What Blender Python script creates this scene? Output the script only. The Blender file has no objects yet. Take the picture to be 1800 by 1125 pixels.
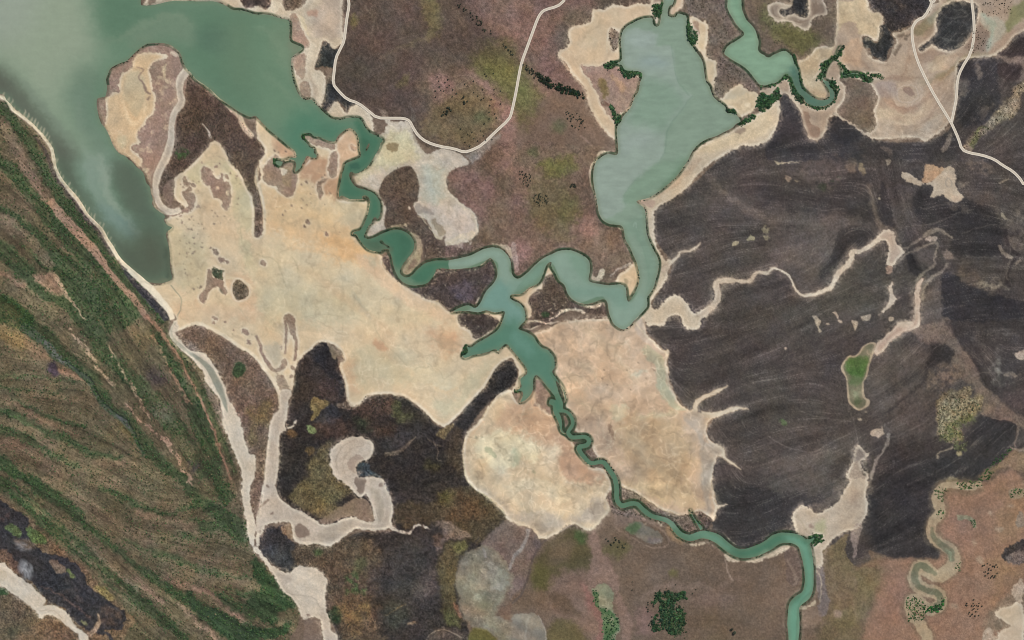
# Tidal salt flats, creeks and burnt plains seen straight down from high above.
# One photo pixel is about 2 m on the ground; all outlines are surveyed in plan (x east, y north).
import bpy, math, random
import numpy as np
from mathutils import Vector

C = bpy.context.scene.collection
sc = bpy.context.scene
KM = 2.0                                   # metres per plan unit

# ------------------------------------------------------------------ camera, sky, sun, exposure
cam = bpy.data.cameras.new('camera'); camo = bpy.data.objects.new('camera', cam); C.objects.link(camo)
ALT = 12000.0
camo.location = (0, 0, ALT); camo.rotation_euler = (0, 0, 0)
cam.sensor_width = 36.0; cam.lens = 36.0 * ALT / (1800 * KM)
cam.clip_start = 10.0; cam.clip_end = 120000.0
sc.camera = camo

SUN_EL, SUN_AZ = math.radians(52), math.radians(40)       # azimuth clockwise from north (up)
world = bpy.data.worlds.new('World'); sc.world = world; world.use_nodes = True
wn = world.node_tree; wn.nodes.clear()
sky = wn.nodes.new('ShaderNodeTexSky'); sky.sky_type = 'NISHITA'; sky.sun_disc = False
sky.sun_elevation = SUN_EL; sky.sun_rotation = SUN_AZ
bg = wn.nodes.new('ShaderNodeBackground'); bg.inputs['Strength'].default_value = 0.09
wo = wn.nodes.new('ShaderNodeOutputWorld')
wn.links.new(sky.outputs[0], bg.inputs[0]); wn.links.new(bg.outputs[0], wo.inputs[0])
sl = bpy.data.lights.new('sun', 'SUN'); sl.energy = 3.2; sl.angle = math.radians(0.53); sl.color = (1.0, 0.965, 0.91)
so = bpy.data.objects.new('sun', sl); C.objects.link(so)
sd = Vector((math.sin(SUN_AZ) * math.cos(SUN_EL), math.cos(SUN_AZ) * math.cos(SUN_EL), math.sin(SUN_EL)))
so.rotation_euler = (-sd).to_track_quat('-Z', 'Y').to_euler(); so.location = sd * 9000
sc.cycles.filter_width = 1.0; sc.cycles.volume_bounces = 3
vs = sc.view_settings
vs.view_transform = 'Standard'; vs.look = 'None'; vs.exposure = 0.0; vs.gamma = 1.0; vs.use_curve_mapping = False
KAL = np.array([1.0, 1.03, 1.10])            # light that a white level sheet sends back, per channel

# ------------------------------------------------------------------ survey grid and noise
S = 1.4; PAD = 50.0
GW = int((1800 + 2 * PAD) / S) + 1; GH = int((1125 + 2 * PAD) / S) + 1
gx = -PAD + np.arange(GW) * S; gy = -PAD + np.arange(GH) * S
X, Y = np.meshgrid(gx.astype(np.float32), gy.astype(np.float32))
RNG = np.random.default_rng(7)
_tab = RNG.random((256, 256)).astype(np.float32)

def vnoise(x, y, seed=0):
    x = x + seed * 17.31; y = y + seed * 9.77
    xi = np.floor(x).astype(np.int32); yi = np.floor(y).astype(np.int32)
    fx = x - xi; fy = y - yi
    fx = fx * fx * (3 - 2 * fx); fy = fy * fy * (3 - 2 * fy)
    x0 = (xi + seed * 37) & 255; x1 = (x0 + 1) & 255; y0 = (yi + seed * 91) & 255; y1 = (y0 + 1) & 255
    a = _tab[y0, x0]; b = _tab[y0, x1]; c = _tab[y1, x0]; d = _tab[y1, x1]
    return (a + (b - a) * fx) * (1 - fy) + (c + (d - c) * fx) * fy

def fbm(x, y, scale, octv=4, seed=0, gain=0.5):
    o = 0; amp = 1.0; tot = 0
    for k in range(octv):
        o = o + amp * vnoise(x / scale, y / scale, seed + k * 3); tot += amp; amp *= gain; scale *= 0.5
    return o / tot * 2 - 1

def sstep(a, b, x):
    t = np.clip((x - a) / (b - a), 0, 1); return t * t * (3 - 2 * t)

WX = fbm(X, Y, 16, 4, 11, .6) + .45 * fbm(X, Y, 4.5, 2, 15, .7); WY = fbm(X, Y, 16, 4, 23, .6) + .45 * fbm(X, Y, 4.5, 2, 27, .7)     # wander of natural edges

DIS = .6 * fbm(X, Y, 6, 2, 33, .7) + .55 * fbm(X, Y, 2.9, 1, 36)      # how one cover thins out into the next
# ------------------------------------------------------------------ outlines
def parse(s):
    pts = []; ox = oy = 0.0; sc_ = 1.0; t = s.split(); i = 0
    while i < len(t):
        k = t[i]
        if k[0] == '@':
            if k[1] == 'Z':
                ox, oy, sc_ = [float(v) for v in k[2:].split(',')]
            elif k[1] == 'f':
                ox = oy = 0.0; sc_ = 1.0
            else:
                ox = 450.0 * int(k[1]); oy = 281.0 * int(k[2]); sc_ = 4.0
            i += 1; continue
        pts.append((ox + float(k) / sc_, oy + float(t[i + 1]) / sc_)); i += 2
    p = np.array(pts); E = 1.05; q = p.copy()               # runs on past the edge of the survey
    q[p[:, 0] < E, 0] = -PAD - 30; q[p[:, 0] > 1800 - E, 0] = 1800 + PAD + 30
    q[p[:, 1] < E, 1] = -PAD - 30; q[p[:, 1] > 1125 - E, 1] = 1125 + PAD + 30
    fl = np.any(q != p, axis=1); out = []; n = len(p)
    for i in range(n):
        if not fl[i]: out.append(p[i])
        elif i == 0 or fl[i - 1]: out += [q[i], p[i]] if (i + 1 < n and not fl[i + 1]) else [q[i]]
        else: out += [p[i], q[i]]
    p = np.array(out)
    return p

def smooth(p, closed=True, n=4):
    if len(p) < 3: return p
    if closed: q = np.vstack([p[-1:], p, p[:2]])
    else: q = np.vstack([2 * p[:1] - p[1:2], p, 2 * p[-1:] - p[-2:-1]])
    out = []
    for i in range(1, len(q) - 2):
        a, b, c, d = q[i - 1], q[i], q[i + 1], q[i + 2]
        for k in range(n):
            t = k / n
            out.append(b + .5 * t * ((c - a) + t * (2 * a - 5 * b + 4 * c - d + t * (3 * (b - c) + d - a))))
    if not closed: out.append(p[-1])
    return np.array(out)

def raster(p, sub=3):
    """coverage of polygon p on the grid inside its bounding box -> (i0, j0, mask)"""
    j0 = max(0, int((p[:, 0].min() + PAD) / S) - 8); j1 = min(GW, int((p[:, 0].max() + PAD) / S) + 9)
    i0 = max(0, int((p[:, 1].min() + PAD) / S) - 8); i1 = min(GH, int((p[:, 1].max() + PAD) / S) + 9)
    if j1 <= j0 or i1 <= i0: return None
    h, w = i1 - i0, j1 - j0
    acc = np.zeros((h * sub, w + 2), np.float32)
    px = (p[:, 0] + PAD) / S - j0; py = ((p[:, 1] + PAD) / S - i0 + .5) * sub - .5
    for k in range(len(p)):
        xa, ya = px[k - 1], py[k - 1]; xb, yb = px[k], py[k]
        if ya == yb: continue
        sg = 1.0
        if ya > yb: xa, ya, xb, yb = xb, yb, xa, ya; sg = -1.0
        r0 = max(0, math.ceil(ya)); r1 = min(h * sub - 1, math.ceil(yb) - 1)
        if r1 < r0: continue
        r = np.arange(r0, r1 + 1)
        xx = np.clip(xa + (r - ya) * (xb - xa) / (yb - ya) + .5, 0, w + .999)
        xi = xx.astype(np.int32); f = xx - xi
        np.add.at(acc, (r, xi), sg * (1 - f)); np.add.at(acc, (r, np.minimum(xi + 1, w + 1)), sg * f)
    m = np.clip(np.abs(np.cumsum(acc, 1)[:, :w]), 0, 1)
    return i0, j0, m.reshape(h, sub, w).mean(1)

def blur1(m, r):
    for ax in (0, 1):
        for _ in range(2):
            k = max(1, int(round(r)))
            c = np.cumsum(np.pad(m, [(k + 1, k) if a == ax else (0, 0) for a in (0, 1)], 'edge'), axis=ax)
            n = m.shape[ax]
            hi = np.take(c, np.arange(2 * k + 1, 2 * k + 1 + n), ax); lo = np.take(c, np.arange(0, n), ax)
            m = (hi - lo) / (2 * k + 1)
    return m

def bil(m, y, x):
    h, w = m.shape
    y = np.clip(y, 0, h - 1.001); x = np.clip(x, 0, w - 1.001)
    yi = y.astype(np.int32); xi = x.astype(np.int32); fy = y - yi; fx = x - xi
    return (m[yi, xi] * (1 - fx) + m[yi, xi + 1] * fx) * (1 - fy) + (m[yi + 1, xi] * (1 - fx) + m[yi + 1, xi + 1] * fx) * fy

def ribbon(p, w):
    p = smooth(p, False, 4)
    L = np.concatenate([[0], np.cumsum(np.hypot(*np.diff(p, axis=0).T))])
    w = np.atleast_1d(np.array(w, float)); ww = np.interp(L / L[-1], np.linspace(0, 1, len(w)), w) / 2
    d = np.gradient(p, axis=0); d /= np.maximum(1e-6, np.hypot(d[:, 0], d[:, 1]))[:, None]
    n = np.stack([-d[:, 1], d[:, 0]], 1) * ww[:, None]
    return np.vstack([p + n, (p - n)[::-1]])

def shape_mask(p, blur=0.0, wa=1.2, fray=0.0):
    """-> slices and a feathered mask whose edge wanders by wa plan units"""
    m = max(8, blur * 3 / S + 4)
    r = raster(p)
    if r is None: return None
    i0, j0, k = r
    e = int(m + wa / S)
    a0 = max(0, i0 - e); b0 = max(0, j0 - e); a1 = min(GH, i0 + k.shape[0] + e); b1 = min(GW, j0 + k.shape[1] + e)
    f = np.zeros((a1 - a0, b1 - b0), np.float32)
    f[i0 - a0:i0 - a0 + k.shape[0], j0 - b0:j0 - b0 + k.shape[1]] = k
    if blur >= 1.2: f = blur1(f, max(1, blur / S))
    if wa > 0:
        ii, jj = np.mgrid[0:f.shape[0], 0:f.shape[1]].astype(np.float32)
        f = bil(f, ii + WY[a0:a1, b0:b1] * wa * 2.2 / S, jj + WX[a0:a1, b0:b1] * wa * 2.2 / S)
    if fray > 0: f = sstep(.2, .8, blur1(f, 1) + fray * DIS[a0:a1, b0:b1] * (1 - np.abs(2 * blur1(f, 2) - 1)))
    return slice(a0, a1), slice(b0, b1), f

# ------------------------------------------------------------------ soil maps
COL = np.empty((GH, GW, 3), np.float32); COL[:] = (112, 95, 81)
WCOL = np.empty((GH, GW, 3), np.float32); WCOL[:] = (102, 132, 106)
REG = np.zeros((GH, GW), np.int16)
PROP = {k: np.full((GH, GW), v, np.float32) for k, v in dict(spk=.07, strk=.05, swl=.0, dot=.0, hgt=2.4).items()}
KIND = dict(  # speckle, streak, swirl, low bushes, height above water
    sand=dict(spk=.018, strk=.0, swl=.05, dot=0, hgt=.9), bed=dict(spk=.04, strk=.05, swl=.025, dot=0, hgt=.8),
    mud=dict(spk=.09, strk=.0, swl=.02, dot=.0, hgt=1.1), scrub=dict(spk=.2, strk=.0, swl=.0, dot=.05, hgt=2.6),
    burnt=dict(spk=.085, strk=.14, swl=.0, dot=.0, hgt=2.6), grass=dict(spk=.11, strk=.04, swl=0, dot=.0, hgt=2.4),
    wood=dict(spk=.12, strk=.2, swl=0, dot=.0, hgt=4.0), pan=dict(spk=.05, strk=.03, swl=.06, dot=0, hgt=1.6),
    char=dict(spk=.22, strk=.10, swl=0, dot=.0, hgt=2.2), bush=dict(spk=.24, strk=.03, swl=0, dot=.03, hgt=2.6))
REGIONS = [('ground', 'brown dry grassland in the lower middle, south of the winding river', 'ground', 'grass')]
_seed = [0]

def lay(p, col, op=1.0, blur=0.8, wa=1.2, nz=None, kind=None, obj=None, tgt=None, props=None, fray=0.0):
    r = shape_mask(p, blur, wa, fray)
    if r is None: return
    a, b, m = r; _seed[0] += 1
    if nz is not None:
        q = fbm(X[a, b], Y[a, b], nz[0], 4, _seed[0] % 40 + 41, .55)
        m = m * sstep(nz[1], nz[2], q)
    mm = (m * op)[..., None]
    T = COL if tgt is None else tgt
    T[a, b] = T[a, b] * (1 - mm) + np.array(col, np.float32) * mm
    if kind:
        for k, v in KIND[kind].items(): PROP[k][a, b] = PROP[k][a, b] * (1 - m) + v * m
    if props:
        for k, v in props.items(): PROP[k][a, b] = PROP[k][a, b] * (1 - m) + v * m
    if obj:
        idx = len(REGIONS)
        for q, R in enumerate(REGIONS):
            if R[0] == obj[0] and R[1] == obj[1]: idx = q
        if idx == len(REGIONS): REGIONS.append((obj[0], obj[1], obj[2], kind or 'grass'))
        REG[a, b] = np.where(m > .5, idx, REG[a, b])

def P(col, s, **k):
    if k.get('blur', 0) < 1.2 and k.get('wa', 1.2) >= .7 and 'tgt' not in k: k.setdefault('fray', .7)
    lay(smooth(parse(s)), col, **k)
def L_(col, s, w, **k): lay(ribbon(parse(s), w), col, **k)
def B(col, spots, tile='@f', **k):          # round patches: x y r
    v = [float(q) for q in spots.split()]
    t = parse(tile + ' 0 0 100 0') if False else None
    ox, oy, s_ = (0, 0, 1) if tile == '@f' else (450 * int(tile[1]), 281 * int(tile[2]), 4.0)
    for n in range(0, len(v), 3):
        x, y, r = ox + v[n] / s_, oy + v[n + 1] / s_, v[n + 2] / s_
        an = np.linspace(0, 2 * math.pi, 15)[:-1]
        rr = r * (1 + .22 * np.sin(an * 2 + n) + .14 * np.sin(an * 3 + 2 * n))
        lay(np.stack([x + rr * np.cos(an), y + rr * np.sin(an)], 1), col, **k)
# ------------------------------------------------------------------ land cover, painted from the general to the particular
SAND = (203, 181, 150); CREAM = (209, 192, 164); PALE = (214, 200, 178); GREYS = (180, 167, 152); MUD = (140, 117, 101)
SCR = (94, 79, 69); BURN = (66, 60, 58); BLK = (50, 49, 50); OLI = (112, 104, 66); PNK = (146, 114, 102)

# --- central grassland north of the creek
P((93, 79, 69), '@10 610 0 605 300 545 480 500 600 700 740 830 820 1080 850 1150 1000 1290 1050 1480 1090 1800 1000 @20 740 1050 600 1124 @21 560 100 620 420 780 480 840 640 880 760 760 820 600 860 540 700 400 620 200 690 0 830 @11 1800 640 1640 600 1500 560 1540 420 1500 350 1360 220 1350 100 1480 0 @20 1070 0', kind='grass', wa=2, props=dict(spk=.14), obj=('grassland', 'brown, pink and green grassland enclosed by the looping pale road', 'grassland'))
P((118, 97, 82), '@10 1150 560 1400 480 1800 420 @20 300 330 560 700 740 1000 600 1124 @21 560 200 620 430 780 500 860 700 700 840 560 700 400 620 200 690 0 800 @11 1700 600 1560 520 1540 420 1500 340 1380 220 1360 100 1500 0 @10 1500 1060 1200 900', blur=14, wa=8)
P((124, 98, 88), '@10 1430 0 1800 0 @20 560 0 560 150 400 200 340 400 520 640 400 640 250 560 100 450 0 360 @10 1700 250 1560 130', blur=10, wa=6)
P((132, 99, 90), '@20 0 20 330 60 290 150 240 330 130 330 0 250', blur=9, wa=6, op=.7)
P((112, 98, 86), '@20 330 120 480 60 560 60 560 150 420 190 390 300 340 350 310 250', blur=8, wa=4, op=.8)
P((100, 92, 60), '@10 1500 440 1620 300 1800 300 @20 0 360 120 520 200 650 150 820 50 900 @10 1800 700 1700 640 1600 540', blur=9, wa=6, op=.75)
P((116, 114, 64), '@10 1560 440 1660 400 1800 490 @20 60 520 160 640 100 800 40 800 @10 1760 690 1680 620', blur=9, wa=5, op=.55)
P((106, 108, 60), '@20 0 430 110 560 190 640 200 690 130 720 80 900 10 700', blur=9, wa=6, op=.5, nz=(40, -.3, .4))
P((146, 110, 104), '@10 1230 590 1300 530 1370 530 1400 620 1445 700 1330 720 1270 745', blur=5, wa=4, op=.85)
P((148, 113, 104), '@10 1440 470 1550 520 1640 600 1700 700 1800 770 1770 860 1690 770 1600 650 1520 560', blur=5, wa=4, op=.85)
P((146, 113, 104), '@10 1660 760 1790 760 1800 900 1740 1000 1690 900', blur=6, wa=4, op=.8)
P((150, 116, 106), '@10 1750 950 1800 900 @20 10 800 40 900 10 1100 @11 1800 60 1650 120 1640 30 1720 0', blur=6, wa=4, op=.7)
P((110, 96, 66), '@10 1280 740 1500 600 1700 740 1650 950 1450 1020 1250 960 1150 900', blur=10, wa=6, op=.6)
P((84, 92, 62), '@10 1560 790 1640 800 1620 850 1550 850', blur=5, wa=3, op=.6)
P((118, 106, 72), '@10 1160 0 1260 0 1300 160 1260 240 1190 300 1230 180 1180 100', blur=4, wa=4, op=.75)
P((114, 106, 62), '@10 660 100 720 120 700 190 665 180', blur=3, wa=4, op=.7)
P((112, 106, 60), '@10 975 615 1030 545 1075 520 1080 570 1020 610', blur=3, wa=4, op=.75)
P((122, 100, 84), '@10 1370 110 1440 70 1480 130 1400 180', blur=6, wa=4, op=.6)
L_((122, 108, 82), '@10 1300 180 1200 260 1100 300 950 350 870 400', [3, 4, 2], op=.55, wa=3, blur=1.6)
L_((118, 104, 90), '@10 760 30 800 90 830 130 815 220 815 300 850 370 880 410', [3, 3, 2, 2], op=.6, wa=2)
L_((126, 112, 98), '@10 1080 660 1085 740 1105 800 1100 850', [1.5, 6, 9], op=.85, wa=2)
P((142, 126, 112), '@10 840 745 890 770 925 800 920 840 890 830 880 790', wa=2, op=.85)
P((78, 68, 62), '@10 640 250 830 320 950 500 1150 560 1250 700 1150 850 900 800 720 720 600 620 560 480', blur=16, wa=8, op=.5)
P((108, 84, 70), '@10 700 250 900 200 900 380 720 360', blur=12, wa=5, op=.4)
P((100, 88, 64), '@10 1260 160 1300 170 1290 240 1240 260', blur=3, wa=4, op=.8)
# green and pink patches of the eastern half
P((112, 110, 62), '@21 190 20 430 -40 440 60 300 110 200 90', blur=6, wa=6, op=.8)
P((110, 106, 64), '@21 320 300 440 270 480 360 430 440 330 400', blur=7, wa=6, op=.75)
P((104, 98, 62), '@21 120 200 260 120 420 200 480 420 330 560 140 450', blur=10, wa=8, op=.5)
P((150, 120, 104), '@21 430 490 480 410 540 390 605 440 600 540 520 560', blur=4, wa=4, op=.8)
P((144, 112, 104), '@21 0 560 120 600 140 690 60 720 0 700', blur=6, wa=4, op=.7)
L_((148, 122, 106), '@21 540 540 620 600 640 680 610 760', [14, 10, 3], op=.5, wa=3, blur=3)
P((142, 108, 100), '@11 1430 330 1560 300 1640 380 1580 460 1540 370', blur=5, wa=4, op=.75)
P((136, 104, 96), '@11 1350 100 1500 60 1700 180 1640 300 1480 260', blur=8, wa=6, op=.6)
P((106, 92, 72), '@11 1560 40 1800 60 1800 240 1700 180', blur=8, wa=6, op=.6)
P((112, 92, 78), '@11 1640 380 1800 330 1800 560 1700 590 1620 500', blur=8, wa=6, op=.7)
P((132, 100, 90), '@21 0 60 60 40 80 240 40 330 0 330', blur=8, wa=6, op=.7)
P((92, 96, 64), '@20 290 860 340 840 380 880 350 930 290 920', blur=4, wa=3, op=.6)
P((88, 92, 62), '@20 120 1030 180 1040 180 1090 110 1090', blur=3, wa=3, op=.6)
L_((142, 118, 104), '@20 480 960 530 1000 580 1050', [3, 3, 2], op=.7, wa=1.5)

# --- ridged woodland along the west
P((102, 92, 71), '@00 0 700 90 790 180 860 250 920 310 990 350 1060 370 1124 @01 375 0 400 90 450 170 510 250 560 330 620 410 680 470 720 530 770 610 820 690 880 760 950 830 1010 890 1080 960 1150 1040 1200 1124 @02 1185 60 1190 110 1230 170 1290 230 1340 270 1390 320 1430 370 1450 440 1500 500 1540 560 1560 640 1560 720 1600 810 1630 900 1670 990 1700 1090 @03 1705 150 1730 280 1740 370 1760 450 1795 520 @13 50 580 110 660 150 740 200 800 260 850 310 940 310 960 280 1060 240 1125 @03 0 1125', kind='wood', wa=.6, obj=('wooded_ridges', 'green and brown wooded dune ridges filling the lower left', 'woodland'))
def green(s, w, op=.8, col=(68, 82, 56)): L_(col, s, np.array(w, float) * 1.15, op=min(1, op), wa=3.5, blur=2, props=dict(strk=.22), nz=(16, -1.0, -.2))
def brown(s, w, op=.7, col=(130, 108, 88)): L_(col, s, np.array(w, float) * .85, op=op * .85, wa=3.0, blur=1.6, nz=(18, -.9, -.2))
green('@00 0 750 100 860 180 960 240 1060 280 1124', [10, 14, 16, 18])
green('@01 280 0 330 110 400 230 470 330 570 430 680 560 780 680 900 820 1000 930 1090 1040 1150 1124', [14, 17, 18, 20, 22, 20, 20])
green('@01 0 20 110 110 210 230 290 330 370 430 470 540 590 660 700 770 800 870 880 960 950 1060 990 1124', [16, 20, 24, 26, 30, 30, 24])
green('@01 0 370 90 430 180 520 270 600 360 700 480 800 600 900 720 1010 830 1124 @02 860 60', [16, 20, 30, 38, 44, 50, 40])
green('@01 0 620 90 700 190 790 270 880 390 950 500 1010 560 1100 @02 640 30 750 150', [24, 26, 26, 24, 22, 20])
green('@02 120 0 240 70 340 140 440 240 560 330 660 430 740 540 800 620 880 680 940 780 1000 860 1090 960 1200 1060 1290 1124 @03 1330 60 1420 160 1560 250 1680 340 1740 440', [20, 26, 18, 14, 14, 18, 22, 16, 14, 26, 26])
green('@02 600 60 660 150 740 240 830 330 930 420 1040 520 1140 640 1240 760 1300 880 1380 1000 1440 1124', [14, 22, 22, 26, 30, 30, 26, 16], op=.7)
green('@02 1060 60 1140 170 1200 290 1270 420 1340 560 1400 700 1450 840 1490 980 1530 1124 @03 1560 80 1620 160', [8, 10, 14, 20, 26, 26, 22, 18])
green('@02 1150 60 1240 190 1320 330 1400 480 1470 620 1530 760 1600 920 1660 1080', [6, 9, 10, 10, 10, 8], col=(84, 92, 62))
green('@02 0 390 160 400 330 405 450 425 600 440', [4, 5, 4, 3], op=.6)
green('@02 0 470 140 500 330 515 460 500', [3, 5, 5, 3], op=.7)
green('@02 0 540 120 580 240 640 360 690 480 720 620 750', [4, 5, 5, 6, 4], op=.7)
green('@02 0 640 140 690 270 760 400 820 520 870 640 930 780 965 880 960', [10, 12, 12, 10, 12, 10, 5])
green('@02 330 680 440 710 560 740', 4, op=.7)
green('@02 0 780 110 800 230 870 340 930 450 980 560 1030', [10, 16, 12, 8, 6], op=.75)
green('@02 0 1000 100 1060 200 1124 @03 330 60 480 160 600 250', [24, 26, 14, 10, 6], col=(54, 76, 48))
green('@03 0 20 130 110 250 220 380 330 500 440 620 540 760 660 880 760 1000 870 1120 960 1250 1080 1300 1124', [18, 22, 20, 24, 22, 20, 16, 14, 12])
green('@03 230 60 400 150 520 250 640 350 760 440 880 540 1000 640 1120 720 1250 820 1370 900 1500 1010 1620 1124', [10, 12, 10, 10, 12, 14, 12, 12, 12])
green('@03 700 60 850 120 970 180 1090 225 1220 240 1330 200 1400 190', [6, 9, 9, 6, 6, 8], op=.75)
green('@03 1040 280 1180 310 1320 400 1440 420', [3, 7, 8, 4], op=.6)
green('@03 1330 300 1480 330 1600 330 1700 400', [10, 18, 22, 14], op=.7)
green('@03 860 420 1000 470 1160 530 1330 600 1480 650 1680 690 1795 690', [6, 8, 10, 10, 8, 5, 4], op=.65)
green('@03 1300 800 1420 900 1540 970 1650 1060 1740 1124', [10, 20, 36, 42, 44], op=.9, col=(52, 72, 50))
green('@03 1500 800 1620 860 1740 930 1795 960', [6, 14, 20, 20], op=.8)
green('@03 1580 770 1700 800 1795 800', [4, 10, 10], op=.8)
green('@13 -20 560 40 660 120 760 200 840 230 920', [12, 20, 26, 30, 20], op=.9, col=(52, 74, 48))
green('@13 0 800 80 900 160 960', 40, op=.8, col=(54, 74, 48))
green('@13 -30 1060 90 1080 180 1060 240 1000', 12, op=.9, col=(50, 74, 48))
green('@03 1000 600 1130 700 1260 810 1380 920 1500 1030', 4, op=.7, col=(46, 60, 44))
P((56, 84, 44), '@01 0 940 60 960 150 1020 220 1090 240 1124 @02 200 90 130 60 40 20 0 20', blur=2, wa=2, op=.8)
P((86, 84, 58), '@01 0 1000 90 1020 170 1124 @02 100 30 0 0', blur=3, wa=2, op=.7)
P((140, 118, 78), '@02 0 20 70 40 170 110 200 190 110 210 0 150', blur=4, wa=5, op=.75)
P((136, 106, 82), '@02 180 120 250 180 340 240 375 290 250 270 190 210', blur=4, wa=3, op=.75)
P((150, 114, 90), '@02 415 340 470 345 560 400 600 440 520 410 430 385', blur=1.5, wa=2, op=.8)
P((68, 58, 70), '@02 385 280 400 320 420 370 395 390 340 370 350 310', blur=1.5, wa=2, op=.85)
L_((122, 106, 70), '@02 800 680 870 740 920 800 950 850', [8, 14, 6], op=.6, blur=2, wa=3)
P((124, 108, 76), '@02 900 70 980 60 1040 120 980 180 920 140', blur=6, wa=5, op=.55)
P((118, 104, 78), '@02 1200 800 1290 830 1380 920 1330 1000 1240 960', blur=6, wa=5, op=.55)
P((82, 72, 76), '@02 1040 370 1120 360 1190 420 1140 470 1060 440', blur=5, wa=5, op=.6)
P((60, 52, 58), '@02 1310 1010 1400 1000 1420 1060 1360 1090', blur=2.5, wa=5, op=.7, nz=(10, -.4, .1))
P((108, 104, 92), '@02 1060 620 1180 600 1210 680 1120 700', blur=6, wa=5, op=.5)
brown('@00 0 860 60 960 120 1060 160 1124 @01 200 90 300 220 340 290', [20, 26, 24, 22, 18, 14], col=(148, 122, 104))
brown('@01 0 120 120 230 250 330', [20, 18, 10], op=.5)
brown('@01 0 410 100 480 200 570 280 650 370 760', [14, 22, 24, 26, 20], op=.75, col=(142, 116, 98))
brown('@01 0 240 120 300 240 370', [14, 12, 8], op=.55)
brown('@01 0 800 100 850 180 900', [9, 12, 6], op=.8, col=(150, 116, 96))
brown('@02 60 0 160 60', [8, 4], op=.6)
brown('@02 0 540 150 620 280 700 420 760 560 810', [8, 9, 10, 9, 4], op=.7, col=(140, 110, 88))
brown('@02 0 870 140 900 260 980 400 1080 460 1124', [18, 24, 26, 26], op=.7)
brown('@02 150 520 300 540 450 560 600 560', [10, 16, 18, 14], op=.45, col=(126, 104, 82))
brown('@02 640 990 800 1010 960 1000', [10, 14, 10], op=.6)
brown('@03 300 0 450 80 600 180 720 260 860 350 1000 430 1150 500', [14, 22, 26, 26, 30, 26, 12], op=.65)
brown('@03 700 0 900 70 1050 150 1200 190', [14, 18, 16, 10], op=.6)
brown('@03 950 230 1100 270 1250 330 1400 340', [18, 20, 24, 16], op=.65, col=(140, 112, 92))
brown('@03 1160 680 1280 740 1400 770 1520 830 1560 890', [4, 14, 16, 12, 4], op=.85, col=(148, 116, 98))
brown('@03 1200 470 1350 540 1500 560 1650 600', [10, 18, 20, 10], op=.55)
brown('@03 80 60 200 150 320 250 430 330', 5, op=.6, col=(142, 112, 90))
brown('@03 480 430 600 540 720 660 850 760 960 860', [3, 4, 5, 3], op=.7, col=(150, 122, 104))
brown('@03 660 520 780 620 900 720 970 800', [4, 7, 6, 4], op=.8, col=(156, 134, 114))
brown('@03 930 680 1050 790 1150 860', [5, 12, 8], op=.7, col=(146, 116, 100))
brown('@03 1240 860 1330 950 1430 1040 1520 1124', [5, 10, 12, 8], op=.85, col=(170, 140, 118))
brown('@03 1590 900 1680 960 1740 1020', [5, 8, 4], op=.9, col=(168, 136, 114))
L_((160, 128, 106), '@01 345 280 420 375 500 460 590 555 665 640 730 730 800 820 870 900 950 990 1000 1060 1040 1124', [13, 16, 15, 17, 14, 11, 9, 10, 10, 9], wa=1.6, props=dict(spk=.09, strk=.03))
L_((160, 118, 96), '@01 1020 1090 @02 1110 60 1180 150 1230 220 1280 300 1330 400 1390 520 1440 640 1490 740 1530 850 1560 960 1600 1060 1630 1124', [6, 5, 4, 3, 3, 4, 4, 3], wa=1.6, op=.8)
L_((164, 126, 100), '@02 1060 100 1130 200 1180 310 1240 430 1290 520 1340 600', [3, 3, 4, 6, 8, 6], wa=2.5, op=.75, nz=(7, -.35, .1))
P((166, 130, 112), '@01 230 820 330 790 390 810 430 870 465 930 430 945 340 910 280 870', wa=3, blur=1.5, op=.8)
L_((186, 154, 128), '@01 390 810 420 860 450 920 480 960 530 1010 570 1080 600 1124', [8, 8, 6, 4, 3, 2], wa=2, op=.85)
L_((182, 152, 124), '@02 480 50 560 150 620 230 690 350 760 420 830 470', [7, 7, 7, 6, 5], wa=3, op=.8, nz=(8, -.25, .15))
L_((182, 152, 124), '@02 755 180 810 280 850 340 900 410 940 500 990 580 1050 700', [3, 5, 5, 7, 5, 3], wa=2.5, op=.85, nz=(9, -.45, .0))
L_((186, 150, 126), '@02 890 590 960 690 1010 730 1090 800 1160 840 1210 910 1250 970 1300 1070 1340 1124 @03 1320 10 1360 60', [3, 4, 5, 5, 7, 9, 6, 7, 7, 5], wa=2.5, op=.85, nz=(9, -.5, -.05))
L_((78, 88, 72), '@02 150 40 300 150 350 210 420 280 500 330 580 390 640 450 690 540 740 610 810 670 880 720 930 790 970 870 1010 950', [14, 15, 12, 14, 8, 8, 8, 9, 9, 9, 8, 6, 5], wa=1, op=.9, props=dict(spk=.05, strk=.03, hgt=2.0))
L_((110, 112, 108), '@02 300 140 340 180 400 250 440 290 520 330', [7, 9, 9, 8, 3], wa=2, op=.85)
L_((92, 92, 96), '@02 820 670 880 715 915 760', [4, 6, 3], wa=1, op=.8)
L_((34, 46, 38), '@02 600 380 650 430 700 530 750 600 820 655 890 700 930 760 980 880', 2.2, wa=1, op=.85)  # shadow of the north-east bank trees, painted into the channel's ground colour
L_((30, 44, 38), '@02 400 260 480 300 560 370', 2, wa=1, op=.6)  # same painted bank shadow, further up the channel

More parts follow.
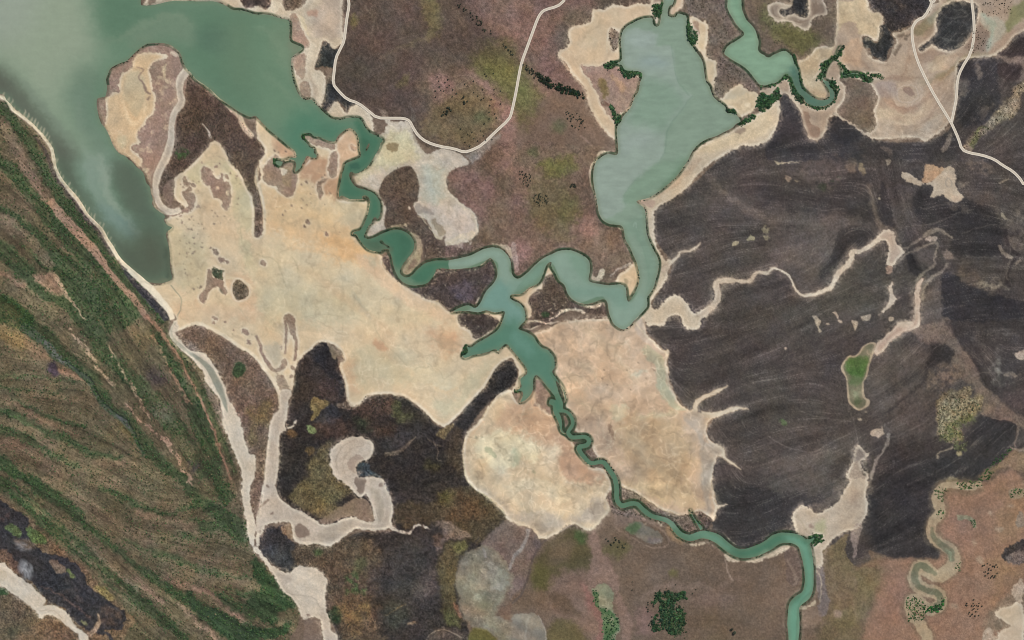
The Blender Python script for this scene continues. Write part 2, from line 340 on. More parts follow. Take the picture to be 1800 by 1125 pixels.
# --- ash field with the sandy river in the lower left corner
P((116, 94, 74), '@03 0 100 110 200 220 290 330 400 470 520 600 620 700 740 830 860 900 930 950 1000 880 1125 0 1125', wa=2, blur=1.5, op=.9, kind='bush', obj=('scrubland', 'brown scrub in the lower left corner around the smoking ash field', 'scrubland'))
P((56, 54, 57), '@03 0 150 100 210 200 270 190 350 240 460 350 520 470 545 560 620 610 720 660 780 750 840 830 900 890 930 870 1010 850 1060 720 1060 800 1125 760 1125 700 1080 640 1080 560 1030 500 960 440 900 310 870 330 850 250 740 150 660 50 570 0 500', wa=2.5, kind='char', obj=('ash_field', 'black freshly burnt ground with rising smoke, lower left corner', 'burnt ground'))
P((80, 64, 62), '@03 0 200 60 230 60 330 0 330', wa=3, op=.6, nz=(8, -.2, .3))
P((112, 88, 76), '@03 0 480 60 520 140 610 170 680 100 650 40 580', wa=2.5, op=.8)
P((126, 102, 84), '@03 360 550 420 580 470 640 440 665 375 640', wa=2, op=.9)
P((124, 104, 90), '@03 110 420 240 440 250 490 170 480 110 450', wa=3, op=.7, blur=2)
P((84, 72, 68), '@03 420 780 560 780 620 900 500 860 420 830', wa=3, op=.6, blur=2, nz=(12, -.3, .3))
P((96, 78, 68), '@03 700 900 860 930 840 1050 740 1060', wa=3, op=.6, blur=2, nz=(12, -.4, .3))
L_((104, 84, 78), '@03 290 740 400 800 520 880 640 970', [2, 3, 3, 4], wa=2, op=.7)
L_((160, 136, 116), '@03 690 940 690 1010 650 1080 600 1090', [4, 9, 10, 4], wa=2, op=.85)
P((84, 98, 62), '@03 40 330 90 310 150 370 130 410 50 360', wa=1.5, op=.9)
P((86, 102, 60), '@03 180 340 240 340 330 420 320 450 220 440', wa=1.5, op=.9)
P((98, 106, 66), '@03 470 630 500 640 530 690 490 680', wa=1, op=.9)
P((134, 120, 76), '@03 660 750 730 750 800 830 760 850 690 790', wa=2, blur=2, op=.85)
P((120, 118, 84), '@03 560 990 620 1000 610 1040', wa=2, op=.8)
P((202, 189, 170), '@03 0 580 60 620 130 680 210 730 270 790 325 840 300 885 400 890 490 950 520 1020 600 1080 630 1125 560 1125 500 1060 430 1000 380 960 320 950 290 990 240 920 190 880 130 820 60 790 0 750', wa=.8, kind='bed', obj=('sandy_river_bed', 'pale sandy river bed crossing the lower left corner', 'river bed'))
P((186, 172, 150), '@03 0 640 40 650 50 690 20 720 0 720', wa=1, op=.7)
L_((176, 160, 142), '@03 60 770 170 860 260 920 380 920 470 1020', [2, 1.4, 1.4, 2], wa=1, op=.8)
L_((216, 204, 188), '@03 0 600 100 680 170 750 200 800', [4, 5, 2], wa=1, op=.7)
P((112, 92, 72), '@03 310 960 380 960 470 1030 540 1125 350 1125 290 1020', wa=1.5, op=.8)
P((92, 84, 68), '@03 0 800 80 800 180 890 240 960 200 1060 100 1125 0 1125', wa=2, blur=4, op=.7)
P((52, 76, 46), '@03 0 762 30 765 65 800 40 815 0 810', wa=1, op=.95)
P((46, 52, 42), '@03 40 1040 110 1040 120 1090 60 1100', wa=2, blur=4, op=.6)

# --- dark burnt bush south of the great salt flat
P((53, 48, 45), '@12 480 150 400 200 330 260 290 320 270 440 240 600 215 700 175 800 165 900 150 1124 @13 150 100 260 200 400 280 560 310 700 260 830 290 960 300 980 360 800 360 640 400 480 480 260 440 100 320 25 400 30 500 120 600 230 660 400 610 500 700 490 900 580 1125 1500 1125 1480 1000 1420 800 1440 560 1600 450 1750 280 1600 110 1480 0 @12 1470 1060 1450 920 1480 800 1600 620 1790 460 1795 290 1690 340 1530 560 1330 755 1180 660 1050 550 910 530 770 545 690 615 640 590 610 400 560 240', kind='char', wa=1, obj=('burnt_bush', 'blackened bush with olive patches south of the great salt flat', 'burnt ground'))
P((44, 42, 43), '@12 450 160 500 150 560 290 610 400 640 600 560 560 500 400 400 260', wa=2, op=.8, blur=2)
P((72, 60, 52), '@12 300 300 400 250 460 400 430 520 300 600 240 640 290 450', wa=5, op=.6, blur=6)
P((78, 64, 58), '@12 450 440 560 420 600 560 480 560', wa=4, op=.7, blur=3, props=dict(dot=.05))
P((118, 102, 66), '@12 395 550 440 540 470 565 530 590 470 630 420 690 380 700 395 620', wa=2.5, op=.9)
P((126, 108, 94), '@12 560 580 620 590 690 612 720 610 660 632 590 620', wa=2, op=.9)
P((60, 58, 60), '@12 480 620 560 600 600 660 580 720 420 740 400 720', wa=3, op=.8, blur=2)
P((118, 138, 92), '@12 358 740 390 735 424 785 418 800 385 800 362 780', wa=.8, op=.95)
P((108, 84, 56), '@12 215 785 260 770 295 795 280 830 230 825', wa=2, op=.85, blur=1.5)
P((92, 68, 56), '@12 430 740 620 710 640 780 560 830 440 800', wa=5, op=.6, blur=5)
P((50, 64, 44), '@12 690 690 800 690 800 770 730 780', wa=5, op=.7, blur=4)
P((92, 70, 58), '@12 620 560 950 560 960 660 800 720 1000 760 880 840 780 760', wa=6, op=.6, blur=5, props=dict(dot=.04))
P((84, 84, 56), '@12 960 580 1030 575 1020 650 960 690', wa=3, op=.8, blur=2, props=dict(dot=.05))
P((82, 80, 54), '@12 1000 660 1100 650 1080 710 980 720', wa=3, op=.7, blur=3)
P((64, 56, 48), '@12 1040 620 1160 660 1240 730 1120 720', wa=3, op=.6, blur=4)
P((76, 70, 44), '@12 1200 1000 1300 1010 1280 1060 1200 1050', wa=3, op=.7, blur=3)
P((124, 108, 74), '@12 1270 790 1320 750 1390 740 1390 770 1340 800 1330 850 1280 820', wa=2.5, op=.8)
L_((142, 118, 96), '@12 1250 850 1280 920 1270 970 1310 990', 1.6, wa=1.5, op=.7)
L_((138, 118, 92), '@12 1200 830 1260 870 1310 890', 1.6, wa=1.5, op=.6)
P((84, 72, 56), '@12 1360 800 1440 780 1440 950 1460 1100 1400 1060 1330 980', wa=4, op=.7, blur=4)
L_((116, 100, 84), '@12 900 950 970 940 1040 900 1120 830', [9, 8, 5, 2], wa=2, op=.9)
P((76, 72, 74), '@12 930 820 1100 780 1200 800 1100 860 950 900', wa=4, op=.45, blur=5)
P((112, 100, 68), '@12 500 860 545 880 520 980 540 1060 560 1124 @13 540 0 620 40 660 90 560 160 430 235 360 230 280 180 240 120 330 0 @12 380 1124 350 1000 430 950', wa=4, op=.8, kind='bush', blur=3)
P((110, 90, 60), '@12 350 910 400 890 420 930 370 950', wa=2, op=.8)
P((138, 118, 98), '@13 440 305 500 250 580 195 700 130 790 150 835 285 740 285 690 260 600 270 540 305', wa=1, op=.95, kind='mud', obj=('mud_flat', 'brown mud flat inside the crook of the looping pale creek bed', 'mud flat'))
P((136, 118, 80), '@13 430 180 520 170 580 200 500 260 430 270', wa=2, blur=3, op=.7)
P((56, 56, 57), '@13 25 400 60 340 130 350 190 320 215 390 270 460 285 560 270 620 220 658 120 590 40 510', wa=1, op=.95, kind='char', obj=('burnt_hollow', 'slate black burnt hollow beside the forking pale creek bed', 'burnt ground'))
P((70, 72, 74), '@13 80 480 180 470 200 590 110 570', wa=3, op=.6, blur=3)
P((140, 118, 92), '@13 170 350 210 315 255 330 270 420 220 410', wa=1.5, op=.8)
P((96, 80, 64), '@13 285 460 640 400 860 460 880 660 830 830 780 900 900 1125 600 1125 500 900 510 720 440 630 280 600', wa=4, op=.9, kind='bush', blur=3, obj=('bushland', 'mottled olive brown bush east of the wide pale creek mouth', 'bushland'))
P((70, 98, 56), '@13 630 700 700 660 770 720 770 790 640 800', wa=4, op=.75, blur=3, nz=(9, -.4, .2))
P((68, 90, 50), '@13 415 490 460 490 460 530 420 535', wa=2, op=.7, blur=1.5)
P((86, 94, 60), '@13 700 560 770 540 780 640 700 650', wa=3, op=.5, blur=3)
P((44, 62, 40), '@13 510 930 570 890 600 940 580 1010 510 1000', wa=1.5, op=.9, blur=1.2)
P((150, 124, 78), '@13 600 870 800 860 780 1000 720 1110 640 1040 520 880', wa=5, op=.55, blur=4, nz=(22, -.4, .3))
P((120, 96, 78), '@13 800 900 900 900 880 1060 800 1080', wa=5, op=.5, blur=4)
P((70, 60, 56), '@13 780 620 880 620 860 800 790 830', wa=4, op=.6, blur=4)
P((72, 67, 64), '@13 850 480 1050 400 1230 380 1275 560 1280 800 1210 1080 1000 1110 900 1060 880 850', wa=10, op=.55, kind='char', blur=14, obj=('charred_paddock', 'dark charcoal paddock west of the olive strip, lower middle', 'burnt ground'))
P((72, 74, 64), '@13 880 870 1060 870 1030 1040 940 1050', wa=3, op=.55, blur=5)
P((98, 84, 76), '@13 1100 780 1240 620 1270 740 1180 850', wa=4, op=.6, blur=4)
L_((128, 108, 80), '@13 900 960 980 915 1060 870', 1.6, wa=1, op=.8)
L_((150, 124, 98), '@13 1060 1020 1130 1005', 4, wa=1.5, op=.8)
P((68, 60, 56), '@13 960 120 1300 20 1450 -20 1280 120 1050 200 1000 300', wa=5, op=.6, blur=4)
P((82, 70, 52), '@13 1000 180 1250 150 1300 80 1500 40 1640 140 1740 240 1740 280 1600 420 1460 420 1400 300 1250 320 1000 330', wa=4, op=.9, blur=3, kind='bush')
P((92, 70, 50), '@13 1380 120 1560 120 1600 250 1450 300 1340 220', wa=6, op=.7, blur=6)
P((98, 94, 50), '@13 1300 100 1390 90 1360 180 1300 160', wa=5, op=.5, blur=5)
P((126, 108, 96), '@13 1260 300 1350 280 1420 330 1500 390 1430 420 1340 420 1270 520 1250 460 1310 420 1300 360', wa=3, op=.85, blur=1.5)
P((92, 72, 56), '@13 1245 380 1300 380 1300 470 1250 470', wa=3, op=.7, blur=2)
P((98, 88, 60), '@13 1330 450 1400 430 1480 440 1500 500 1430 560 1405 700 1405 850 1465 1000 1400 1040 1320 1000 1300 850 1290 700 1280 560', wa=3.5, op=.8, kind='bush', blur=3.5, obj=('olive_strip', 'narrow olive and brown strip beside the round grey pan', 'bushland'))
P((106, 104, 60), '@13 1380 450 1480 450 1490 490 1420 520', wa=3, op=.6, blur=3)
P((136, 100, 80), '@13 1385 860 1420 880 1450 960 1440 980 1400 920', wa=2, op=.8)
P((84, 88, 54), '@13 1310 900 1370 920 1440 1010 1400 1040 1320 1000', wa=3, op=.6, blur=3)
L_((60, 54, 52), '@13 1570 400 1500 490 1440 560 1410 680 1405 800 1430 900 1470 1000', 2, wa=1.2, op=.8)
P((88, 76, 68), '@13 1210 1125 1320 1040 1480 1080 1500 1125', wa=2, op=.9, blur=2)
L_((150, 132, 116), '@13 1200 1125 1310 1055 1380 1080 1450 1110', 2, wa=1, op=.8)

# --- brown plain across the bottom
P((120, 103, 93), '@13 1600 420 1750 290 1795 300 @23 0 300 110 340 200 420 130 600 100 720 0 860 @13 1780 780 1795 680 1720 520 1590 470', wa=1.5, kind='grass', blur=2, op=.95)
P((106, 90, 76), '@23 700 250 1100 280 1280 440 1480 480 1560 600 1795 560 @33 0 540 240 520 270 760 200 860 160 1000 160 1125 @23 760 1125 830 960 760 860 740 640 620 470 660 320', wa=4, blur=8, op=.7)
P((84, 78, 52), '@23 150 600 220 490 330 400 460 330 510 420 570 560 540 640 420 640 290 690 250 770 150 740', wa=4, blur=5, op=.85)
P((92, 92, 50), '@23 140 620 280 600 270 740 160 740', wa=4, blur=5, op=.5)
P((66, 86, 48), '@23 460 360 510 380 520 450 480 460 440 410', wa=3, blur=3, op=.75)
P((122, 102, 88), '@23 300 430 420 430 400 560 260 600 260 520', wa=4, blur=5, op=.5)
P((94, 92, 58), '@23 640 480 780 420 830 470 800 520 740 560 680 530', wa=4, blur=4, op=.65)
P((134, 110, 98), '@23 540 350 580 360 620 480 700 600 745 700 750 800 840 960 830 1125 770 1125 740 900 700 760 560 760 540 640 560 520', wa=3, blur=2, op=.85)
P((128, 104, 92), '@23 280 680 430 640 540 660 560 780 560 900 640 1125 560 1125 430 1050 260 900', wa=4, blur=6, op=.7)
P((144, 98, 92), '@23 500 720 560 800 600 870 640 980 650 1125 610 1125 600 980 540 880', wa=4, blur=4, op=.7)
P((92, 76, 60), '@23 260 790 380 810 440 900 480 960 400 970 270 880', wa=4, blur=4, op=.7)
P((112, 92, 74), '@23 0 860 110 760 230 780 250 870 110 900 0 930', wa=3, blur=3, op=.7)
P((98, 90, 54), '@23 250 1040 400 1010 520 1125 250 1125', wa=4, blur=5, op=.7)
P((136, 106, 100), '@23 890 900 960 900 1000 960 980 1100 880 1100 860 1000', wa=5, blur=6, op=.6)
P((128, 110, 96), '@23 930 660 1020 640 1040 700 950 720', wa=5, blur=6, op=.5)
P((108, 102, 60), '@23 1110 640 1150 630 1160 680 1110 690', wa=3, blur=3, op=.7)
L_((140, 118, 104), '@23 900 850 1000 780 1100 745 1230 760 1330 740 1420 780 1500 740 1560 700 1640 710', [4, 8, 9, 9, 8, 3, 3, 6], wa=3, blur=2.5, op=.7)
P((126, 104, 94), '@23 1230 820 1400 790 1560 830 1480 900 1280 880', wa=5, blur=8, op=.6)
L_((158, 138, 122), '@23 1490 560 1510 620 1530 680 1550 720', [3, 2.5, 2, 3], wa=1.5, op=.8)
P((112, 96, 70), '@23 1400 900 1795 760 1795 1125 1300 1125', wa=6, blur=14, op=.5, nz=(60, -.3, .4))
P((124, 102, 86), '@33 0 640 240 560 250 780 150 900 0 900', wa=6, blur=12, op=.5)
P((110, 99, 70), '@33 390 500 560 400 620 620 780 560 860 640 760 800 640 980 480 1125 360 1125 430 930 440 800', wa=6, blur=8, op=.7, kind='grass')
P((120, 98, 80), '@33 430 640 560 600 620 760 560 900 450 900', wa=6, blur=8, op=.5)
P((108, 100, 68), '@33 480 980 620 960 640 1125 440 1125', wa=6, blur=8, op=.5)
P((146, 126, 112), '@33 460 930 510 930 510 975 465 975', wa=2, blur=2, op=.8)
L_((150, 126, 110), '@33 600 850 605 900 630 980', [2, 3, 2], wa=1.5, op=.6, blur=1.5)
L_((144, 118, 104), '@33 600 680 620 720 620 800', [3, 5, 3], wa=2, op=.5, blur=2)
P((110, 106, 98), '@23 800 345 850 305 900 300 960 330 1040 380 1060 430 1030 450 960 440 880 400 810 370', wa=1.5, op=.95, kind='pan', obj=('clay_pan', 'small oval grey green pan south of the winding river', 'clay pan'))
P((72, 94, 62), '@23 800 350 850 305 900 310 910 340 860 390 815 375', wa=2, op=.8, blur=2)
P((96, 88, 100), '@23 960 400 1040 410 1040 440 970 440', wa=2, op=.5, blur=2)
L_((150, 128, 112), '@23 700 310 800 390 880 430 960 470 1030 480 1090 460 1100 410 1060 360 970 300', [1.5, 1.5, 2, 3, 3, 2], wa=1.5, op=.6)
L_((148, 126, 110), '@23 760 240 840 240 930 280', 3, wa=1.5, op=.6)
P((134, 114, 102), '@23 700 240 800 240 930 290 880 300 800 330 740 340', wa=3, blur=3, op=.6)
P((120, 124, 102), '@23 565 775 640 730 695 755 715 850 712 930 750 1000 752 1080 725 1125 645 1125 640 980 605 890 570 810', wa=1.2, op=.95, kind='pan', obj=('reed_pan', 'long green edged pan in the bottom middle', 'clay pan'))
P((62, 94, 58), '@23 565 790 600 800 620 900 700 930 745 1000 750 1060 715 1125 650 1125 640 980 600 890', wa=1.5, op=.85, nz=(10, -.55, -.1))
P((122, 116, 107), '@23 0 945 90 935 180 955 225 1030 245 1125 0 1125 @13 1700 1125 1500 1030 1600 960 1700 960', wa=1.2, op=.95, kind='pan', obj=('round_pan', 'grey rounded pan cut by the bottom edge, left of the reed pan', 'clay pan'))
L_((172, 162, 150), '@23 185 955 225 1030 243 1125', 1.6, wa=.8, op=.8)
L_((146, 142, 134), '@23 130 960 100 1050 90 1125', [3, 6, 6], wa=1.5, op=.7)
P((120, 116, 103), '@13 1440 560 1560 490 1620 480 1720 520 1780 640 1795 690 1780 790 1700 890 1685 970 1795 1020 @23 0 1040 0 1125 @13 1700 1110 1600 1040 1480 1000 1430 880 1412 750', wa=3, op=.9, blur=2.5, kind='pan', props=dict(spk=.09, swl=.12), obj=('grey_salt_pan', 'large grey green salt pan in the lower middle', 'salt pan'))
P((150, 152, 138), '@13 1630 600 1720 600 1770 700 1740 780 1640 720', wa=4, blur=3, op=.6)
P((168, 164, 150), '@13 1530 810 1570 800 1585 840 1550 865', wa=3, blur=1.5, op=.8)
P((160, 160, 148), '@13 1660 750 1710 740 1730 770 1670 775', wa=3, blur=1.5, op=.7)
P((104, 108, 92), '@13 1540 780 1640 780 1640 900 1560 920', wa=4, blur=5, op=.6)
P((108, 102, 96), '@13 1440 600 1500 560 1470 760 1420 800', wa=3, blur=4, op=.6)
L_((156, 150, 144), '@13 1590 480 1610 520 1620 555', 5, wa=1, op=.6)
P((116, 92, 76), '@13 1710 930 1795 840 @23 60 820 0 880 @13 1795 1000 1740 990', wa=3, blur=2, op=.9)
P((100, 96, 50), '@13 1500 1080 1600 1050 1690 1110 1690 1125 1520 1125', wa=2, blur=2, op=.85)
L_((150, 142, 134), '@23 110 345 100 420 60 490 20 540 0 580 @13 1780 640', [8, 6, 7, 7, 4], wa=1, op=.9)
L_((92, 80, 74), '@23 430 320 350 360 250 420 180 490 135 600 110 700 60 820 0 870', [4, 3.5, 3.5, 3.5, 3.5], wa=1.2, op=.8)
P((84, 76, 76), '@23 150 400 210 430 200 470 150 470', wa=2, blur=2, op=.7)
# --- eastern burnt plain
P((78, 70, 66), '@20 1460 1124 1600 1030 1800 980 @30 80 800 130 680 240 780 340 1000 480 800 620 880 750 985 1130 990 1310 850 1330 500 1380 420 1610 390 1800 230 @31 1800 1124 @32 1800 1124 @33 1700 20 1250 0 1170 70 1160 130 1195 200 1190 260 1120 290 1110 340 1140 390 1180 460 1210 530 1160 560 1050 540 980 555 880 550 780 520 700 490 720 550 690 590 640 615 590 590 540 500 560 380 400 480 130 350 0 410 @23 1700 470 1600 480 1440 370 1400 280 1440 200 1400 0 @22 1420 1000 1460 940 1370 800 1400 700 1240 630 1110 430 1090 250 940 70 960 30 @21 1000 1060 990 1000 1080 840 1120 730 1010 560 1000 360 1230 200', kind='burnt', wa=1.2, obj=('burnt_plain', 'vast dark burnt plain filling the right side', 'burnt ground'))
P((56, 53, 54), '@23 1400 20 1795 60 @33 0 0 560 80 430 190 340 235 240 180 160 250 130 350 0 410 @23 1700 470 1600 480 1440 370 1400 280 1440 200', wa=4, blur=4, op=.8)
P((52, 50, 52), '@32 850 1000 1320 900 1420 760 1500 670 1730 720 1740 880 1560 1060 1480 1124 @33 1250 0 1170 80 1190 200 1120 290 1200 520 1000 550 760 500 700 360 720 120', wa=3, blur=5, op=.8)
P((62, 54, 52), '@32 860 900 1180 820 1300 900 1000 1040 800 1124 760 1060', wa=4, blur=5, op=.6)
P((96, 86, 79), '@32 560 250 1140 190 1140 330 1060 480 850 680 640 620 740 300', wa=4, blur=6, op=.75)
P((88, 77, 71), '@32 620 660 850 680 1100 480 1180 560 1180 780 860 820 740 740 640 760', wa=4, blur=6, op=.75)
P((84, 75, 69), '@32 0 600 560 560 620 700 600 920 350 930 0 800', wa=6, blur=8, op=.6)
P((96, 88, 80), '@32 0 980 330 930 600 950 580 1124 @33 520 60 300 110 0 60', wa=5, blur=6, op=.75)
P((68, 58, 52), '@32 480 980 600 940 560 1124 420 1124', wa=5, blur=5, op=.6)
P((58, 52, 51), '@32 1150 190 1230 170 1300 220 1300 310 1140 350 1100 440 900 620 860 660 830 650 1020 500 1100 400', wa=2.5, blur=1.5, op=.85)
P((118, 103, 92), '@32 1200 0 1280 0 1320 120 1400 240 1470 350 1530 470 1640 560 1800 680 1800 760 1720 710 1560 680 1500 620 1450 480 1380 420 1300 320 1300 220 1180 170 1080 160 1040 60', wa=2.5, blur=2, op=.85, kind='grass', obj=('grass_lane', 'grey brown unburnt lane running diagonally through the burnt plain, right', 'grassland'))
P((60, 55, 55), '@32 1280 0 1800 0 1800 640 1640 560 1530 470 1470 350 1320 120', wa=3, blur=2, op=.6)
P((112, 106, 100), '@32 1440 100 1560 40 1660 60 1760 140 1640 190 1560 300 1440 160', wa=6, blur=5, op=.5, nz=(14, -.3, .5))
P((130, 124, 114), '@32 1560 280 1660 260 1640 380 1600 460 1540 440', wa=5, blur=3, op=.7, nz=(9, -.3, .5))
P((150, 130, 112), '@32 1680 380 1780 380 1760 420 1680 420', wa=4, blur=2, op=.7, nz=(8, -.3, .3))
P((172, 150, 128), '@32 1745 235 1800 220 1800 280 1760 270', wa=2, op=.85)
P((96, 78, 74), '@32 1620 480 1800 440 1800 620 1700 590', wa=5, blur=5, op=.5)
P((130, 114, 88), '@32 1190 570 1240 500 1330 490 1430 480 1430 560 1500 520 1520 560 1480 640 1400 700 1340 740 1370 830 1330 870 1250 850 1190 800 1190 660', wa=3, blur=1.5, op=.95, kind='bush', obj=('golden_scrub', 'golden brown scrub patch with pale bushes in the burnt plain, right', 'scrubland'))
P((138, 128, 104), '@32 1250 560 1420 560 1500 620 1380 690 1300 830 1200 820 1200 680', wa=4, blur=2, op=.85, nz=(7, -.5, .15))
P((92, 98, 62), '@32 1350 680 1470 640 1440 720 1340 760 1390 900 1330 950 1300 870 1200 830', wa=4, blur=2, op=.7, nz=(6, -.4, .2))
P((128, 108, 90), '@32 1140 380 1200 310 1300 320 1370 400 1280 470 1130 480', wa=3, blur=3, op=.75, nz=(7, -.5, .3))
P((128, 106, 88), '@32 1540 600 1600 590 1580 650 1530 650', wa=3, blur=3, op=.6)
P((168, 150, 110), '@32 1320 930 1360 930 1360 960 1330 965', wa=1.5, op=.8)
L_((150, 132, 112), '@32 1300 890 1260 920 1200 935 1190 980', [3, 2, 2, 4], wa=1, op=.9)
P((164, 148, 110), '@32 1260 1110 1300 1100 1350 1124 @33 1300 20 1250 20', wa=1.5, op=.7)
P((132, 110, 86), '@32 1500 1124 1640 990 1730 920 1800 930 1800 1124', wa=2, blur=1.5, op=.95, kind='grass')
P((92, 78, 68), '@32 1560 1124 1640 1040 1800 1060 1800 1124', wa=3, blur=2, op=.7)
L_((160, 138, 116), '@32 1700 900 1760 920 1800 915', [3, 6, 6], wa=1.5, op=.8)
L_((128, 108, 96), '@32 1500 650 1600 700 1700 700 1760 760 1740 860 1735 900', [4, 3, 4, 4, 3], wa=1.5, op=.8)
L_((58, 50, 50), '@32 1520 660 1610 715 1700 715 1750 780 1730 870', 1.8, wa=1.2, op=.7)
# shades inside the burnt plain, north-east
P((64, 59, 58), '@31 0 140 330 180 680 100 720 260 740 430 500 380 200 380 0 320', wa=5, blur=6, op=.7)
P((98, 88, 81), '@31 0 330 180 390 400 400 640 440 750 500 600 460 500 520 460 680 340 850 250 930 180 840 60 740 0 760', wa=4, blur=6, op=.7)
P((56, 52, 51), '@31 560 470 640 470 740 520 740 560 640 610 560 600 500 740 340 840 440 680 480 540', wa=2, blur=1.5, op=.75)
P((90, 82, 80), '@31 830 200 1060 200 1000 300 1020 400 1080 470 980 560 940 570 900 470', wa=2, blur=2, op=.8)
P((54, 51, 53), '@31 1010 280 1060 200 1140 200 1160 270 1240 260 1340 300 1380 270 1560 330 1640 460 1620 660 1300 680 1280 540 1200 480 1080 470 1020 380', wa=3, blur=3, op=.75)
P((52, 48, 50), '@31 780 200 830 200 890 480 830 460 780 380', wa=2, blur=1.5, op=.7)
P((82, 76, 66), '@31 460 740 640 680 820 600 830 780 1000 840 860 960 780 1080 500 1124 0 1124 0 1000 240 980 440 940', wa=6, blur=8, op=.55)
P((94, 86, 82), '@31 1000 640 1160 620 1170 720 1080 780 1000 700', wa=2, blur=2, op=.8)
P((52, 49, 51), '@31 970 680 1010 670 1080 800 1000 790', wa=2, blur=1.5, op=.8)
P((98, 88, 82), '@31 1080 980 1220 830 1230 980 1270 1124 1060 1124', wa=2, blur=2, op=.8)
P((50, 48, 52), '@31 1220 820 1340 830 1500 920 1800 1000 1800 1124 1280 1124 1230 980', wa=3, blur=2, op=.8)
P((106, 92, 80), '@31 1260 740 1440 760 1640 860 1640 900 1460 900 1300 800', wa=5, blur=3, op=.7, nz=(12, -.4, .3))
P((156, 140, 118), '@31 1460 850 1560 850 1700 900 1600 910 1470 890', wa=4, blur=2, op=.7, nz=(8, -.4, .2))
P((120, 106, 92), '@31 1640 400 1800 340 1800 660 1690 600 1660 480', wa=4, blur=4, op=.6, nz=(12, -.4, .3))
P((104, 92, 82), '@31 1240 300 1350 310 1440 380 1300 350', wa=3, blur=2, op=.7, nz=(8, -.4, .2))
P((122, 104, 90), '@31 1380 10 1560 10 1600 90 1480 80', wa=4, blur=2, op=.7, nz=(8, -.4, .2))
P((150, 134, 116), '@31 1310 170 1420 150 1420 170 1340 200', wa=3, blur=1.5, op=.6, nz=(8, -.5, .1))
P((100, 88, 78), '@31 1360 220 1600 220 1600 280 1400 260', wa=4, blur=3, op=.6, nz=(9, -.4, .2))
P((90, 76, 70), '@31 1640 180 1720 200 1680 300 1620 260', wa=4, blur=3, op=.5)
L_((150, 132, 114), '@31 1620 170 1650 150 1690 130', [4, 4, 2], wa=1.5, op=.7)
L_((176, 158, 132), '@31 1645 370 1655 400 1680 420', [4, 5, 3], wa=1.5, op=.7)
L_((160, 142, 120), '@31 1630 600 1650 650 1700 680 1720 690 1690 730', [5, 6, 6, 4, 3], wa=2, op=.8)
L_((140, 122, 106), '@31 1780 700 1740 730', 4, wa=1.5, op=.7)
L_((58, 50, 50), '@31 1660 480 1680 580 1700 620 1760 670 1710 720 1680 830 1700 890', [7, 5, 6, 8, 6, 5], wa=1.5, op=.7)
L_((130, 116, 104), '@31 1690 580 1700 620 1680 800 1690 840', [2, 2, 3, 4], wa=2, op=.5)
for s_, w_ in (('@31 860 495 980 468 1100 460 1220 430 1330 375 1450 350', 1.4), ('@31 1060 330 1100 345 1200 320 1300 315', 1.2), ('@31 1400 680 1500 685 1620 682', 1.2), ('@31 1360 520 1480 480 1590 455 1640 470', 1.2),
               ('@31 350 360 460 350 540 345', 1), ('@31 560 450 650 380 720 340', 1), ('@32 0 815 100 880 200 915 320 930 450 860 590 790', 2.2), ('@32 220 640 330 680 450 700 590 715', 2),
               ('@32 560 600 600 700 620 800 640 880', 1.6), ('@32 860 830 960 795 1060 745 1130 690', 1.6), ('@32 1280 480 1360 430 1460 380 1560 370 1700 375', 1.6), ('@32 820 720 820 780 845 830 800 930', [1.5, 1.5, 3, 2]),
               ('@21 1270 1060 1340 1030', 1), ('@22 1100 10 1000 60', .1), ('@22 1290 150 1340 100 1440 40 1500 0', 1.6), ('@22 1610 690 1640 760 1700 800 1760 810 1800 790', 1.4), ('@22 1660 640 1710 670', 1.2),
               ('@31 1690 220 1740 160', 1.2), ('@31 1700 200 1800 250', 1), ('@30 1355 880 1360 800 1365 720', .9)):
    L_((116, 106, 98), s_, w_, op=.6, wa=.8)
P((112, 98, 88), '@21 1360 110 1410 120 1480 200 1600 290 1740 340 1795 420 1700 430 1620 350 1500 260 1420 190', wa=3, blur=3, op=.7)
P((176, 160, 124), '@21 1520 605 1560 575 1600 575 1570 600', wa=1.2, op=.85)
P((170, 156, 118), '@21 1640 570 1670 530 1700 545 1695 565', wa=1.8, op=.85)
P((160, 148, 116), '@21 1760 480 1800 460 @31 10 500 0 570 @21 1770 560', wa=2.5, op=.75, nz=(7, -.5, .1))
P((100, 86, 80), '@31 230 40 520 0 500 170 420 230 280 200', wa=5, blur=4, op=.7, nz=(14, -.5, .2))
P((60, 70, 50), '@31 340 180 420 160 500 110 520 130 440 210 360 220', wa=3, blur=1.5, op=.6, nz=(7, -.3, .3))
P((150, 128, 108), '@31 120 110 155 125 150 155 125 150', wa=1.5, op=.85)
P((160, 140, 112), '@31 180 140 215 140 210 160 185 162', wa=1.5, op=.8)
P((134, 116, 88), '@31 640 30 670 30 690 90 670 105 640 60', wa=1.5, op=.85)
P((190, 176, 146), '@31 775 275 790 235 800 240 785 285', wa=.8, op=.85)
P((130, 112, 94), '@31 720 180 760 340 800 440 860 490 780 490 750 400 700 200', wa=2, blur=2, op=.6)
P((124, 104, 84), '@31 560 0 620 0 620 80 560 80', wa=3, blur=2, op=.7)
P((172, 154, 124), '@30 40 1080 200 1085 250 1110 240 1124 @31 240 15 120 28 50 20', wa=1.2, op=.95)
P((150, 126, 108), '@30 750 1030 830 1040 875 1070 870 1110 840 1100 820 1060', wa=1.5, op=.95)
P((164, 146, 126), '@31 835 0 860 0 850 40 835 30', wa=1, op=.9)
P((136, 116, 104), '@30 1340 1080 1440 1080 1500 1110 1400 1124', wa=3, op=.6, blur=2)
P((172, 138, 110), '@31 1090 150 1110 30 1180 45 1240 70 1180 130 1130 165 1040 150', wa=1.2, op=.95, kind='pan')
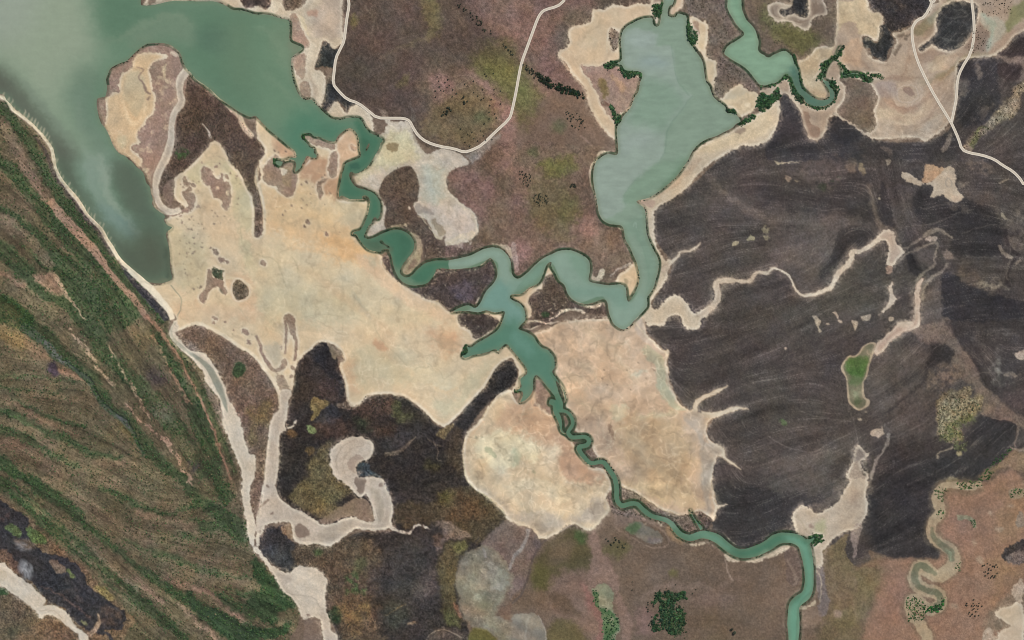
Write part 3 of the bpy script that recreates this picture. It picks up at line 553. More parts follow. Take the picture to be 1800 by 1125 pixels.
P((180, 164, 146), '@31 940 95 980 85 1040 130 1110 165 1180 120 1240 62 1295 52 1322 110 1310 180 1350 230 1372 270 1335 297 1265 285 1240 242 1200 250 1140 265 1162 205 1140 180 1040 172 960 140', wa=1, op=.98, kind='pan', obj=('clay_pan', 'pale irregular clay pan below the road fork, upper right', 'clay pan'))
P((172, 138, 110), '@31 1105 150 1115 40 1180 48 1235 70 1170 125 1140 150', wa=1.5, op=.9)
L_((140, 134, 128), '@31 1265 125 1250 150 1255 185 1280 190 1290 160 1270 125', 1.8, wa=.8, op=.7)
P((190, 158, 134), '@31 1290 240 1350 250 1360 280 1300 285', wa=1.5, op=.6, blur=2)

# --- wash and scrub in the north-east
P((168, 148, 128), '@30 470 0 720 0 700 60 800 100 820 160 800 220 770 290 700 250 660 260 680 350 720 400 830 430 870 370 900 290 880 230 1000 190 1030 130 1120 100 1160 30 1200 0 1800 0 1800 230 1680 320 1610 390 1380 420 1330 500 1330 700 1310 830 1240 900 1130 990 1050 970 940 965 750 985 680 950 600 890 500 830 470 810 430 830 420 920 370 970 340 1000 260 980 240 900 230 790 170 740 90 680 0 760 @20 1740 700 1740 640 1800 620 @30 60 540 180 420 210 410 280 400 330 320 440 320 470 200', kind='bed', wa=1.5, obj=('dry_wash', 'pinkish tan dry wash around the road fork, upper right', 'dry wash'))
P((186, 168, 140), '@30 220 430 340 330 440 330 480 150 480 10 600 0 700 40 700 80 790 100 810 160 770 270 700 240 640 240 620 160 560 150 500 200 470 320 440 400 370 460 370 560 400 600 400 680 330 680 240 570', wa=1.5, op=.95, props=dict(swl=.06))
P((190, 160, 132), '@30 520 440 530 330 640 260 660 330 640 420 680 480 560 440', wa=2, op=.8, blur=2)
P((200, 182, 152), '@30 760 770 850 760 1000 800 1100 740 1160 700 1120 790 1000 860 900 820 780 830', wa=2, op=.8, blur=2)
P((182, 164, 146), '@30 760 830 900 850 1060 870 1240 800 1200 900 1130 980 950 960 760 970', wa=2, op=.7, blur=2, props=dict(swl=.09))
P((164, 130, 108), '@30 810 690 960 750 1060 720 1160 640 1250 540 1120 660 1010 790 880 770', wa=2, op=.6, blur=2)
P((150, 132, 122), '@30 760 590 900 580 900 680 800 690 760 640', wa=2, op=.8, blur=2)
L_((182, 166, 150), '@30 960 600 910 640 920 700 990 720 1050 690 1050 640 1010 600 960 600', 2, op=.8, wa=1)
P((134, 112, 100), '@30 940 640 980 610 1030 650 1020 680 980 670', wa=2, op=.85)
P((132, 122, 98), '@30 1060 580 1250 540 1400 380 1530 370 1600 390 1400 420 1250 560 1100 600', wa=2, op=.6, blur=3)
P((124, 112, 80), '@30 1180 540 1280 480 1390 390 1440 390 1300 500 1200 570', wa=2, op=.7, blur=2)
P((176, 152, 130), '@30 1150 430 1250 390 1330 400 1260 480 1150 500', wa=3, op=.8, blur=2, props=dict(swl=.08))
P((128, 118, 92), '@30 1010 220 1100 140 1180 100 1250 10 1330 0 1240 60 1160 170 1160 240 1060 260', wa=2, op=.85, blur=2)
P((150, 150, 132), '@30 1120 130 1180 90 1180 130 1130 180', wa=2, op=.6, blur=2)
P((164, 138, 120), '@30 1080 240 1170 180 1190 220 1120 280', wa=2, op=.6, blur=1.5)
P((142, 120, 104), '@30 1040 340 1180 350 1280 370 1140 440 1060 440', wa=3, op=.7, blur=2)
P((136, 116, 102), '@30 1440 120 1520 190 1560 280 1540 350 1440 370 1360 330 1400 270', wa=2, op=.8, blur=2, props=dict(dot=.03))
P((154, 134, 116), '@30 1470 0 1720 0 1700 100 1560 100 1490 60', wa=3, op=.85, blur=2, props=dict(dot=.03))
P((170, 164, 146), '@30 1490 90 1560 110 1650 140 1690 200 1640 260 1560 350 1530 350 1560 240 1500 160', wa=2, op=.85, blur=2)
P((150, 166, 146), '@30 1500 100 1570 130 1600 200 1560 330 1540 330 1560 200', wa=2, op=.5, blur=2)
P((124, 124, 84), '@30 1720 40 1800 0 1800 130 1690 240 1680 150', wa=2, op=.8, blur=2)
P((160, 136, 116), '@30 1690 230 1800 160 1800 230 1650 330 1560 380 1580 330', wa=2, op=.8, blur=2)
P((106, 92, 80), '@30 500 560 560 540 700 585 775 690 745 760 750 900 690 930 620 880 490 790 540 700 545 610', wa=1.2, op=.95, kind='grass', obj=('brown_knoll', 'grey brown grassy rise beside the curled green creek, upper right', 'grassland'))
P((98, 78, 64), '@30 620 680 740 700 740 880 640 870', wa=4, op=.5, blur=4)
P((140, 114, 96), '@30 235 790 290 800 300 860 360 900 370 970 330 1000 260 980', wa=1.5, op=.8)
P((62, 58, 60), '@30 80 700 130 660 170 720 230 790 250 900 290 980 340 1000 340 1124 0 1124 10 980 60 890', wa=1.5, op=.9, kind='burnt')
P((52, 50, 52), '@30 440 830 500 810 520 850 600 880 640 950 640 1000 480 1000 430 920', wa=3, op=.8, blur=1.5)
P((50, 50, 52), '@30 1240 40 1330 10 1420 20 1470 35 1470 100 1440 220 1390 280 1340 340 1270 355 1190 330 1150 305 1080 360 1065 335 1160 260 1190 200 1180 150 1210 80', wa=1, op=.97, kind='burnt', obj=('burnt_oval', 'black burnt oval patch between the two roads, upper right', 'burnt ground'))
L_((86, 84, 82), '@30 1300 60 1370 70 1400 100 1320 130 1240 130', [2, 4, 4, 2], wa=2, op=.6)
L_((80, 78, 78), '@30 1250 170 1340 160 1400 180 1390 230 1330 230', [2, 4, 4, 2], wa=2, op=.5)
L_((84, 82, 80), '@30 1200 260 1300 290 1370 260', [4, 5, 3], wa=2, op=.6)
P((48, 48, 49), '@30 660 265 700 250 740 290 765 295 785 230 790 190 830 170 860 230 885 270 880 320 845 370 835 430 740 400 710 340 672 330', wa=1.5, op=.97, kind='char', obj=('burnt_patch', 'black burnt patch shaped like a boot beside the dry wash, upper right', 'burnt ground'))
P((58, 54, 54), '@30 700 0 1140 0 1140 50 1100 110 1030 130 1000 180 880 225 830 175 800 100 720 60', wa=2, op=.95, kind='char', obj=('burnt_thicket', 'dark burnt thicket at the top edge left of the road', 'burnt ground'))
P((110, 96, 82), '@30 880 220 1000 180 1010 230 960 300 900 380 860 400 890 330 890 260', wa=2, op=.8, nz=(6, -.4, .2))
P((112, 98, 84), '@30 840 40 960 20 980 60 880 80', wa=4, op=.4, blur=2, nz=(7, -.2, .4))
P((64, 54, 54), '@30 1610 385 1690 320 1800 230 1800 400 1700 400', wa=2, op=.9, kind='burnt')
P((150, 128, 112), '@30 1590 400 1700 400 1800 400 1800 560 1740 560 1780 480 1700 450', wa=2, op=.7, blur=1.5)
P((66, 54, 52), '@30 1600 460 1700 450 1780 470 1770 540 1700 560 1620 530', wa=3, op=.8, blur=2)
P((56, 54, 56), '@30 1390 420 1590 410 1620 600 1600 800 1360 900 1340 700 1340 520', wa=3, op=.8, blur=2)
P((140, 122, 104), '@30 1460 460 1500 470 1500 540 1460 540', wa=3, op=.6, blur=2)
P((134, 118, 102), '@30 1340 560 1400 560 1400 660 1350 660', wa=4, op=.5, blur=2)
P((128, 112, 98), '@30 1500 720 1560 700 1560 790 1400 900 1480 790', wa=4, op=.45, blur=2, nz=(10, -.3, .3))
P((142, 126, 104), '@30 1700 690 1800 560 1800 640 1750 800 1600 880 1400 1040 1390 1000 1470 920 1620 760', wa=3, op=.9, kind='bush', blur=1.5, obj=('bush_belt', 'pale speckled belt of bushes beside the road, upper right edge', 'bushland'))
P((96, 100, 62), '@30 1480 900 1540 880 1480 1000 1410 1060 1430 980', wa=3, op=.7, nz=(7, -.5, .1))
P((150, 132, 112), '@30 1350 1050 1400 1010 1440 1060 1380 1070', wa=2, op=.7)
P((56, 54, 56), '@30 0 1010 300 1010 360 980 640 900 760 990 1130 1000 1240 920 1340 1000 1350 1060 1600 1124 300 1124', wa=3, op=.6, blur=3)
P((100, 84, 74), '@30 400 1080 640 1090 700 1124 400 1124', wa=4, op=.5, blur=3, nz=(12, -.3, .4))
P((152, 136, 120), '@30 1220 1060 1250 980 1290 920 1290 960 1260 1050', wa=1.5, op=.6)
for k_ in range(9):                                          # tide-line bands of the basin
    o_ = k_ * 26
    L_(((182, 160, 138), (140, 116, 100), (166, 144, 124))[k_ % 3], f'@30 {800 - k_ * 6} {600 + o_} {880} {690 + o_} {980} {735 + o_ * .9} {1090} {690 + o_ * .9} {1180} {600 + o_ * .8} {1260} {520 + o_ * .7}', [1.5, 4, 5, 4, 2], wa=4, op=.5, blur=1.2)
for s_, c_ in (('@30 560 420 640 420 690 480 740 530 850 560 960 520 980 400 1000 300', (146, 120, 100)), ('@30 700 400 760 470 860 500 920 470 950 380', (186, 166, 142)), ('@30 880 560 960 545 1040 560 1100 560', (132, 110, 92)), ('@30 1130 520 1200 430 1300 400 1380 380', (146, 118, 98)), ('@30 1100 640 1200 560 1320 470 1400 400', (176, 142, 116)), ('@30 1200 700 1280 600 1320 500', (184, 164, 144)), ('@30 1230 760 1290 660 1315 560', (146, 124, 108)), ('@30 900 600 880 650 910 710 980 740 1060 720 1080 650 1030 590 950 575', (186, 168, 150)), ('@30 820 560 900 550 1000 560', (150, 126, 110))):
    L_(c_, s_, [3, 5, 6, 4, 3], wa=3, op=.55, blur=1.4)
# north centre: scrub plain between the lagoon and the green creek, ringed pond, olive meadow
P((113, 100, 90), '@20 1190 0 1515 0 1515 60 1560 140 1635 235 1560 300 1490 370 1520 420 1640 480 1720 600 1720 660 1600 600 1500 660 1470 690 1430 660 1415 600 1445 490 1430 430 1370 400 1390 290 1385 180 1365 130 1300 130 1240 100', wa=1, kind='scrub', props=dict(dot=.03, spk=.14), obj=('scrub_plain', 'grey brown scrub plain between the wide lagoon and the green creek', 'scrubland'))
P((104, 90, 78), '@20 1630 0 1800 0 @30 480 0 480 180 460 330 370 310 280 400 200 420 170 370 100 340 @20 1800 395 1750 370 1740 250 1680 150', wa=1, kind='grass', op=.95, props=dict(dot=.012), obj=('meadow', 'olive and brown meadow inside the bend of the green creek, top right', 'grassland'))
P((104, 104, 64), '@20 1760 60 1800 60 @30 200 130 360 260 270 370 100 320 0 230', wa=6, blur=5, op=.75)
P((120, 102, 88), '@30 290 0 480 0 470 200 400 320 360 320 440 120', wa=4, blur=4, op=.5)
P((152, 136, 120), '@30 0 40 80 10 200 0 400 0 420 100 330 120 290 200 230 200 140 160 60 150 0 90', wa=1.5, op=.9, kind='bed', obj=('dry_pond_rim', 'grey tan rings around the small black pond bed, top right', 'pond'))
L_((128, 110, 96), '@30 20 30 50 110 150 140 250 150 330 90 340 0', 2.4, wa=1, op=.7)
L_((176, 160, 140), '@30 60 120 140 150 240 170', 3, wa=1, op=.7)
L_((172, 154, 134), '@30 80 40 130 20 170 0', 5, wa=1, op=.8)
P((112, 96, 84), '@30 310 20 390 0 400 100 330 120', wa=2, op=.6, blur=2)
P((46, 46, 49), '@30 80 70 110 60 140 60 180 0 285 0 280 110 240 122 180 95 120 112 85 95', wa=.8, op=.97, kind='char', obj=('black_pond_bed', 'small black pond bed at the top edge, ringed with tan mud', 'pond'))

# --- sand around the lagoon
P((200, 176, 148), '@20 400 250 420 190 560 150 560 60 640 70 720 30 830 40 880 20 950 30 980 0 1070 0 1050 120 1020 190 985 120 900 135 830 165 790 190 770 230 760 420 790 500 920 520 900 570 880 660 820 770 740 870 740 990 690 960 620 880 570 800 530 700 520 640 470 570 420 520 370 440 325 390 340 350 390 330', kind='sand', wa=1.4, obj=('sand_flat', 'tan sand flat on the west shore of the wide lagoon', 'sand flat'))
P((190, 172, 148), '@20 450 290 540 230 600 330 500 340', wa=3, blur=2, op=.6)
P((156, 128, 114), '@20 480 440 520 470 620 470 640 430 700 460 780 490 850 540 905 560 880 640 830 740 770 800 720 800 690 740 740 870 660 790 610 690 570 610 510 520', wa=1.5, op=.95, kind='mud', obj=('mud_flat', 'pinkish mud flat on the west shore of the wide lagoon', 'mud flat'))
P((126, 108, 66), '@20 610 560 660 560 680 640 660 700 620 640', wa=3, blur=1.5, op=.8)
P((184, 150, 116), '@20 690 520 760 560 800 600 780 680 740 600 700 560', wa=3, blur=2, op=.7)
P((112, 78, 64), '@20 620 710 670 710 690 740 640 740', wa=2, op=.7)
P((112, 94, 82), '@20 685 195 720 205 752 240 745 300 735 345 715 355 690 300', wa=1, op=.95, kind='scrub')
L_((202, 188, 164), '@20 690 200 670 280 670 370', 3, wa=1, op=.6)
L_((196, 172, 146), '@20 330 390 380 470 450 550 520 650 540 720 600 850 680 950', [5, 3, 3, 2, 3], wa=1, op=.8)
P((140, 116, 102), '@20 975 0 1060 0 1050 110 1030 180 1005 180 995 100', wa=1, op=.8)
P((196, 168, 142), '@20 1100 105 1120 60 1140 0 1205 0 1180 70 1150 115', wa=1, kind='sand', obj=('sand_spit', 'small pinkish sand spit at the lagoon inlet on the top edge', 'sand spit'))
P(SAND, '@20 1240 110 1300 130 1350 150 1365 130 1385 200 1380 290 1362 350 1380 410 1430 430 1445 490 1430 570 1415 620 1440 680 1475 690 1500 660 1560 610 1610 590 1650 630 1720 660 1740 720 1700 780 1610 830 1560 790 1500 740 1430 690 1400 610 1360 550 1350 430 1300 350 1260 300 1240 250', kind='sand', wa=1.2, obj=('sand_strip', 'cream sand strip along the east shore of the wide lagoon', 'sand flat'))
P((178, 168, 150), '@20 1490 690 1550 620 1610 600 1650 640 1560 690', wa=2, op=.7, blur=1.5)
P((142, 116, 100), '@20 1270 150 1310 160 1320 230 1300 270 1270 200', wa=1.5, op=.8)
P((226, 206, 176), '@20 1640 720 1680 730 1670 765 1640 750', wa=1, op=.9)
P((196, 178, 152), '@20 1240 1124 1300 1050 1400 980 1550 920 1620 870 1720 800 1800 755 @30 70 690 85 790 60 900 10 985 @20 1800 990 1700 1030 1600 1030 1500 1090 1440 1124 @21 1380 40 1300 110 1230 200 1130 270 1010 350 1000 420 1005 560 1030 640 1080 710 1120 690 1110 740 1090 820 1050 900 1000 960 985 1010 1005 1055 1040 1030 1090 970 1150 950 1210 980 1250 1030 1275 1075 1310 1075 1370 1035 1390 1080 1330 1124 @22 1330 45 1250 70 1200 35 1180 -20 1145 -30 1090 10 1060 40 960 40 930 0 860 10 @21 870 1120 950 1030 960 950 1000 900 1030 770 1030 700 960 560 940 400 930 350 860 290 940 270 1100 170', kind='bed', wa=1, obj=('sand_bank', 'curving grey tan sand bank down the south east shore of the lagoon', 'sand bank'))
P((206, 186, 152), '@20 1300 1060 1450 970 1640 880 1800 770 1800 940 1600 1000 1450 1060', wa=2, blur=3, op=.7)
P((180, 152, 124), '@21 1020 250 1200 90 1280 0 1340 0 1200 140 1080 240', wa=2, blur=2, op=.5)
P((178, 150, 136), '@21 880 290 960 280 1010 290 980 340 920 320', wa=1.5, op=.6)
P((128, 110, 98), '@20 1560 920 1620 890 1640 930 1580 950', wa=2, op=.6)
P((80, 72, 66), '@21 1100 1112 1130 1095 1170 1100 1195 1124 @22 1190 10 1100 10', wa=.8, op=.95, kind='burnt')
# --- dry creek beds crossing the burnt plain
DRY = dict(kind='bed', wa=1.6)
for s_, w_ in (('@21 1060 780 1110 730 1160 690 1195 640 1250 645 1310 605 1320 580', 13), ('@21 1310 1090 1390 1045 1440 990 1440 900 1455 850 1560 850 1660 855 1720 800 1800 800 @31 0 790 40 765 90 775 140 800 170 860 210 920 250 950 340 940 430 910 465 870 490 810 560 740 590 690 595 640 650 640 720 605 790 550 840 525', 14), ('@31 1085 830 1055 890 1050 960 1045 1040 1045 1124 @32 1035 30 990 45 930 60 870 110 800 180 740 235', 18), ('@31 870 850 860 950 890 990 850 1040 780 1090', 12), ('@33 600 0 560 150 440 250 260 300', 60)):
    L_((124, 109, 96), s_, w_, wa=5, op=.6, blur=2.2)
L_((178, 160, 140), '@21 1060 780 1110 730 1160 690 1195 640 1250 645 1310 605 1320 580', [9, 6, 5, 4, 5, 5, 3], obj=('dry_creek', 'short dry creek branching from the lagoon sand bank into the burnt plain', 'dry creek'), **DRY)
L_((180, 162, 142), '@21 1310 1090 1390 1045 1440 990 1440 900 1455 850 1560 850 1660 855 1720 800 1800 800 @31 0 790 40 765 90 775 140 800 170 860 210 920 250 950 340 940 430 910 465 870 490 810 560 740 590 690 595 640 650 640 720 605 790 550 840 525', [14, 12, 13, 11, 10, 7, 7, 7, 4.5, 4, 4, 6, 8, 9, 11, 9.5, 8.5, 8, 9, 9], obj=('dry_creek', 'long zigzag dry creek across the middle of the burnt plain', 'dry creek'), **DRY)
L_((206, 190, 168), '@31 240 945 340 940 430 910 465 870', [2, 4, 5, 3], wa=1, op=.7)
L_((92, 80, 70), '@31 40 785 100 770 150 800 190 860 230 930', [2, 3, 3, 2], wa=1, op=.7)
L_((120, 100, 88), '@21 1440 1010 1455 920 1470 860', 2, wa=1, op=.4)
P((178, 158, 140), '@31 760 555 790 510 840 490 885 515 910 580 950 640 985 630 930 690 890 740 840 745 825 700 850 640 835 575', obj=('dry_creek', 'long zigzag dry creek across the middle of the burnt plain', 'dry creek'), **DRY)
P((168, 134, 112), '@31 838 740 872 740 865 800 832 800', wa=1, op=.9)
L_((120, 104, 92), '@31 770 500 840 470 890 500 930 590', 1.4, wa=1, op=.7)
P((180, 162, 144), '@31 862 850 878 880 876 940 902 975 896 1005 840 1050 780 1092 770 1085 840 1020 852 960 846 900', obj=('dry_creek_arm', 'thin pale dry creek arm hanging in the right half of the burnt plain', 'dry creek'), **DRY)
for s_, w_, o_ in (('@31 940 640 1010 600 1070 560 1110 520 1180 490 1230 510 1290 550', [4, 5, 4, 7, 8, 6, 3], .75), ('@31 890 740 960 680 1070 620 1140 580 1190 580 1170 680 1160 750 1060 820 1035 860', [5, 4, 4, 4, 5, 3, 4, 5, 4], .7), ('@31 1080 990 1085 920 1130 850 1190 805 1250 760 1260 720', [3, 4, 5, 6, 5, 4], .7)):
    L_((150, 134, 116), s_, w_, op=o_, wa=2, blur=.8, nz=(9, -.75, -.2))
P((184, 164, 146), '@31 1105 555 1130 530 1190 540 1185 560 1120 570', wa=1.2, op=.9)
P((160, 132, 116), '@31 1230 650 1270 640 1300 690 1250 690', wa=2, op=.7, blur=1.2)
L_((176, 150, 132), '@31 1085 830 1055 890 1050 960 1045 1040 1045 1124 @32 1035 30 990 45 930 60 870 110 800 180 740 235', [6, 9, 9, 11, 12, 16, 16, 16, 15, 17, 14], obj=('dry_creek', 'dry creek running south into the green marsh hollow, right', 'dry creek'), **DRY)
P((196, 178, 156), '@32 900 40 960 0 1030 20 1010 55 930 60', wa=1.5, op=.7, blur=1.5)
L_((52, 48, 46), '@31 1028 850 1028 960 1030 1060 1030 1124', 2, wa=.8, op=.5)
P((168, 150, 128), '@32 720 160 760 170 735 250 715 310 700 390 672 440 682 540 715 565 705 610 640 638 590 612 562 575 552 480 545 410 510 345 540 280 570 252 620 248 660 190', wa=.6, kind='pan', obj=('marsh_hollow', 'bright green marsh hollow with a pale rim in the burnt plain, right', 'marsh'))
P((104, 102, 82), '@32 715 172 745 185 720 250 700 310 690 380 660 440 665 540 690 570 680 610 640 625 600 600 575 570 565 480 555 410 530 340 550 290 580 265 630 258 670 195', wa=.6, op=.95)
P((70, 101, 50), '@32 545 330 562 275 600 268 695 262 698 330 680 375 655 400 590 400 555 370', wa=1.4, op=.9, props=dict(spk=.1), blur=1.2)
P((84, 104, 66), '@32 575 400 655 400 650 460 575 460', wa=2, op=.7, blur=2)
P((126, 134, 106), '@32 590 500 640 500 640 550 595 550', wa=2, op=.8, blur=2)
P((72, 84, 58), '@32 600 550 650 540 660 600 610 590', wa=2, op=.7, blur=2)
L_((160, 142, 118), '@32 700 210 700 240 730 245', 2, wa=.8, op=.8)
for s_ in ('@32 720 790 760 765 795 765 802 745 812 790 822 800 790 822 775 835 765 822 730 815', '@32 328 0 365 0 372 20 355 50 378 80 360 92 350 60 338 40', '@32 585 5 632 12 628 40 612 78 602 50', '@31 650 1105 680 1095 722 1085 715 1124 @32 700 8 670 8', '@31 850 1105 880 1105 885 1124 @32 870 10 850 8', '@31 450 1072 480 1072 495 1100 490 1120 475 1090', '@31 312 1098 340 1100 355 1124 @32 330 5', '@32 490 0 520 10 520 25 500 20', '@32 410 25 430 22 430 35 412 36', '@32 115 195 135 195 130 212 118 210', '@32 680 645 695 645 692 655 682 655', '@32 630 695 660 692 655 708 635 706'):
    P((176, 154, 130), s_, wa=.5, op=.95, blur=0)
P((92, 108, 70), '@32 75 710 120 705 140 730 110 745', wa=1.5, op=.9)
P((178, 160, 140), '@32 548 1124 575 1040 600 985 612 900 640 870 690 940 735 935 690 985 650 1010 670 1050 700 1080 690 1124', wa=2, op=.8, kind='bed')
P((120, 112, 108), '@32 610 880 650 870 690 940 680 985 600 990', wa=3, op=.7, blur=1.5)
P((72, 66, 58), '@32 690 970 750 960 730 1060 690 1090 660 1050', wa=2.5, op=.75, nz=(8, -.4, .1))
L_((158, 144, 130), '@32 845 800 835 870 800 930 760 990 735 1060 720 1124', [3, 5, 4, 4, 5, 7], wa=1.5, op=.8)
P((182, 165, 144), '@33 240 180 280 190 340 237 430 195 500 145 535 75 590 0 700 0 690 100 700 200 655 320 600 360 540 370 450 430 390 510 382 600 340 620 300 520 290 470 310 440 270 430 220 405 185 345 168 280 190 220', wa=1, kind='bed', obj=('sandy_pan', 'pale boot shaped sandy pan beside the river bend, lower right', 'sand flat'))
P((158, 138, 120), '@33 560 120 640 90 640 190 580 200', wa=4, blur=3, op=.6)
P((158, 158, 116), '@33 320 340 370 280 400 300 390 380 340 390', wa=2, blur=3, op=.6)
B((146, 124, 108), '300 325 18', '@33', wa=.8, op=.8)
L_((166, 150, 126), '@33 200 250 260 340 300 390', 3, wa=1, op=.5)
L_((206, 190, 164), '@33 180 260 190 330 230 390 270 420', 4, wa=1, op=.7)
P((150, 132, 122), '@33 570 370 650 300 665 360 640 400 620 520 590 600 600 500 580 420', wa=1.5, op=.85)
P((118, 108, 106), '@33 340 620 380 610 400 700 415 800 432 850 420 930 385 972 350 930 360 850 340 760', wa=1.5, op=.85)
L_((176, 160, 140), '@33 345 640 370 700 375 780 360 860', [3, 2, 2, 2], wa=1.5, op=.8)
P((136, 116, 100), '@33 230 920 340 900 385 970 330 1040 230 1030', wa=2, blur=2, op=.7)
P((104, 88, 80), '@33 110 510 190 470 230 540 240 660 200 750 150 740 130 620', wa=2, op=.8)
L_((138, 120, 106), '@33 130 560 180 640 200 720 170 745', [2, 4, 5, 2], wa=1.5, op=.7)
P((202, 184, 158), '@33 0 520 60 480 130 455 160 470 100 510 0 555 @23 1795 545 1740 580 1660 580 1640 570 1750 530', wa=.8, op=.95)
P((200, 184, 160), '@23 1500 520 1550 535 1610 560 1560 580 1500 565', wa=1.2, op=.9)
P((190, 176, 154), '@23 1500 400 1560 440 1585 465 1540 440', wa=.8, op=.9)
P((196, 180, 154), '@23 1240 448 1300 450 1390 430 1350 452 1270 470', wa=.8, op=.9)
P((196, 180, 154), '@33 215 900 270 890 320 860 340 840 335 880 260 910 220 915', wa=.8, op=.9)

# --- red plain in the lower right corner
P((143, 112, 92), '@33 620 620 690 595 780 560 1000 560 1160 565 1215 530 1180 460 1130 390 1110 340 1130 290 1200 260 1200 190 1160 130 1200 60 1300 40 1500 40 1795 0 1795 1125 660 1125 760 800 780 620', wa=2, blur=3, kind='grass', props=dict(spk=.075), obj=('red_plain', 'reddish brown plain in the lower right corner', 'grassland'))
P((146, 115, 99), '@33 1180 380 1340 180 1440 330 1460 460 1330 540 1240 420', wa=6, blur=8, op=.7)
P((146, 115, 86), '@33 1560 30 1795 60 1795 360 1640 440 1590 300 1640 150', wa=6, blur=8, op=.7)
P((142, 116, 84), '@33 1560 560 1720 580 1700 700 1560 900 1600 700', wa=6, blur=8, op=.6)
P((118, 102, 74), '@33 660 640 800 600 820 700 700 900 640 1125 520 1125', wa=6, blur=10, op=.6)
P((146, 115, 100), '@33 780 780 960 640 1000 820 960 1000 820 960', wa=6, blur=10, op=.5)
P((132, 108, 86), '@33 1700 620 1795 580 1795 720 1660 820', wa=5, blur=5, op=.8)
for s_ in ('@33 1430 420 1465 420 1465 460 1435 450', '@33 1550 220 1580 225 1570 255 1552 245', '@33 1470 535 1520 550 1520 600 1480 580', '@33 1590 330 1660 340 1640 365 1600 365', '@33 1280 880 1330 880 1330 910 1290 910', '@33 1690 170 1720 170 1715 195 1690 190'):
    P((168, 146, 122), s_, wa=2, op=.7, blur=1.5)
MEA = '@33 1500 30 1420 50 1330 40 1260 40 1200 80 1190 150 1215 230 1160 300 1150 380 1210 450 1290 500 1310 580 1280 630 1200 680 1130 640 1070 610 1030 670 1050 740 1110 780 1190 800 1215 860 1170 910 1090 900 1045 850 1000 870 1000 950 1060 1000 1095 1060 1120 1125'
L_((112, 100, 80), MEA, 30, wa=2, op=.45, blur=2)
L_((156, 138, 114), MEA, [12, 14, 12, 16, 18, 18, 18, 20, 22, 24, 24, 26, 22, 24, 24, 20, 24, 22, 14, 20, 20, 16, 12, 9], wa=1.5, kind='pan', obj=('reed_meander', 'dry reedy meander winding through the red plain, lower right', 'dry creek'))
L_((108, 108, 88), '@33 1150 340 1165 400 1220 460 1280 510 1295 570', [6, 9, 10, 14, 13, 8], wa=1.5, op=.85)
L_((98, 100, 80), '@33 1190 670 1130 630 1070 605 1030 660 1045 740 1110 780 1190 800 1215 860 1170 910', [7, 12, 13, 12, 11, 9, 12, 14, 10], wa=1.5, op=.9)
L_((136, 144, 118), '@33 1245 490 1280 520 1290 570', [2, 4, 2], wa=1.5, op=.7)
L_((140, 138, 112), '@33 1330 272 1400 270 1445 290 1458 340', [9, 7, 7, 4], wa=1.2, op=.9)
P((56, 52, 52), '@33 1640 540 1700 470 1795 420 1795 570 1750 590 1690 570', wa=1.5, op=.95, kind='char', obj=('burnt_wedge', 'black burnt wedge on the right edge, lower right', 'burnt ground'))
P((112, 100, 94), '@33 1680 540 1795 500 1795 580 1720 590', wa=2, op=.8)
P((136, 122, 108), '@33 1735 320 1795 200 1795 330', wa=2, op=.85)
P((150, 134, 108), '@33 1690 70 1795 60 1795 120 1710 140', wa=2, op=.7)
P((126, 110, 92), '@33 1560 920 1795 760 1795 980 1640 1060 1520 1080', wa=3, blur=3, op=.8)
P((196, 178, 156), '@33 1590 930 1680 890 1795 880 1795 1125 1600 1125 1700 1030 1650 1000', wa=2.5, op=.85, kind='sand', obj=('sandy_corner', 'pale sand patch in the bottom right corner', 'sand flat'))
P((186, 166, 146), '@33 1510 1125 1530 1050 1580 1050 1640 1080 1620 1125', wa=2, op=.85, nz=(14, -.6, 0))
P((184, 164, 142), '@33 1700 780 1795 700 1795 870 1740 860', wa=4, op=.8, nz=(10, -.3, .1))
P((112, 98, 82), '@33 1600 1000 1640 990 1650 1050 1600 1060', wa=3, op=.8)
# --- salt flats either side of the creek
BIG = ('salt_flat', 'huge cream salt flat spreading left of the middle', 'salt flat')
P(SAND, '@00 1680 800 1800 990 1800 835 @Z450,200,7.2 0 30 150 190 330 340 500 470 515 570 380 600 270 600 240 660 330 670 500 760 600 650 700 570 780 560 720 440 560 300 640 240 860 320 1010 345 1190 180 1310 340 1330 540 1130 630 1045 1000 1050 1090 1440 1110 @11 800 330 740 490 670 520 720 560 850 650 890 680 900 760 1010 860 1130 940 1270 990 1365 1075 1500 1070 1680 1080 1720 1090 @12 1720 40 1560 160 1440 245 1640 230 1780 175 @22 0 210 105 350 60 420 60 480 0 510 40 400 30 320 0 270 @12 1790 270 1740 290 1690 340 1640 420 1600 480 1540 550 1470 630 1400 700 1330 750 1300 745 1240 710 1180 650 1120 590 1050 545 1000 530 910 525 830 530 770 540 730 590 690 612 650 580 635 520 620 420 590 340 590 300 620 290 610 250 580 200 530 170 450 160 400 200 340 250 290 310 270 400 250 500 160 540 120 450 60 370 0 290 @02 1740 230 1650 180 1560 120 1470 70 1370 40 1260 80 1200 60 1240 0 @01 1200 1060 1060 900 1210 850 1195 700 1175 470 1150 420 1200 400 1300 350 1220 250 1225 130 1370 10 @00 1440 1060 1480 1000 1540 1000 1600 1090 @01 1700 100 1790 330 1790 530 @11 20 540 50 400 20 220 0 170 30 60', kind='sand', wa=.8, obj=BIG)
P((186, 172, 142), '@01 1190 480 1250 470 1400 560 1460 640 1450 860 1400 900 1250 900 1220 820 1200 620', wa=4, blur=5, op=0.92)
P((186, 174, 142), '@01 1400 40 1620 20 1760 260 1780 500 1650 420 1640 240 1560 80 1500 40 1400 180 1300 110', wa=3, blur=4, op=0.92)
P((178, 172, 142), '@01 1680 440 1720 560 1780 680 1800 800 1740 760 1690 600', wa=4, blur=3, op=0.67)
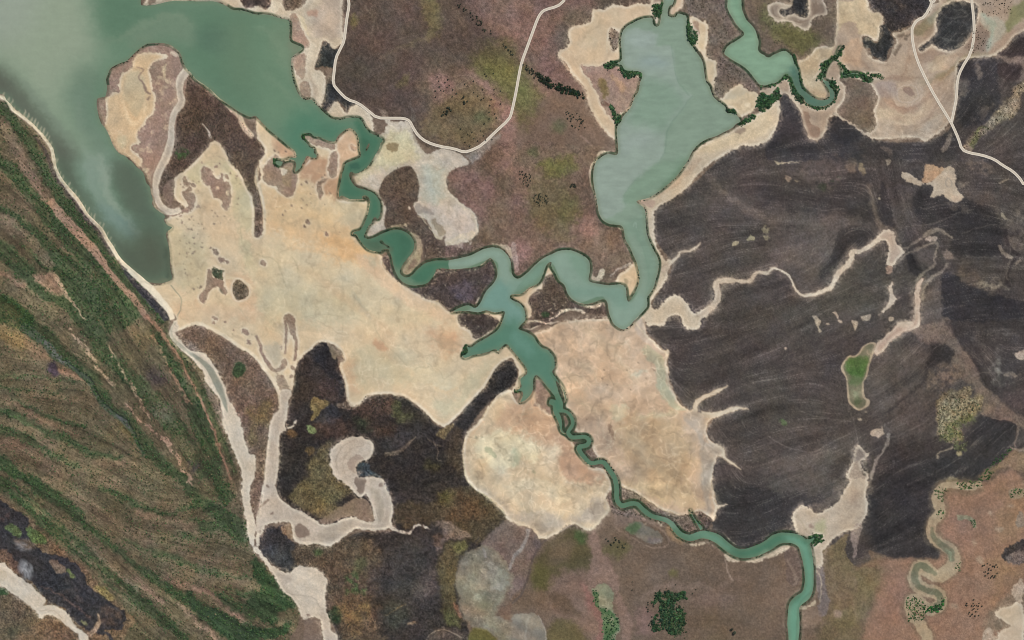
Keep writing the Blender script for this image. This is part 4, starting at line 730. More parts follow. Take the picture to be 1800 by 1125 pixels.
P((206, 172, 132), '@11 60 280 300 300 500 380 720 520 800 640 880 680 600 700 300 600 100 480', wa=10, blur=10, op=0.87)
P((208, 168, 122), '@11 400 520 560 540 740 570 820 650 880 670 740 740 560 640', wa=5, blur=5, op=0.77)
P((202, 176, 138), '@11 80 60 300 60 420 340 540 330 560 480 260 420 90 300', wa=8, blur=8, op=0.67)
P((190, 172, 140), '@11 560 260 790 300 740 480 620 440', wa=5, blur=5, op=0.77)
P((172, 136, 108), '@11 330 0 620 0 600 240 560 280 440 180 360 100', wa=5, blur=3, op=0.87)
P((196, 180, 150), '@11 0 640 300 640 700 760 900 900 1100 960 1350 1124 0 1124', wa=8, blur=10, op=0.77)
P((190, 178, 148), '@11 100 900 600 950 800 1124 60 1124', wa=10, blur=10, op=0.67)
P((206, 178, 148), '@11 700 660 880 700 950 820 1200 990 1400 1090 1300 1124 1000 980 800 800', wa=3, blur=3, op=0.87)
P((172, 170, 150), '@11 770 680 830 670 850 760 790 740', wa=4, blur=4, op=0.67)
P((176, 166, 144), '@11 670 940 700 970 780 1060 810 1110 780 1110 700 1010', wa=4, blur=2, op=0.77)
P((186, 148, 118), '@12 1240 60 1440 120 1460 220 1380 240 1250 170', wa=6, blur=8, op=0.92)
P((192, 160, 130), '@12 600 280 700 300 680 400 760 480 700 560 640 440', wa=5, blur=5, op=0.77)
P((204, 186, 154), '@12 1080 340 1240 330 1420 440 1340 510 1230 460 1080 420', wa=4, blur=4, op=0.87)
P((208, 178, 140), '@12 1200 440 1340 500 1420 450 1420 490 1340 530', wa=3, blur=2, op=0.77)
P((184, 174, 146), '@12 700 200 1050 230 1080 440 840 500 720 420', wa=6, blur=8, op=0.67)
P((184, 174, 146), '@12 1460 430 1600 330 1700 260 1560 460 1420 640 1300 660 1250 560 1420 560', wa=4, blur=4, op=0.77)
P((178, 140, 112), '@12 840 130 880 150 930 200 880 210 820 180', wa=2, blur=1.5, op=0.77)
P((192, 166, 136), '@01 1430 260 1560 300 1700 560 1500 560 1400 420', wa=6, blur=8, op=0.67)
P((206, 170, 138), '@01 1560 800 1700 810 1790 900 1790 1050 1680 1020 1600 900 1560 860', wa=4, blur=4, op=0.82)
P((206, 172, 140), '@01 1280 960 1420 1010 1640 1020 1800 1000 1800 1124 1260 1124', wa=6, blur=6, op=0.57)
L_((214, 196, 168), '@02 1260 70 1370 30 1470 60 1560 105 1650 165 1740 215 1800 265 @12 0 275 60 350 120 430 160 520 165 620', [5, 9, 7, 7, 7, 7, 6], wa=1, op=.9)
L_((214, 190, 158), '@12 280 90 400 105 500 125 570 170 610 220 625 270', [4, 9, 10, 10, 8], wa=1, op=.85)
L_((214, 196, 168), '@12 595 320 625 420 640 520 655 590 700 612 760 560 830 522 910 515 1000 520 1060 540 1130 590 1200 650 1260 710 1330 748', 4, wa=.8, op=.75)
L_((206, 190, 166), '@12 1340 740 1450 640 1560 520 1640 400 1700 320 1760 275', 4, wa=.8, op=.7)
L_((214, 188, 152), '@11 670 540 740 600 850 660 890 700 910 760 1000 850 1130 930 1270 980 1360 1070', [2, 3, 3, 2, 3, 3, 3, 2], wa=1, op=.8)
L_((212, 192, 158), '@00 1680 820 1740 920 1800 990 @10 60 1060 75 1090 @11 50 0 10 80 0 170 40 260 60 400 60 520', [6, 6, 6, 6, 6, 6, 6], wa=1, op=.75)
L_((168, 166, 148), '@11 5 60 8 140 40 230 60 350 60 470', 2.2, wa=.8, op=.6)
L_((214, 196, 164), '@01 1600 30 1690 110 1720 190 1760 260 1778 340 1775 500', 2.4, wa=.8, op=.7)
L_((208, 192, 162), '@01 1260 180 1260 270 1310 330', 4, wa=1.5, op=.6)
# hairline drainage lines and crusts over the flat
for s_, w_ in (('@12 830 30 850 90 900 160 960 220 1000 260 1060 320', 1.3), ('@11 330 1110 420 1090 520 1090 620 1110', 1.2), ('@11 680 950 720 1010 770 1060 810 1090', 1.4), ('@11 150 740 190 820 210 900', 2.2), ('@12 830 330 825 410', 1.4), ('@12 1110 360 1140 335 1220 330', 1.4), ('@01 1700 460 1700 560 1740 650 1780 680', 1.6), ('@11 250 680 290 740 300 800', 1.8), ('@11 0 660 60 680 130 700 180 780', 1.6)):
    L_((160, 148, 122), s_, w_, wa=1.2, op=.55)
MB_ = dict(kind='mud', wa=1.2, op=.92)
P(MUD, '@01 1420 60 1480 60 1500 110 1540 140 1545 90 1565 95 1570 155 1610 160 1628 190 1625 250 1615 330 1590 355 1565 330 1550 280 1510 265 1490 220 1480 180 1430 160', **MB_)
P(SAND, '@01 1515 195 1535 185 1540 205 1520 210', wa=.5); P(SAND, '@01 1590 220 1612 215 1615 245 1595 250', wa=.5)
P(MUD, '@01 1285 130 1310 115 1325 150 1345 170 1330 190 1300 180', **MB_)
P(MUD, '@01 1280 230 1300 215 1350 235 1370 270 1372 310 1350 350 1320 368 1280 360 1320 320 1310 280', **MB_)
B(MUD, '1360 180 16 1332 212 20 1288 192 10 1395 325 12 1420 25 8 1515 47 12 1592 120 16 1665 112 10 1545 30 7 1580 165 14 1255 365 14 1265 395 10 1280 440 8 1390 220 6 1270 170 6 1350 395 6', '@01', **MB_)
B((112, 98, 84), '1515 650 22 1480 620 9 1500 630 10 1362 657 10 1315 660 6 1365 548 8 1370 590 7 1325 480 6 1350 485 7 1275 425 5 1390 520 6 1510 455 6 1335 590 5 1420 618 8 1310 800 5 1300 770 5 1290 730 4 1390 890 5 1410 890 12 1365 905 7', '@01', kind='mud', wa=1.2, op=.9)
P(MUD, '@01 1540 690 1570 690 1612 715 1600 728 1570 720 1550 730', **MB_)
P((60, 74, 56), '@01 1485 760 1510 752 1560 768 1585 772 1562 800 1562 845 1530 840 1500 820', wa=1.2, op=.95, kind='scrub')
P(MUD, '@01 1465 760 1490 790 1500 830 1565 850 1570 890 1595 925 1580 960 1550 930 1530 895 1470 935 1450 990 1425 1010 1400 960 1445 890 1450 820', **MB_)
P((84, 86, 70), '@01 1540 900 1575 940 1565 950 1540 925', wa=1, op=.8)
P((96, 82, 68), '@01 1635 900 1660 843 1690 850 1725 875 1750 920 1730 968 1685 985 1650 965', wa=.6, op=.97, kind='scrub', obj=('scrub_islet', 'small dark oval scrub islet standing in the salt flat', 'scrubland'))
L_((218, 196, 162), '@01 1580 825 1640 830 1700 840 1770 900 1760 960', [8, 4, 3, 3, 2], wa=1, op=.8)
B(MUD, '1500 1110 12 1510 1124 10', '@01', **MB_); B(MUD, '1500 25 12 1585 15 9 1525 0 8 1640 70 6', '@02', **MB_)
P(MUD, '@02 1700 60 1750 80 1755 110 1720 100', **MB_); P(MUD, '@02 1730 130 1760 160 1745 180', **MB_)
P((140, 117, 100), '@Z450,200,7.2 190 560 250 510 290 560 250 660 290 690 350 800 430 700 500 740 520 830 500 960 430 1060 330 1030 250 940 150 900 90 830 100 700', wa=1.5, op=.85, kind='mud', nz=(30, -.75, -.3))
P((150, 130, 100), '@Z450,200,7.2 330 720 430 690 460 800 440 950 350 900', wa=2, op=0.87, blur=1)
P((148, 124, 106), '@Z450,200,7.2 610 260 700 260 820 320 960 360 1010 400 980 460 880 430 720 380 640 330', wa=1.5, op=.9, kind='mud')
P((142, 120, 104), '@Z450,200,7.2 960 480 1020 470 1040 560 1035 700 1020 780 960 810 910 720 930 620', **MB_)
P((132, 110, 94), '@Z450,200,7.2 780 870 830 840 930 810 900 850 840 890 850 960 840 1050 800 1080 780 980', **MB_)
P((110, 92, 80), '@Z450,200,7.2 1185 390 1230 400 1295 430 1250 470 1200 440', **MB_)
P((176, 140, 112), '@Z450,200,7.2 560 620 720 560 900 560 900 720 720 860 560 800', wa=3, blur=4, op=0.92)
P((196, 160, 130), '@Z450,200,7.2 1030 300 1190 190 1300 380 1320 530 1140 610 1030 500', wa=2, blur=3, op=0.87)
P((184, 146, 118), '@Z450,200,7.2 230 300 400 430 490 500 480 550 330 540 230 420', wa=2, blur=3, op=0.87)
for x_, y_, r_ in ((483, 265, 2), (503, 266, 2), (490, 268, 1.5), (571, 308, 1.8), (539, 321, 3), (530, 325, 2), (541, 390, 4.5), (535, 398, 3), (574, 411, 3.5), (497, 378, 2), (513, 362, 1.6), (538, 360, 1.5), (598, 408, 1.2), (462, 462, 5.5)):
    B((118, 98, 82), f'{x_} {y_} {r_}', op=.85, wa=.8, kind='mud')
L_(MUD, '@12 205 -20 212 90 208 170 205 235', [5, 5, 5, 3], **MB_); L_(MUD, '@12 262 -10 270 90 285 180 270 290', [8, 7, 5, 6], **MB_)
L_(MUD, '@12 0 110 30 170 40 230 80 300 130 360 200 340', [4, 6, 5, 7, 7, 5], **MB_)
P(MUD, '@12 190 270 212 280 218 320 190 350 168 330', **MB_); B(MUD, '260 335 17 250 400 13 190 412 20 175 190 8 180 205 7', '@12', **MB_)
P((148, 126, 110), '@12 145 380 235 450 240 520 190 515 155 480', wa=2, op=.75, kind='mud')
P((178, 166, 146), '@12 60 180 170 160 180 300 140 340 80 270', wa=3, blur=3, op=0.87)
P(MUD, '@11 205 1090 240 1085 275 1124 @12 270 90 240 110 230 30 210 20', **MB_)
P((126, 114, 92), '@12 510 170 560 190 605 215 610 250 580 255 560 290 530 240', wa=1.6, op=.9, kind='mud')
# scrub heads and islands set in the flats
P((88, 73, 63), '@00 1300 520 1290 640 1300 720 1270 790 1240 840 1235 950 1220 1060 1210 1124 @01 1200 0 1155 70 1130 140 1120 210 1145 270 1200 335 1210 290 1225 200 1220 130 1280 90 1340 40 1375 5 @00 1380 1115 1450 1050 1480 1000 1490 970 1540 1000 1580 1030 1600 1100 @01 1620 20 1690 90 1730 180 1775 250 1790 340 1790 500 @f 452 415 460 410 461 390 458 355 450 325 446 305 452 285 467 268 458 252 440 230 400 190 360 155 330 130', wa=.8, kind='scrub', obj=('scrub_headland', 'dark brown scrub headland running down into the salt flat, upper left', 'scrubland'))
P((56, 80, 44), '@00 1240 1060 1310 1050 1320 1090 1280 1124 1245 1110', wa=2, op=0.87, blur=1.5, nz=(6, -.5, .1))
P((124, 104, 92), '@01 1150 180 1222 132 1222 210 1205 300 1195 330 1150 270', wa=1, op=.9, kind='mud')
L_((206, 194, 176), '@00 1480 970 1465 920 1430 880 1415 868', [5, 2, 1.5], wa=.8, op=.85)
P((110, 91, 78), '@02 1260 85 1375 40 1470 72 1560 122 1650 182 1740 232 1800 285 @12 60 375 120 455 155 545 160 620 125 640 115 690 90 780 78 900 62 1020 55 1124 @13 40 60 35 130 8 250 @03 1795 265 1770 200 1755 80 1780 0 @02 1790 1124 1800 960 1750 940 1720 830 1690 720 1650 630 1600 550 1580 460 1540 380 1490 290 1440 240 1340 210 1300 180 1230 95', wa=.7, kind='scrub', props=dict(dot=.02), obj=('scrub_tongue', 'long brown scrub tongue between the two pale creek beds', 'scrubland'))
P((132, 116, 108), '@02 1225 90 1300 130 1380 180 1430 230 1350 215 1290 180', wa=2, op=0.87, blur=1.5)
P((110, 98, 66), '@02 1700 640 1790 620 1800 860 1740 820 @12 60 560 120 640 90 760', wa=4, op=0.77, blur=4)
P((56, 72, 48), '@02 1635 355 1660 305 1700 298 1728 330 1715 385 1670 412 1640 400', wa=.8, op=.95)
L_((128, 112, 92), '@02 1632 355 1660 300 1705 290 1735 330 1720 390 1670 420 1635 405 1630 355', 1.6, wa=.8, op=.7)
WESTP = ('sand_peninsula', 'rounded sand and mud peninsula at the mouth of the estuary, upper left', 'sand flat')
P((150, 124, 108), '@00 905 1110 840 1080 800 1030 740 900 690 800 680 720 690 690 740 680 755 610 745 560 780 480 890 430 970 350 1030 310 1160 305 1220 330 1270 380 1310 480 1330 520 1300 640 1300 720 1240 840 1230 1000 1200 1124 @01 1130 100 1100 200 1150 300 1200 350 1300 350 1200 400 1100 350 1070 310 1055 190 1015 110 925 10', wa=.6, kind='mud', obj=WESTP)
P((202, 174, 138), '@00 935 440 1000 365 1060 370 1120 372 1190 390 1130 420 1080 440 1060 490 1060 560 1080 630 1095 700 1085 790 1040 840 1020 880 960 950 985 1000 930 1040 1000 1110 @01 990 60 930 10 @00 900 1105 830 1070 780 980 740 890 750 800 740 700 800 650 850 660 825 600 870 510 930 470', wa=2, op=0.95, kind='sand', blur=1)
P((184, 166, 136), '@00 900 520 980 490 1010 560 1030 640 1020 720 960 820 900 740 870 660 880 580', wa=2, op=0.87, blur=2)
P((214, 190, 156), '@00 860 680 890 760 920 830 970 840 1030 770 1035 700 1010 730 1000 820 940 890 890 850 870 760', wa=2, op=0.95, blur=1.5)
P((186, 178, 146), '@00 820 960 890 960 900 1030 850 1050', wa=2, op=0.77, blur=3)
L_((128, 106, 94), '@00 960 470 1010 490 975 540 1010 590 1030 640 1060 660', [1.5, 1.8, 2, 3, 5, 4], wa=.8, op=.85)
P((128, 106, 94), '@00 1065 670 1050 700 1035 710 1040 685', wa=.8, op=.8)
P((206, 182, 148), '@00 1130 470 1170 440 1190 440 1160 490 1190 560 1180 590 1140 500', wa=2.5, op=.8)
P((196, 172, 142), '@00 1110 540 1240 560 1250 700 1120 720', wa=4, op=.6, nz=(9, -.1, .2))
P((196, 172, 142), '@00 1040 830 1210 820 1180 1050 1000 1060', wa=4, op=.55, nz=(10, .1, .35))
P((214, 198, 170), '@00 1200 360 1240 370 1260 395 1210 385', wa=1.5, op=.85)
L_((210, 190, 160), '@00 1160 310 1220 335 1260 375 1280 430 1300 480', 2.2, wa=.8, op=.8)
L_((208, 182, 152), '@00 720 870 770 960 800 1030 840 1080', 1.8, wa=.6, op=.75)
P((196, 176, 148), '@01 960 20 1010 60 1050 60 1040 120 1000 60', wa=2, op=.7); P((186, 168, 142), '@01 1050 200 1090 240 1080 300 1060 260', wa=2, op=.6)
L_((178, 164, 148), '@00 1310 500 1270 560 1262 640 1278 720 1232 790 1210 850 1205 950 1190 1050 1160 1124 @01 1140 40 1112 100 1096 180 1102 260 1140 330 1200 365 1270 350', [15, 14, 11, 14, 12, 9, 11, 15, 15, 14, 12, 12, 12, 12, 10], wa=.7, kind='bed', obj=('dry_creek', 'grey dry creek bed dividing the sand peninsula from the scrub headland', 'dry creek'))
L_((156, 146, 134), '@00 1268 640 1282 720 1238 800 1222 860', 2.5, wa=.6, op=.6)
L_((212, 196, 170), '@00 1290 480 1340 510 1380 560 1440 600 1500 660 1560 710', [7, 6, 5, 5, 3], wa=.7, op=.95, kind='sand')
L_((206, 184, 154), '@00 1560 700 1620 770 1680 820 1720 900 1780 960', [3, 6, 8, 10, 10], wa=.8, op=.9)
L_((206, 192, 166), '@01 1075 290 1100 340 1150 375 1210 385 1270 360', 2.4, wa=.6, op=.8)
# --- north shore sand, black pools, chalky fan
P((192, 176, 152), '@00 1005 40 1030 -20 1500 -20 @10 100 -10 190 -10 190 40 240 75 290 55 360 -10 610 -10 605 100 610 250 620 290 590 325 550 350 490 290 465 305 440 400 415 480 440 490 480 520 490 600 480 700 460 765 490 790 540 725 570 710 600 750 640 800 660 755 700 735 760 760 800 800 825 870 830 930 840 950 790 915 720 830 640 835 560 840 470 785 390 705 330 700 300 650 250 500 250 400 330 335 250 300 240 260 235 150 0 90 @00 1740 75 1640 70 1540 20 1330 10 1100 30', kind='bed', wa=.8, obj=('sand_shore', 'tan sand and mud shore north of the estuary at the top', 'sand shore'))
P((160, 132, 112), '@10 240 120 290 100 320 190 370 290 370 340 300 320 240 280', wa=1.2, op=.95, kind='mud')
P((160, 134, 114), '@10 255 420 340 370 350 480 330 560 290 520', wa=1.2, op=.9, kind='mud'); P((156, 130, 110), '@10 310 590 360 570 390 640 380 700 330 690', wa=1.2, op=.9, kind='mud')
P((206, 188, 154), '@10 290 110 340 130 360 200 390 280 360 240 330 200', wa=2, op=.85); P((206, 190, 158), '@10 250 500 280 540 310 620 310 670 270 590', wa=1, op=.9)
P((182, 164, 146), '@10 400 60 470 0 600 0 600 240 440 270 390 200', wa=3, op=0.87, blur=3)
P((172, 134, 112), '@10 350 70 430 70 420 110 360 110', wa=2.5, op=0.77, blur=2)
P((206, 192, 168), '@10 360 320 430 300 410 420 400 480 470 560 480 640 440 740 400 660 350 500 350 420', wa=2, op=0.87, blur=2)
P((164, 144, 124), '@10 370 500 400 560 440 640 420 700 390 620', wa=2, op=0.57, blur=2)
P((208, 196, 172), '@10 100 20 180 10 180 50 130 95 80 85', wa=1.5, op=.8)
P((96, 82, 70), '@10 190 -20 320 -20 300 40 240 68 200 45', wa=.8, op=.95, kind='scrub')
P((62, 52, 48), '@00 1650 -20 @10 100 -20 105 40 70 65 20 40 @00 1700 30', wa=.8, op=.95, kind='char')
P((118, 100, 84), '@00 1030 -20 1100 0 1080 12 1035 10', wa=1, op=.8)
P((48, 52, 54), '@10 470 305 490 292 520 310 545 345 585 340 560 410 550 475 470 465 415 478 440 400', wa=.8, op=.97, kind='char', obj=('black_hollow', 'black burnt hollow beside the bend of the western road', 'burnt ground'))
P((50, 50, 52), '@10 495 600 540 590 600 670 650 700 700 735 660 760 640 800 620 760 570 710 540 715 520 765 480 785 460 745 485 690', wa=1.2, op=.97, kind='char', obj=('black_hollow', 'ragged black burnt hollow between the estuary and the western road', 'burnt ground'))
P((140, 120, 104), '@10 480 490 540 480 540 560 510 560', wa=1.5, op=.8)
P((186, 174, 160), '@10 840 950 890 940 925 870 900 845 930 830 960 858 1040 850 1088 870 1112 950 1150 1020 1200 1085 1270 1050 1350 1050 1430 1080 1480 1124 @11 1490 30 1400 60 1350 100 1340 170 1370 240 1430 290 1500 350 1530 370 1550 450 1562 510 1500 560 1440 595 1370 600 1330 580 1332 520 1300 560 1260 550 1230 490 1200 420 1140 390 1105 300 1140 280 1145 190 1130 110 1100 60 1060 50 980 70 920 110 890 160 870 230 890 290 915 340 905 450 930 490 880 490 800 545 760 540 790 470 850 440 880 380 878 310 860 260 800 210 720 180 690 130 720 100 800 40 830 0 @10 850 1070 890 980', kind='pan', wa=1, obj=('chalky_fan', 'chalky grey fan sweeping down from the road to the creek bend', 'salt flat'))
P((186, 176, 144), '@10 900 950 1060 900 1100 1000 1150 1124 @11 900 60 700 160 690 120 830 0 @10 880 1000', wa=4, blur=4, op=0.95)
P((164, 168, 158), '@11 1150 60 1300 60 1310 260 1220 300 1170 250', wa=5, blur=5, op=0.87)
P((190, 176, 168), '@11 1200 320 1450 320 1540 420 1540 520 1400 560 1330 500 1260 400', wa=4, blur=4, op=0.77)
P((204, 188, 164), '@11 1440 520 1560 500 1520 560 1440 590 1340 600 1340 580', wa=2.5, op=.7, nz=(6, -.4, .1))
P((216, 204, 186), '@11 1340 585 1420 590 1500 570 1540 530 1490 600 1440 620 1340 605', wa=2.5, op=.8, nz=(5, -.2, .1))
L_((206, 194, 176), '@11 1335 110 1330 180 1370 250 1440 310 1520 365 1550 440 1558 510', [3, 3, 2, 2, 3, 4, 5], wa=1, op=.8)
P((146, 136, 128), '@11 1120 320 1150 300 1200 340 1250 370 1230 385 1180 370 1140 385', wa=1.5, op=.85); P((136, 122, 104), '@11 1230 400 1300 460 1335 510 1290 540 1250 470', wa=1.5, op=.8)
L_((196, 182, 150), '@11 1120 390 1180 420 1220 490 1270 550 1310 555', 2.5, wa=1, op=.8)
P((124, 108, 80), '@10 920 1010 960 1000 1000 1010 990 1060 930 1060', wa=2, op=.8)
P((128, 112, 96), '@10 1090 900 1130 980 1200 1060 1190 1070 1110 990', wa=1.2, op=.5)
P((156, 144, 132), '@10 1480 1090 1590 1030 1700 940 1720 960 1640 1050 1550 1124 1490 1124', wa=3, op=0.77, blur=2)
P((92, 78, 67), '@11 980 70 1070 47 1110 80 1130 110 1145 200 1130 285 1098 305 1130 385 1190 435 1230 505 1270 560 1330 605 1480 625 1560 570 1600 600 1650 612 1510 668 1350 702 1270 702 1190 722 1175 650 1178 590 1150 540 1100 515 1060 500 960 485 1040 455 970 460 930 490 903 450 922 360 908 290 868 240 880 170 920 110', wa=.8, kind='scrub', props=dict(dot=.015), obj=('scrub_knoll', 'round topped brown scrub knoll inside the creek bends, centre', 'scrubland'))
P((114, 92, 86), '@11 1330 600 1600 590 1620 620 1450 680 1340 690', wa=3, op=0.77, blur=2, nz=(10, -.4, .3))
P((162, 144, 118), '@11 930 490 950 465 1060 450 1070 458 1010 480 960 490', wa=1, op=.9)
P((160, 142, 114), '@11 1060 507 1110 520 1150 542 1172 600 1162 680 1140 730 1090 812 1045 822 1013 780 1040 722 1100 652 1117 602 1102 552', wa=.8, op=.95, kind='mud', obj=('point_bar', 'tan point bar on the inside of the dark green creek bend', 'sand bar'))
P((120, 96, 82), '@11 1100 700 1140 690 1130 740 1080 780 1070 760', wa=2, op=.75, nz=(6, -.4, .1))
B((220, 206, 184), '1080 340 10 1070 335 6 1200 620 3 1190 680 3 1490 615 3 1450 620 3 1180 640 2', '@11', wa=1, op=.9)
L_((208, 188, 160), '@11 760 540 800 460 870 420 890 350 880 290', [6, 8, 7, 4, 4], wa=1, op=.6)
# scrub south of the creek and beside the junction
P((80, 69, 65), '@11 890 690 940 660 960 740 990 800 1050 875 1110 892 1200 875 1250 820 1280 775 1400 775 1530 765 1620 712 1660 722 1690 800 1650 890 1610 940 1560 1032 1500 1022 1430 1042 1370 1072 1300 1008 1270 985 1200 980 1130 938 1050 885 950 812 910 750', wa=.7, kind='scrub', props=dict(dot=.02), obj=('scrub_flat', 'dark scrub flat between the salt flat and the pale green creek, centre', 'scrubland'))
P((92, 82, 92), '@11 1380 900 1520 860 1560 960 1440 1000', wa=4, op=0.77, blur=4)
L_((206, 184, 156), '@11 1240 830 1265 800 1280 780', 2.4, wa=.6, op=.8); L_((206, 188, 164), '@11 1570 745 1620 715 1655 700', 2.4, wa=.6, op=.9); L_((214, 198, 176), '@11 1545 1010 1570 970', 1.6, wa=.8, op=.9)
P((196, 170, 140), '@11 1790 965 @21 0 940 70 938 130 890 180 870 215 820 235 760 262 725 285 728 275 770 300 800 230 830 215 900 150 940 110 1000 140 1060 120 1124 @22 60 50 45 65 95 0 @21 95 1060 50 1005 0 985', kind='sand', wa=.7, obj=('sand_spit', 'narrow pinkish sand spit at the creek junction, centre', 'sand spit'))
P((86, 74, 66), '@21 130 970 170 915 215 905 225 840 290 800 330 855 372 890 400 960 450 1002 560 1030 640 990 672 1030 682 1090 560 1080 430 1050 370 1080 300 1124 @22 260 20 200 40 150 60 120 30 @21 150 1124 135 1040 112 1000', wa=1, kind='scrub', props=dict(dot=.03), obj=('scrub_flat', 'speckled scrub flat just right of the creek junction, centre', 'scrubland'))
for s_, w_ in (('@21 445 1000 500 1025 570 1035 620 1010 655 995', [2, 3, 5, 6, 5]), ('@21 260 1124 320 1090 350 1060 440 1052 520 1080', [3, 4, 4, 4, 3]), ('@21 250 1060 280 1045', 2), ('@21 300 1010 305 1030', 1.5), ('@22 100 20 180 10 240 25 330 10', [2, 3, 3, 2]), ('@22 90 70 150 60 200 40', 2), ('@21 640 1110 680 1100', 2)):
    L_((212, 194, 168), s_, w_, wa=1.4, op=.9)
P((48, 70, 44), '@21 205 1080 250 1070 270 1090 240 1110 210 1105', wa=1.5, op=.85)
P((66, 57, 54), '@11 1430 1082 1530 1070 1630 1090 1700 1124 @12 1708 20 1700 40 1660 72 1600 112 1545 135 1520 95 1480 60 1440 45 1420 0', wa=1, op=.97, kind='scrub', props=dict(dot=.01), obj=('scrub_patch', 'near black scrub patch left of the creek junction', 'scrubland'))
P((206, 180, 148), '@12 1440 30 1500 70 1520 110 1490 100 1450 60', wa=2.5, op=.75, nz=(5, -.3, .1))
P((200, 178, 150), '@11 1570 1068 1640 1070 1740 1075 1730 1120 1690 1124 1640 1090', wa=.8, op=.95)
P((200, 174, 142), '@21 728 855 745 810 800 770 860 720 882 740 893 800 888 870 858 940 820 996 805 960 800 905 760 876', wa=.7, kind='sand', obj=('sand_bar', 'small tan sand bar on the hook of the pale green creek, centre right', 'sand bar'))
L_((186, 168, 152), '@21 690 810 760 760 840 725', [2, 4, 5], wa=1.5, op=.8); P((156, 138, 110), '@21 785 845 815 845 815 880 790 875', wa=1, op=.8)
P((192, 174, 152), '@21 540 830 560 780 580 820 600 820 630 770 655 775 650 800 610 865 545 850', wa=1, op=.95)
L_((182, 162, 138), '@21 470 655 530 690 555 730 560 790', [1, 2, 3, 3], wa=.7, op=.9)
P((204, 186, 158), '@21 715 462 755 460 785 490 760 492', wa=.8, op=.9); L_((188, 166, 142), '@21 785 560 820 620 850 680', 1.8, wa=.6, op=.8)
L_((196, 178, 152), '@20 735 1085 680 1072 620 1075 600 1124 @21 560 40 548 110 570 200 590 300 605 380 640 430', [3, 5, 5, 4, 4, 4, 2.5, 2.5, 2.5, 2], wa=.7, op=.95)
P((196, 178, 152), '@11 1600 600 1700 590 1800 620 1800 720 1770 660 1720 618', wa=1.2, op=.8); P((170, 150, 138), '@21 0 580 40 640 40 800 0 740', wa=1.5, op=.7)
SEF = ('salt_flat', 'pink and tan salt flat between the creek and the burnt plain, centre right', 'salt flat')
P((196, 168, 142), '@22 45 65 140 90 260 60 330 20 560 -10 690 0 725 45 785 75 830 45 900 -10 930 -10 940 60 960 120 1010 160 1060 210 1100 210 1090 300 1105 370 1110 430 1140 500 1170 570 1230 632 1270 632 1290 570 1340 540 1430 500 1510 465 1450 512 1360 555 1310 595 1300 645 1400 660 1480 645 1560 615 1660 630 1580 636 1480 672 1400 705 1370 760 1375 820 1420 860 1485 908 1490 960 1540 1000 1600 1048 1550 1020 1480 975 1460 950 1430 1000 1410 1124 @23 1400 0 1420 90 1440 188 1512 175 1440 210 1430 260 1410 292 1380 272 1310 222 1280 242 1180 252 1100 232 1020 192 930 132 850 82 770 50 740 10 @22 730 1100 680 1010 640 975 600 985 560 900 560 850 520 800 450 790 440 700 390 640 370 560 340 440 300 390 300 260 210 190 130 95', kind='sand', wa=.8, props=dict(swl=.115), obj=SEF)
for s_, w_ in (('@22 1290 650 1290 590 1340 548 1430 505 1515 465', [9, 7, 6, 5, 2]), ('@22 1330 665 1400 672 1480 655 1560 620 1660 632', [12, 9, 7, 5, 2]), ('@22 1420 890 1475 920 1487 960 1540 1003 1610 1055', [14, 9, 4, 3.5, 1.5]), ('@23 1425 200 1470 190 1515 173', [7, 4, 2]), ('@22 1085 240 1100 212', 3)):
    L_((172, 155, 136), s_, np.array(w_) + 5, wa=2.5, op=.35, blur=1.8); L_((188, 170, 148), s_, w_, wa=1, kind='sand', obj=SEF)
P((192, 164, 138), '@22 200 120 420 80 700 110 860 200 900 300 760 420 960 420 880 560 620 640 420 560 340 400 310 260', wa=8, blur=8, op=0.77)
P((176, 172, 146), '@22 900 200 960 180 1020 200 1080 320 1090 440 1150 560 1220 640 1130 630 1050 520 1010 440 1010 330 950 260', wa=3, blur=2, op=0.95)
P((186, 168, 152), '@22 870 0 920 0 930 90 1050 210 1100 230 1085 320 1060 260 960 170 880 100', wa=2, blur=2, op=0.95)
P((174, 158, 142), '@22 1250 640 1360 680 1370 760 1350 840 1430 880 1490 920 1440 960 1400 1124 @23 1390 60 1400 200 1380 240 1340 100 @22 1330 1000 1300 800 1200 700', wa=2, blur=2, op=0.95)
P((178, 153, 122), '@22 760 720 960 680 1120 720 1240 860 1280 1000 1240 1124 @23 1240 120 1000 140 800 0 @22 820 1040 760 900', wa=8, blur=8, op=0.92)
P((174, 148, 120), '@22 740 860 880 880 960 960 1000 1100 880 1060 780 980', wa=6, blur=5, op=0.77)
P((202, 178, 142), '@23 760 20 1000 20 1240 100 1360 180 1200 210 1000 120', wa=4, blur=4, op=0.77)
P((166, 142, 122), '@22 440 700 620 700 740 860 760 980 860 1060 900 1124 800 1124 700 1000 600 900 540 800', wa=6, blur=5, op=0.67)
P((190, 180, 152), '@22 690 620 790 600 820 680 740 710', wa=5, blur=3, op=0.87); P((182, 172, 150), '@22 820 400 900 370 960 350 920 390 840 410', wa=3, blur=1.5, op=0.95)
P((196, 182, 150), '@22 860 720 950 660 1120 640 1160 680 980 690', wa=4, blur=3, op=0.77)
P((142, 116, 96), '@22 670 735 700 740 720 800 730 850 715 850 690 800', wa=1, op=.8); L_((206, 186, 154), '@22 720 800 750 770 800 760 830 740', 2, wa=1.2, op=.7)
L_((214, 196, 166), '@22 870 20 930 100 1040 190 1080 230 1085 330 1095 440 1150 560 1220 630', 2.4, wa=.8, op=.6)
L_((212, 194, 166), '@23 1400 0 1418 90 1432 180 1425 250 1405 285', 3, wa=.6, op=.8)
L_((210, 188, 154), '@23 770 45 850 78 930 126 1020 186 1100 226 1180 248', 3, wa=.6, op=.8)
L_((206, 184, 152), '@22 130 95 210 185 300 250 305 390 345 440 380 560 395 640 445 700 450 785', 2, wa=.7, op=.6)
